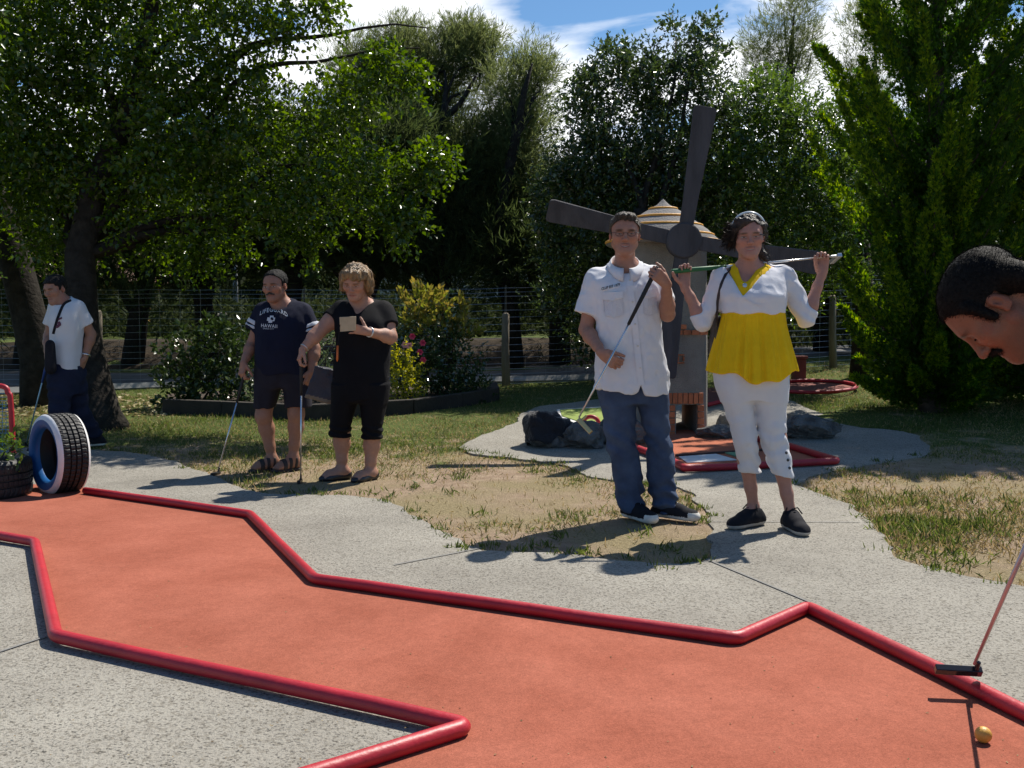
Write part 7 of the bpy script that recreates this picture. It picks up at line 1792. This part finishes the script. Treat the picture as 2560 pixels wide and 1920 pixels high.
# ------------------------------------------------------------------ man walking at the left in the white tee
def left_man():
    Y0 = 8.75; J = lambda x, y, d=0: at(x, y, Y0 + d)
    bz = float(terrain(-4.1, Y0)); root = thing('person', (J(170, 1000)[0], Y0, bz), 'man in white tee and dark jeans looking back, one hand in his pocket', 'person', 'people on the golf ground')
    hc = J(139, 725, -.02); M = frame((-.34, -1, -.24), (-.12, 0, 1)); s, wd = .97, 1.0
    H, W_ = head(hc, M, s, wide=wd)
    T = rows(Y0, [(744, 138, 178, .07, .06), (755, 130, 196, .10, .045), (772, 128, 206, .13, .02), (800, 128, 206, .15), (840, 129, 204, .14), (880, 131, 202, .14), (926, 133, 200, .145)])
    shF, shB = J(141, 772, .04), J(192, 770, .02)
    eB, wB = J(228, 836, .10), J(212, 895, .04); eF, wF = J(121, 842, .05), J(119, 893, -.12)
    pr = [(loft(inset(T[:-1], .014), n=2.2), .02), (rc(W_(0, -.018, -.045), J(157, 756, .0), .055, .06), .03), (rc(J(158, 757, 0), shF, .05, .05), .04), (rc(J(158, 757, 0), shB, .05, .05), .04)]
    pr += arm(shB, eB, wB) + arm(shF, eF, wF) + hand(wB, (-.35, -.1, -1), (-.8, .2, .3), (-.2, -1, 0), 1, curl=(20, 22, 24, 26)) + hand(wF, (-.05, -.2, -1), (.8, .4, 0), (.4, -.9, 0), 1, curl=(55, 60, 64, 66))
    hF, hB = J(152, 950, -.06), J(182, 950, .06); kF, kB = J(148, 1030, -.14), J(196, 1030, .10); aF, aB = J(132, 1092, -.08), J(240, 1092, .24)
    pr += leg(hF, kF, aF) + leg(hB, kB, aB)
    g = Grid.around([p for p, _ in pr] + [p for _, p, _ in H], .011, fine3((hc, .14, .004), (wF + (0, 0, -.06), .09, .005)))
    for p, k in pr: g.add(p, k)
    run(H, g); solid('body', g, SKIN, root, color=face_paint(hc, M, s, wd, (.32, .165, .11), (.27, .10, .08), (.02, .015, .012), open_=.3))
    solid('hair', hair_cap(hc, M, s, wd, .012, .070, .0, -.05, noise=(.006, 60), h=.005), MATS['short_black_hair'], root, it=0)
    sp = [(loft(T, n=2.2, mod=lambda a, z: 1 + .015*np.sin(a*5 + z*9)), .02), (rc(J(158, 757, .01), shF, .058, .062), .05), (rc(J(158, 757, .01), shB, .058, .062), .05), (rc(shF, shF + (eF - shF)*.6, .07, .078, cap_b=True), .03), (rc(shB, shB + (eB - shB)*.62, .07, .078, cap_b=True), .03)]
    g = Grid.around([p for p, _ in sp], .008)
    for p, k in sp: g.add(p, k)
    g.warp(lambda x, y, z: .008*vnoise(x*14, y*14, z*10))
    nb = J(157, 752); g.sub(rc(nb + V3(0, 0, .1), nb + V3(0, -.02, -.02), .075, .062), .004); te = solid('tee_shirt', g, cloth('white_tee_jersey', (.64, .64, .66), .04, .3, 200), root); bv = bvh_of(te)
    PM = mat('maroon_print', (.10, .03, .06), .8)
    for pl in ([(143, 797), (155, 792), (155, 797), (144, 802)], [(140, 806), (150, 803), (151, 808), (141, 811)], [(136, 816), (152, 806), (153, 813), (145, 820), (137, 821)]): patch_on('chest_print', bv, pl, PM, te, .006)
    DJ = cloth('dark_denim', (.016, .020, .042), .2, .4, 200)
    A_ = [(rc(hF + V3(0, 0, .05), kF, .115, .088), .03), (rc(kF, aF, .085, .075, cap_b=True), .02), (rc(hB + V3(0, 0, .05), kB, .115, .088), .03), (rc(kB, aB, .085, .072, cap_b=True), .02), (loft(rows(Y0, [(915, 134, 200, .135), (950, 134, 202, .14), (985, 136, 204, .13)])), .03)]
    g = Grid.around([p for p, _ in A_], .009)
    for p, k in A_: g.add(p, k)
    g.warp(lambda x, y, z: .007*vnoise(x*14, y*14, z*9) + .005*np.sin(z*60 + 5*vnoise(x*8, y*8, z*4))); solid('jeans', g, DJ, root)
    sneaker(root, aF, (-.7, -.7, 0), float(terrain(aF[0], aF[1])) + .012, .28, .048, CANV, SOLE, h=.09, toecap=False); sneaker(root, aB + V3(0, 0, .0), (-.75, -.6, 0), float(terrain(aB[0], aB[1])) + .012, .28, .048, CANV, SOLE, h=.09, toecap=False)
    mb = MB(); d = nrm(wB - eB); c = wB - d*.03; q = nrm(np.cross(d, [1, 0, 0])); r2 = np.cross(d, q); mb.tube([c + (q*math.cos(a) + r2*math.sin(a))*.034 for a in np.linspace(0, 2*math.pi, 18, endpoint=False)], .009, 6, closed=True); mb.build('wristwatch', STEEL, root, smooth=True)
    sg = thing('cross_body_bag', J(128, 905, -.19), 'small black bag worn on a strap by the man in white tee', 'bag')
    ribbon_on('strap', bv, [(178, 750), (160, 760), (148, 785), (139, 812), (133, 835)], .022, CANV, sg, .006, .004)
    bc = J(126, 890, -.22); g = Grid.around([el(bc, (.1, .1, .16))], .009); g.add(rc(bc + V3(0, 0, .09), bc + V3(0, 0, -.10), .05, .06, flat=(V3(1, 0, 0), 1.3)), 0); solid('pouch', g, CANV, sg)
    bot = gp(66, 1118); gt = wF + V3(.0, -.03, -.075); d = nrm(bot - gt)
    putter('putter', 'putter with pale blue shaft reaching down behind the standing tyre', gt - d*.07, bot, V3(-1, -.2, 0), .25, mat('pale_blue_shaft', (.30, .50, .60), .3, metal=.4), mat('blue_grip', (.015, .05, .22), .6), DKHEAD, .09)
left_man()

# ------------------------------------------------------------------ bending man at the right edge
def bending_man():
    Y0 = 2.26; ex, ey = 2492., 757.
    for _ in range(4):
        hc = at(ex, ey, Y0); M = frame((-.40, .22, -.89), (-.82, .36, .45)); c_ = min((hc + M @ V3(q*.082, -.008, .0) for q in (-1, 1)), key=lambda p: p[1]); px_, py_ = 1280 + FPX*(c_[0])/(c_[1]*math.cos(PITCH) + (EYE - c_[2])*math.sin(PITCH)), 960 + FPX*((EYE - c_[2])*math.cos(PITCH) - c_[1]*math.sin(PITCH))/(c_[1]*math.cos(PITCH) + (EYE - c_[2])*math.sin(PITCH)); ex += 2492 - px_; ey += 755 - py_
    root = thing('person', (1.74, 2.28, 0), 'man with cropped dark hair and mustache bending over his putt', 'person', 'people on the golf ground')
    s, wd = .97, 1.0
    H, W_ = head(hc, M, s, wide=wd, nose=.007)
    nb = hc + V3(.185, .03, -.035); ch = nb + V3(.20, .02, -.06); pv = V3(1.86, 2.30, .93)
    shN, shF = nb + V3(.10, -.19, -.06), nb + V3(.10, .21, -.05)
    hands = V3(1.345, 2.44, .70)
    wN, wF = hands + V3(.03, -.03, .075), hands + V3(.015, .045, .0); eN, eF = V3(1.48, 2.16, .88), V3(1.46, 2.60, .86)
    sp = pv - ch; ax = nrm(sp); up_ = nrm(np.cross(ax, [0, 1, 0])); M2 = np.stack([V3(0, 1, 0), np.cross(ax, V3(0, 1, 0)), ax], 1)
    Ls = np.linalg.norm(sp)
    def trunk(e): return loft([(-.12, 0, 0, .10 + e, .075 + e), (-.04, 0, 0, .175 + e, .10 + e), (.06, 0, 0, .19 + e, .115 + e), (.22, 0, 0, .185 + e, .12 + e), (.42, 0, 0, .17 + e, .115 + e), (Ls + .05, 0, 0, .165 + e, .12 + e)], n=2.3, M=M2, o=ch)
    pr = [(trunk(-.012), .03), (rc(W_(0, -.055, -.02), nb, .060, .068), .04), (rc(W_(0, -.0, -.07), nb + V3(-.02, 0, -.03), .040, .06), .04), (rc(nb, shN, .065, .058), .05), (rc(nb, shF, .065, .058), .05)]
    pr += arm(shN, eN, wN) + arm(shF, eF, wF)
    pr += hand(wN, nrm(V3(-.15, .12, -1)), (-.1, 1, .1), (-.9, -.1, .1), 1.0, curl=(60, 64, 66, 66), thumb=(.3, .9, .4), tcurl=10) + hand(wF, nrm(V3(-.12, -.12, -1)), (-.1, -1, .1), (-.9, .1, .1), 1.0, curl=(60, 64, 66, 66), thumb=(.3, .9, .4), tcurl=10)
    hN, hF = pv + V3(0, -.10, 0), pv + V3(0, .11, 0); kN, kF = V3(1.78, 2.13, .50), V3(1.78, 2.52, .50); aN, aF = V3(1.84, 2.10, .09), V3(1.84, 2.56, .09)
    pr += leg(hN, kN, aN, front=(-1, 0, 0)) + leg(hF, kF, aF, front=(-1, 0, 0))
    g = Grid.around([p for p, _ in pr] + [p for _, p, _ in H], .012, ([near(hc[0] + .02, .17, .0024)], [near(hc[1], .12, .0028)], [near(hc[2], .16, .0024), near(.66, .10, .005)]))
    for p, k in pr: g.add(p, k)
    run(H, g)
    bd = solid('body', g, SKIN, root, color=face_paint(hc, M, s, wd, (.215, .095, .060), (.17, .06, .045), (.014, .013, .011), open_=.04, stubble=.55), it=2)
    HB = mat('cropped_dark_hair', (.007, .006, .006), .65, .5, 160, .25, 300, spec=.12)
    ex = [(rc(W_(q*.070, .030, .045), W_(q*.0765, .022, -.012), .014, .007), .012) for q in (-1, 1)] + [(rc(W_(q*.055, -.075, .0), W_(q*.045, -.085, -.06), .032, .026), .03) for q in (-1, 1)]
    hg = hair_cap(hc, M, s, wd, .0055, .078, -.004, -.075, extra=ex, noise=(.0007, 150), h=.0028)
    for p, k in ex: hg.add(p, .01)
    hr = solid('hair', hg, HB, root, it=1)
    fdir = M[:, 1]*.75 + M[:, 2]*-.1
    strands(root, hr, 30000, .0080, .0006, HB, 8, .30, dirf=lambda P, N_: np.tile(fdir, (len(P), 1)))
    g = Grid.around([el(W_(0, .1, -.05), (.06, .06, .06))], .0022)
    for q in (-1, 1): g.add(rc(W_(0, .100, -.049), W_(q*.028, .088, -.060), .0085*s, .0055*s), .004)
    g.warp(lambda x, y, z: .0022*vnoise(x*190, y*190, z*190)); mu = solid('moustache', g, HB, root)
    strands(root, mu, 900, .007, .0007, HB, 9, .6, dirf=lambda P, N_: np.tile(-M[:, 2], (len(P), 1)), name='moustache_hairs')
    mb = MB()
    for q in (-1, 1): mb.tube([W_(q*.017, .093, .021), W_(q*.030, .090, .0265), W_(q*.046, .080, .0235), W_(q*.054, .070, .018)], [.003, .0042, .0035, .0015], 6)
    mb.build('eyebrows', HB, root, smooth=True)
    mb = MB()
    for q in (-1, 1): mb.tube([W_(q*.018, .0865, .001), W_(q*.026, .0905, -.0035), W_(q*.037, .0895, -.0035), W_(q*.046, .080, .0)], [.001, .0022, .0022, .001], 5)
    mb.build('eyelashes', HB, root, smooth=True)
    # clothes (outside the picture, kept simple but complete)
    POLO = cloth('grey_polo', (.10, .10, .12), .1, .3, 200)
    sp2 = [(trunk(.012), .03), (rc(nb + V3(.06, 0, -.02), shN, .07, .075), .05), (rc(nb + V3(.06, 0, -.02), shF, .07, .075), .05), (rc(shN, shN + (eN - shN)*.75, .074, .08, cap_b=True), .03), (rc(shF, shF + (eF - shF)*.75, .074, .08, cap_b=True), .03)]
    g = Grid.around([p for p, _ in sp2], .010)
    for p, k in sp2: g.add(p, k)
    g.sub(rc(hc, nb + V3(.01, 0, -.01), .09, .075), .01); g.warp(lambda x, y, z: .008*vnoise(x*14, y*14, z*14)); solid('polo_shirt', g, POLO, root)
    A_ = [(rc(hN + V3(0, 0, .03), kN, .125, .09), .03), (rc(kN, aN, .085, .075, cap_b=True), .03), (rc(hF + V3(0, 0, .03), kF, .125, .09), .03), (rc(kF, aF, .085, .075, cap_b=True), .03), (el(pv, (.15, .19, .14)), .05)]
    g = Grid.around([p for p, _ in A_], .011)
    for p, k in A_: g.add(p, k)
    g.warp(lambda x, y, z: .008*vnoise(x*14, y*14, z*10)); solid('trousers', g, MATS['dark_denim'], root)
    sneaker(root, aN, (-1, -.1, 0), .012, .28, .048, CANV, SOLE, h=.09); sneaker(root, aF, (-1, .15, 0), .012, .28, .048, CANV, SOLE, h=.09)
    bot = V3(1.385, 2.93, .085); top = V3(1.33, 2.40, .80)
    putter('putter', 'putter with pinkish shaft swung back over the red pipe behind the amber ball', top, bot, V3(-1, .12, .02), .30, mat('pinkish_shaft', (.52, .42, .42), .3, metal=.5), GRIPB, mat('polished_black_head', (.03, .03, .035), .12, metal=.3), .115)
bending_man()
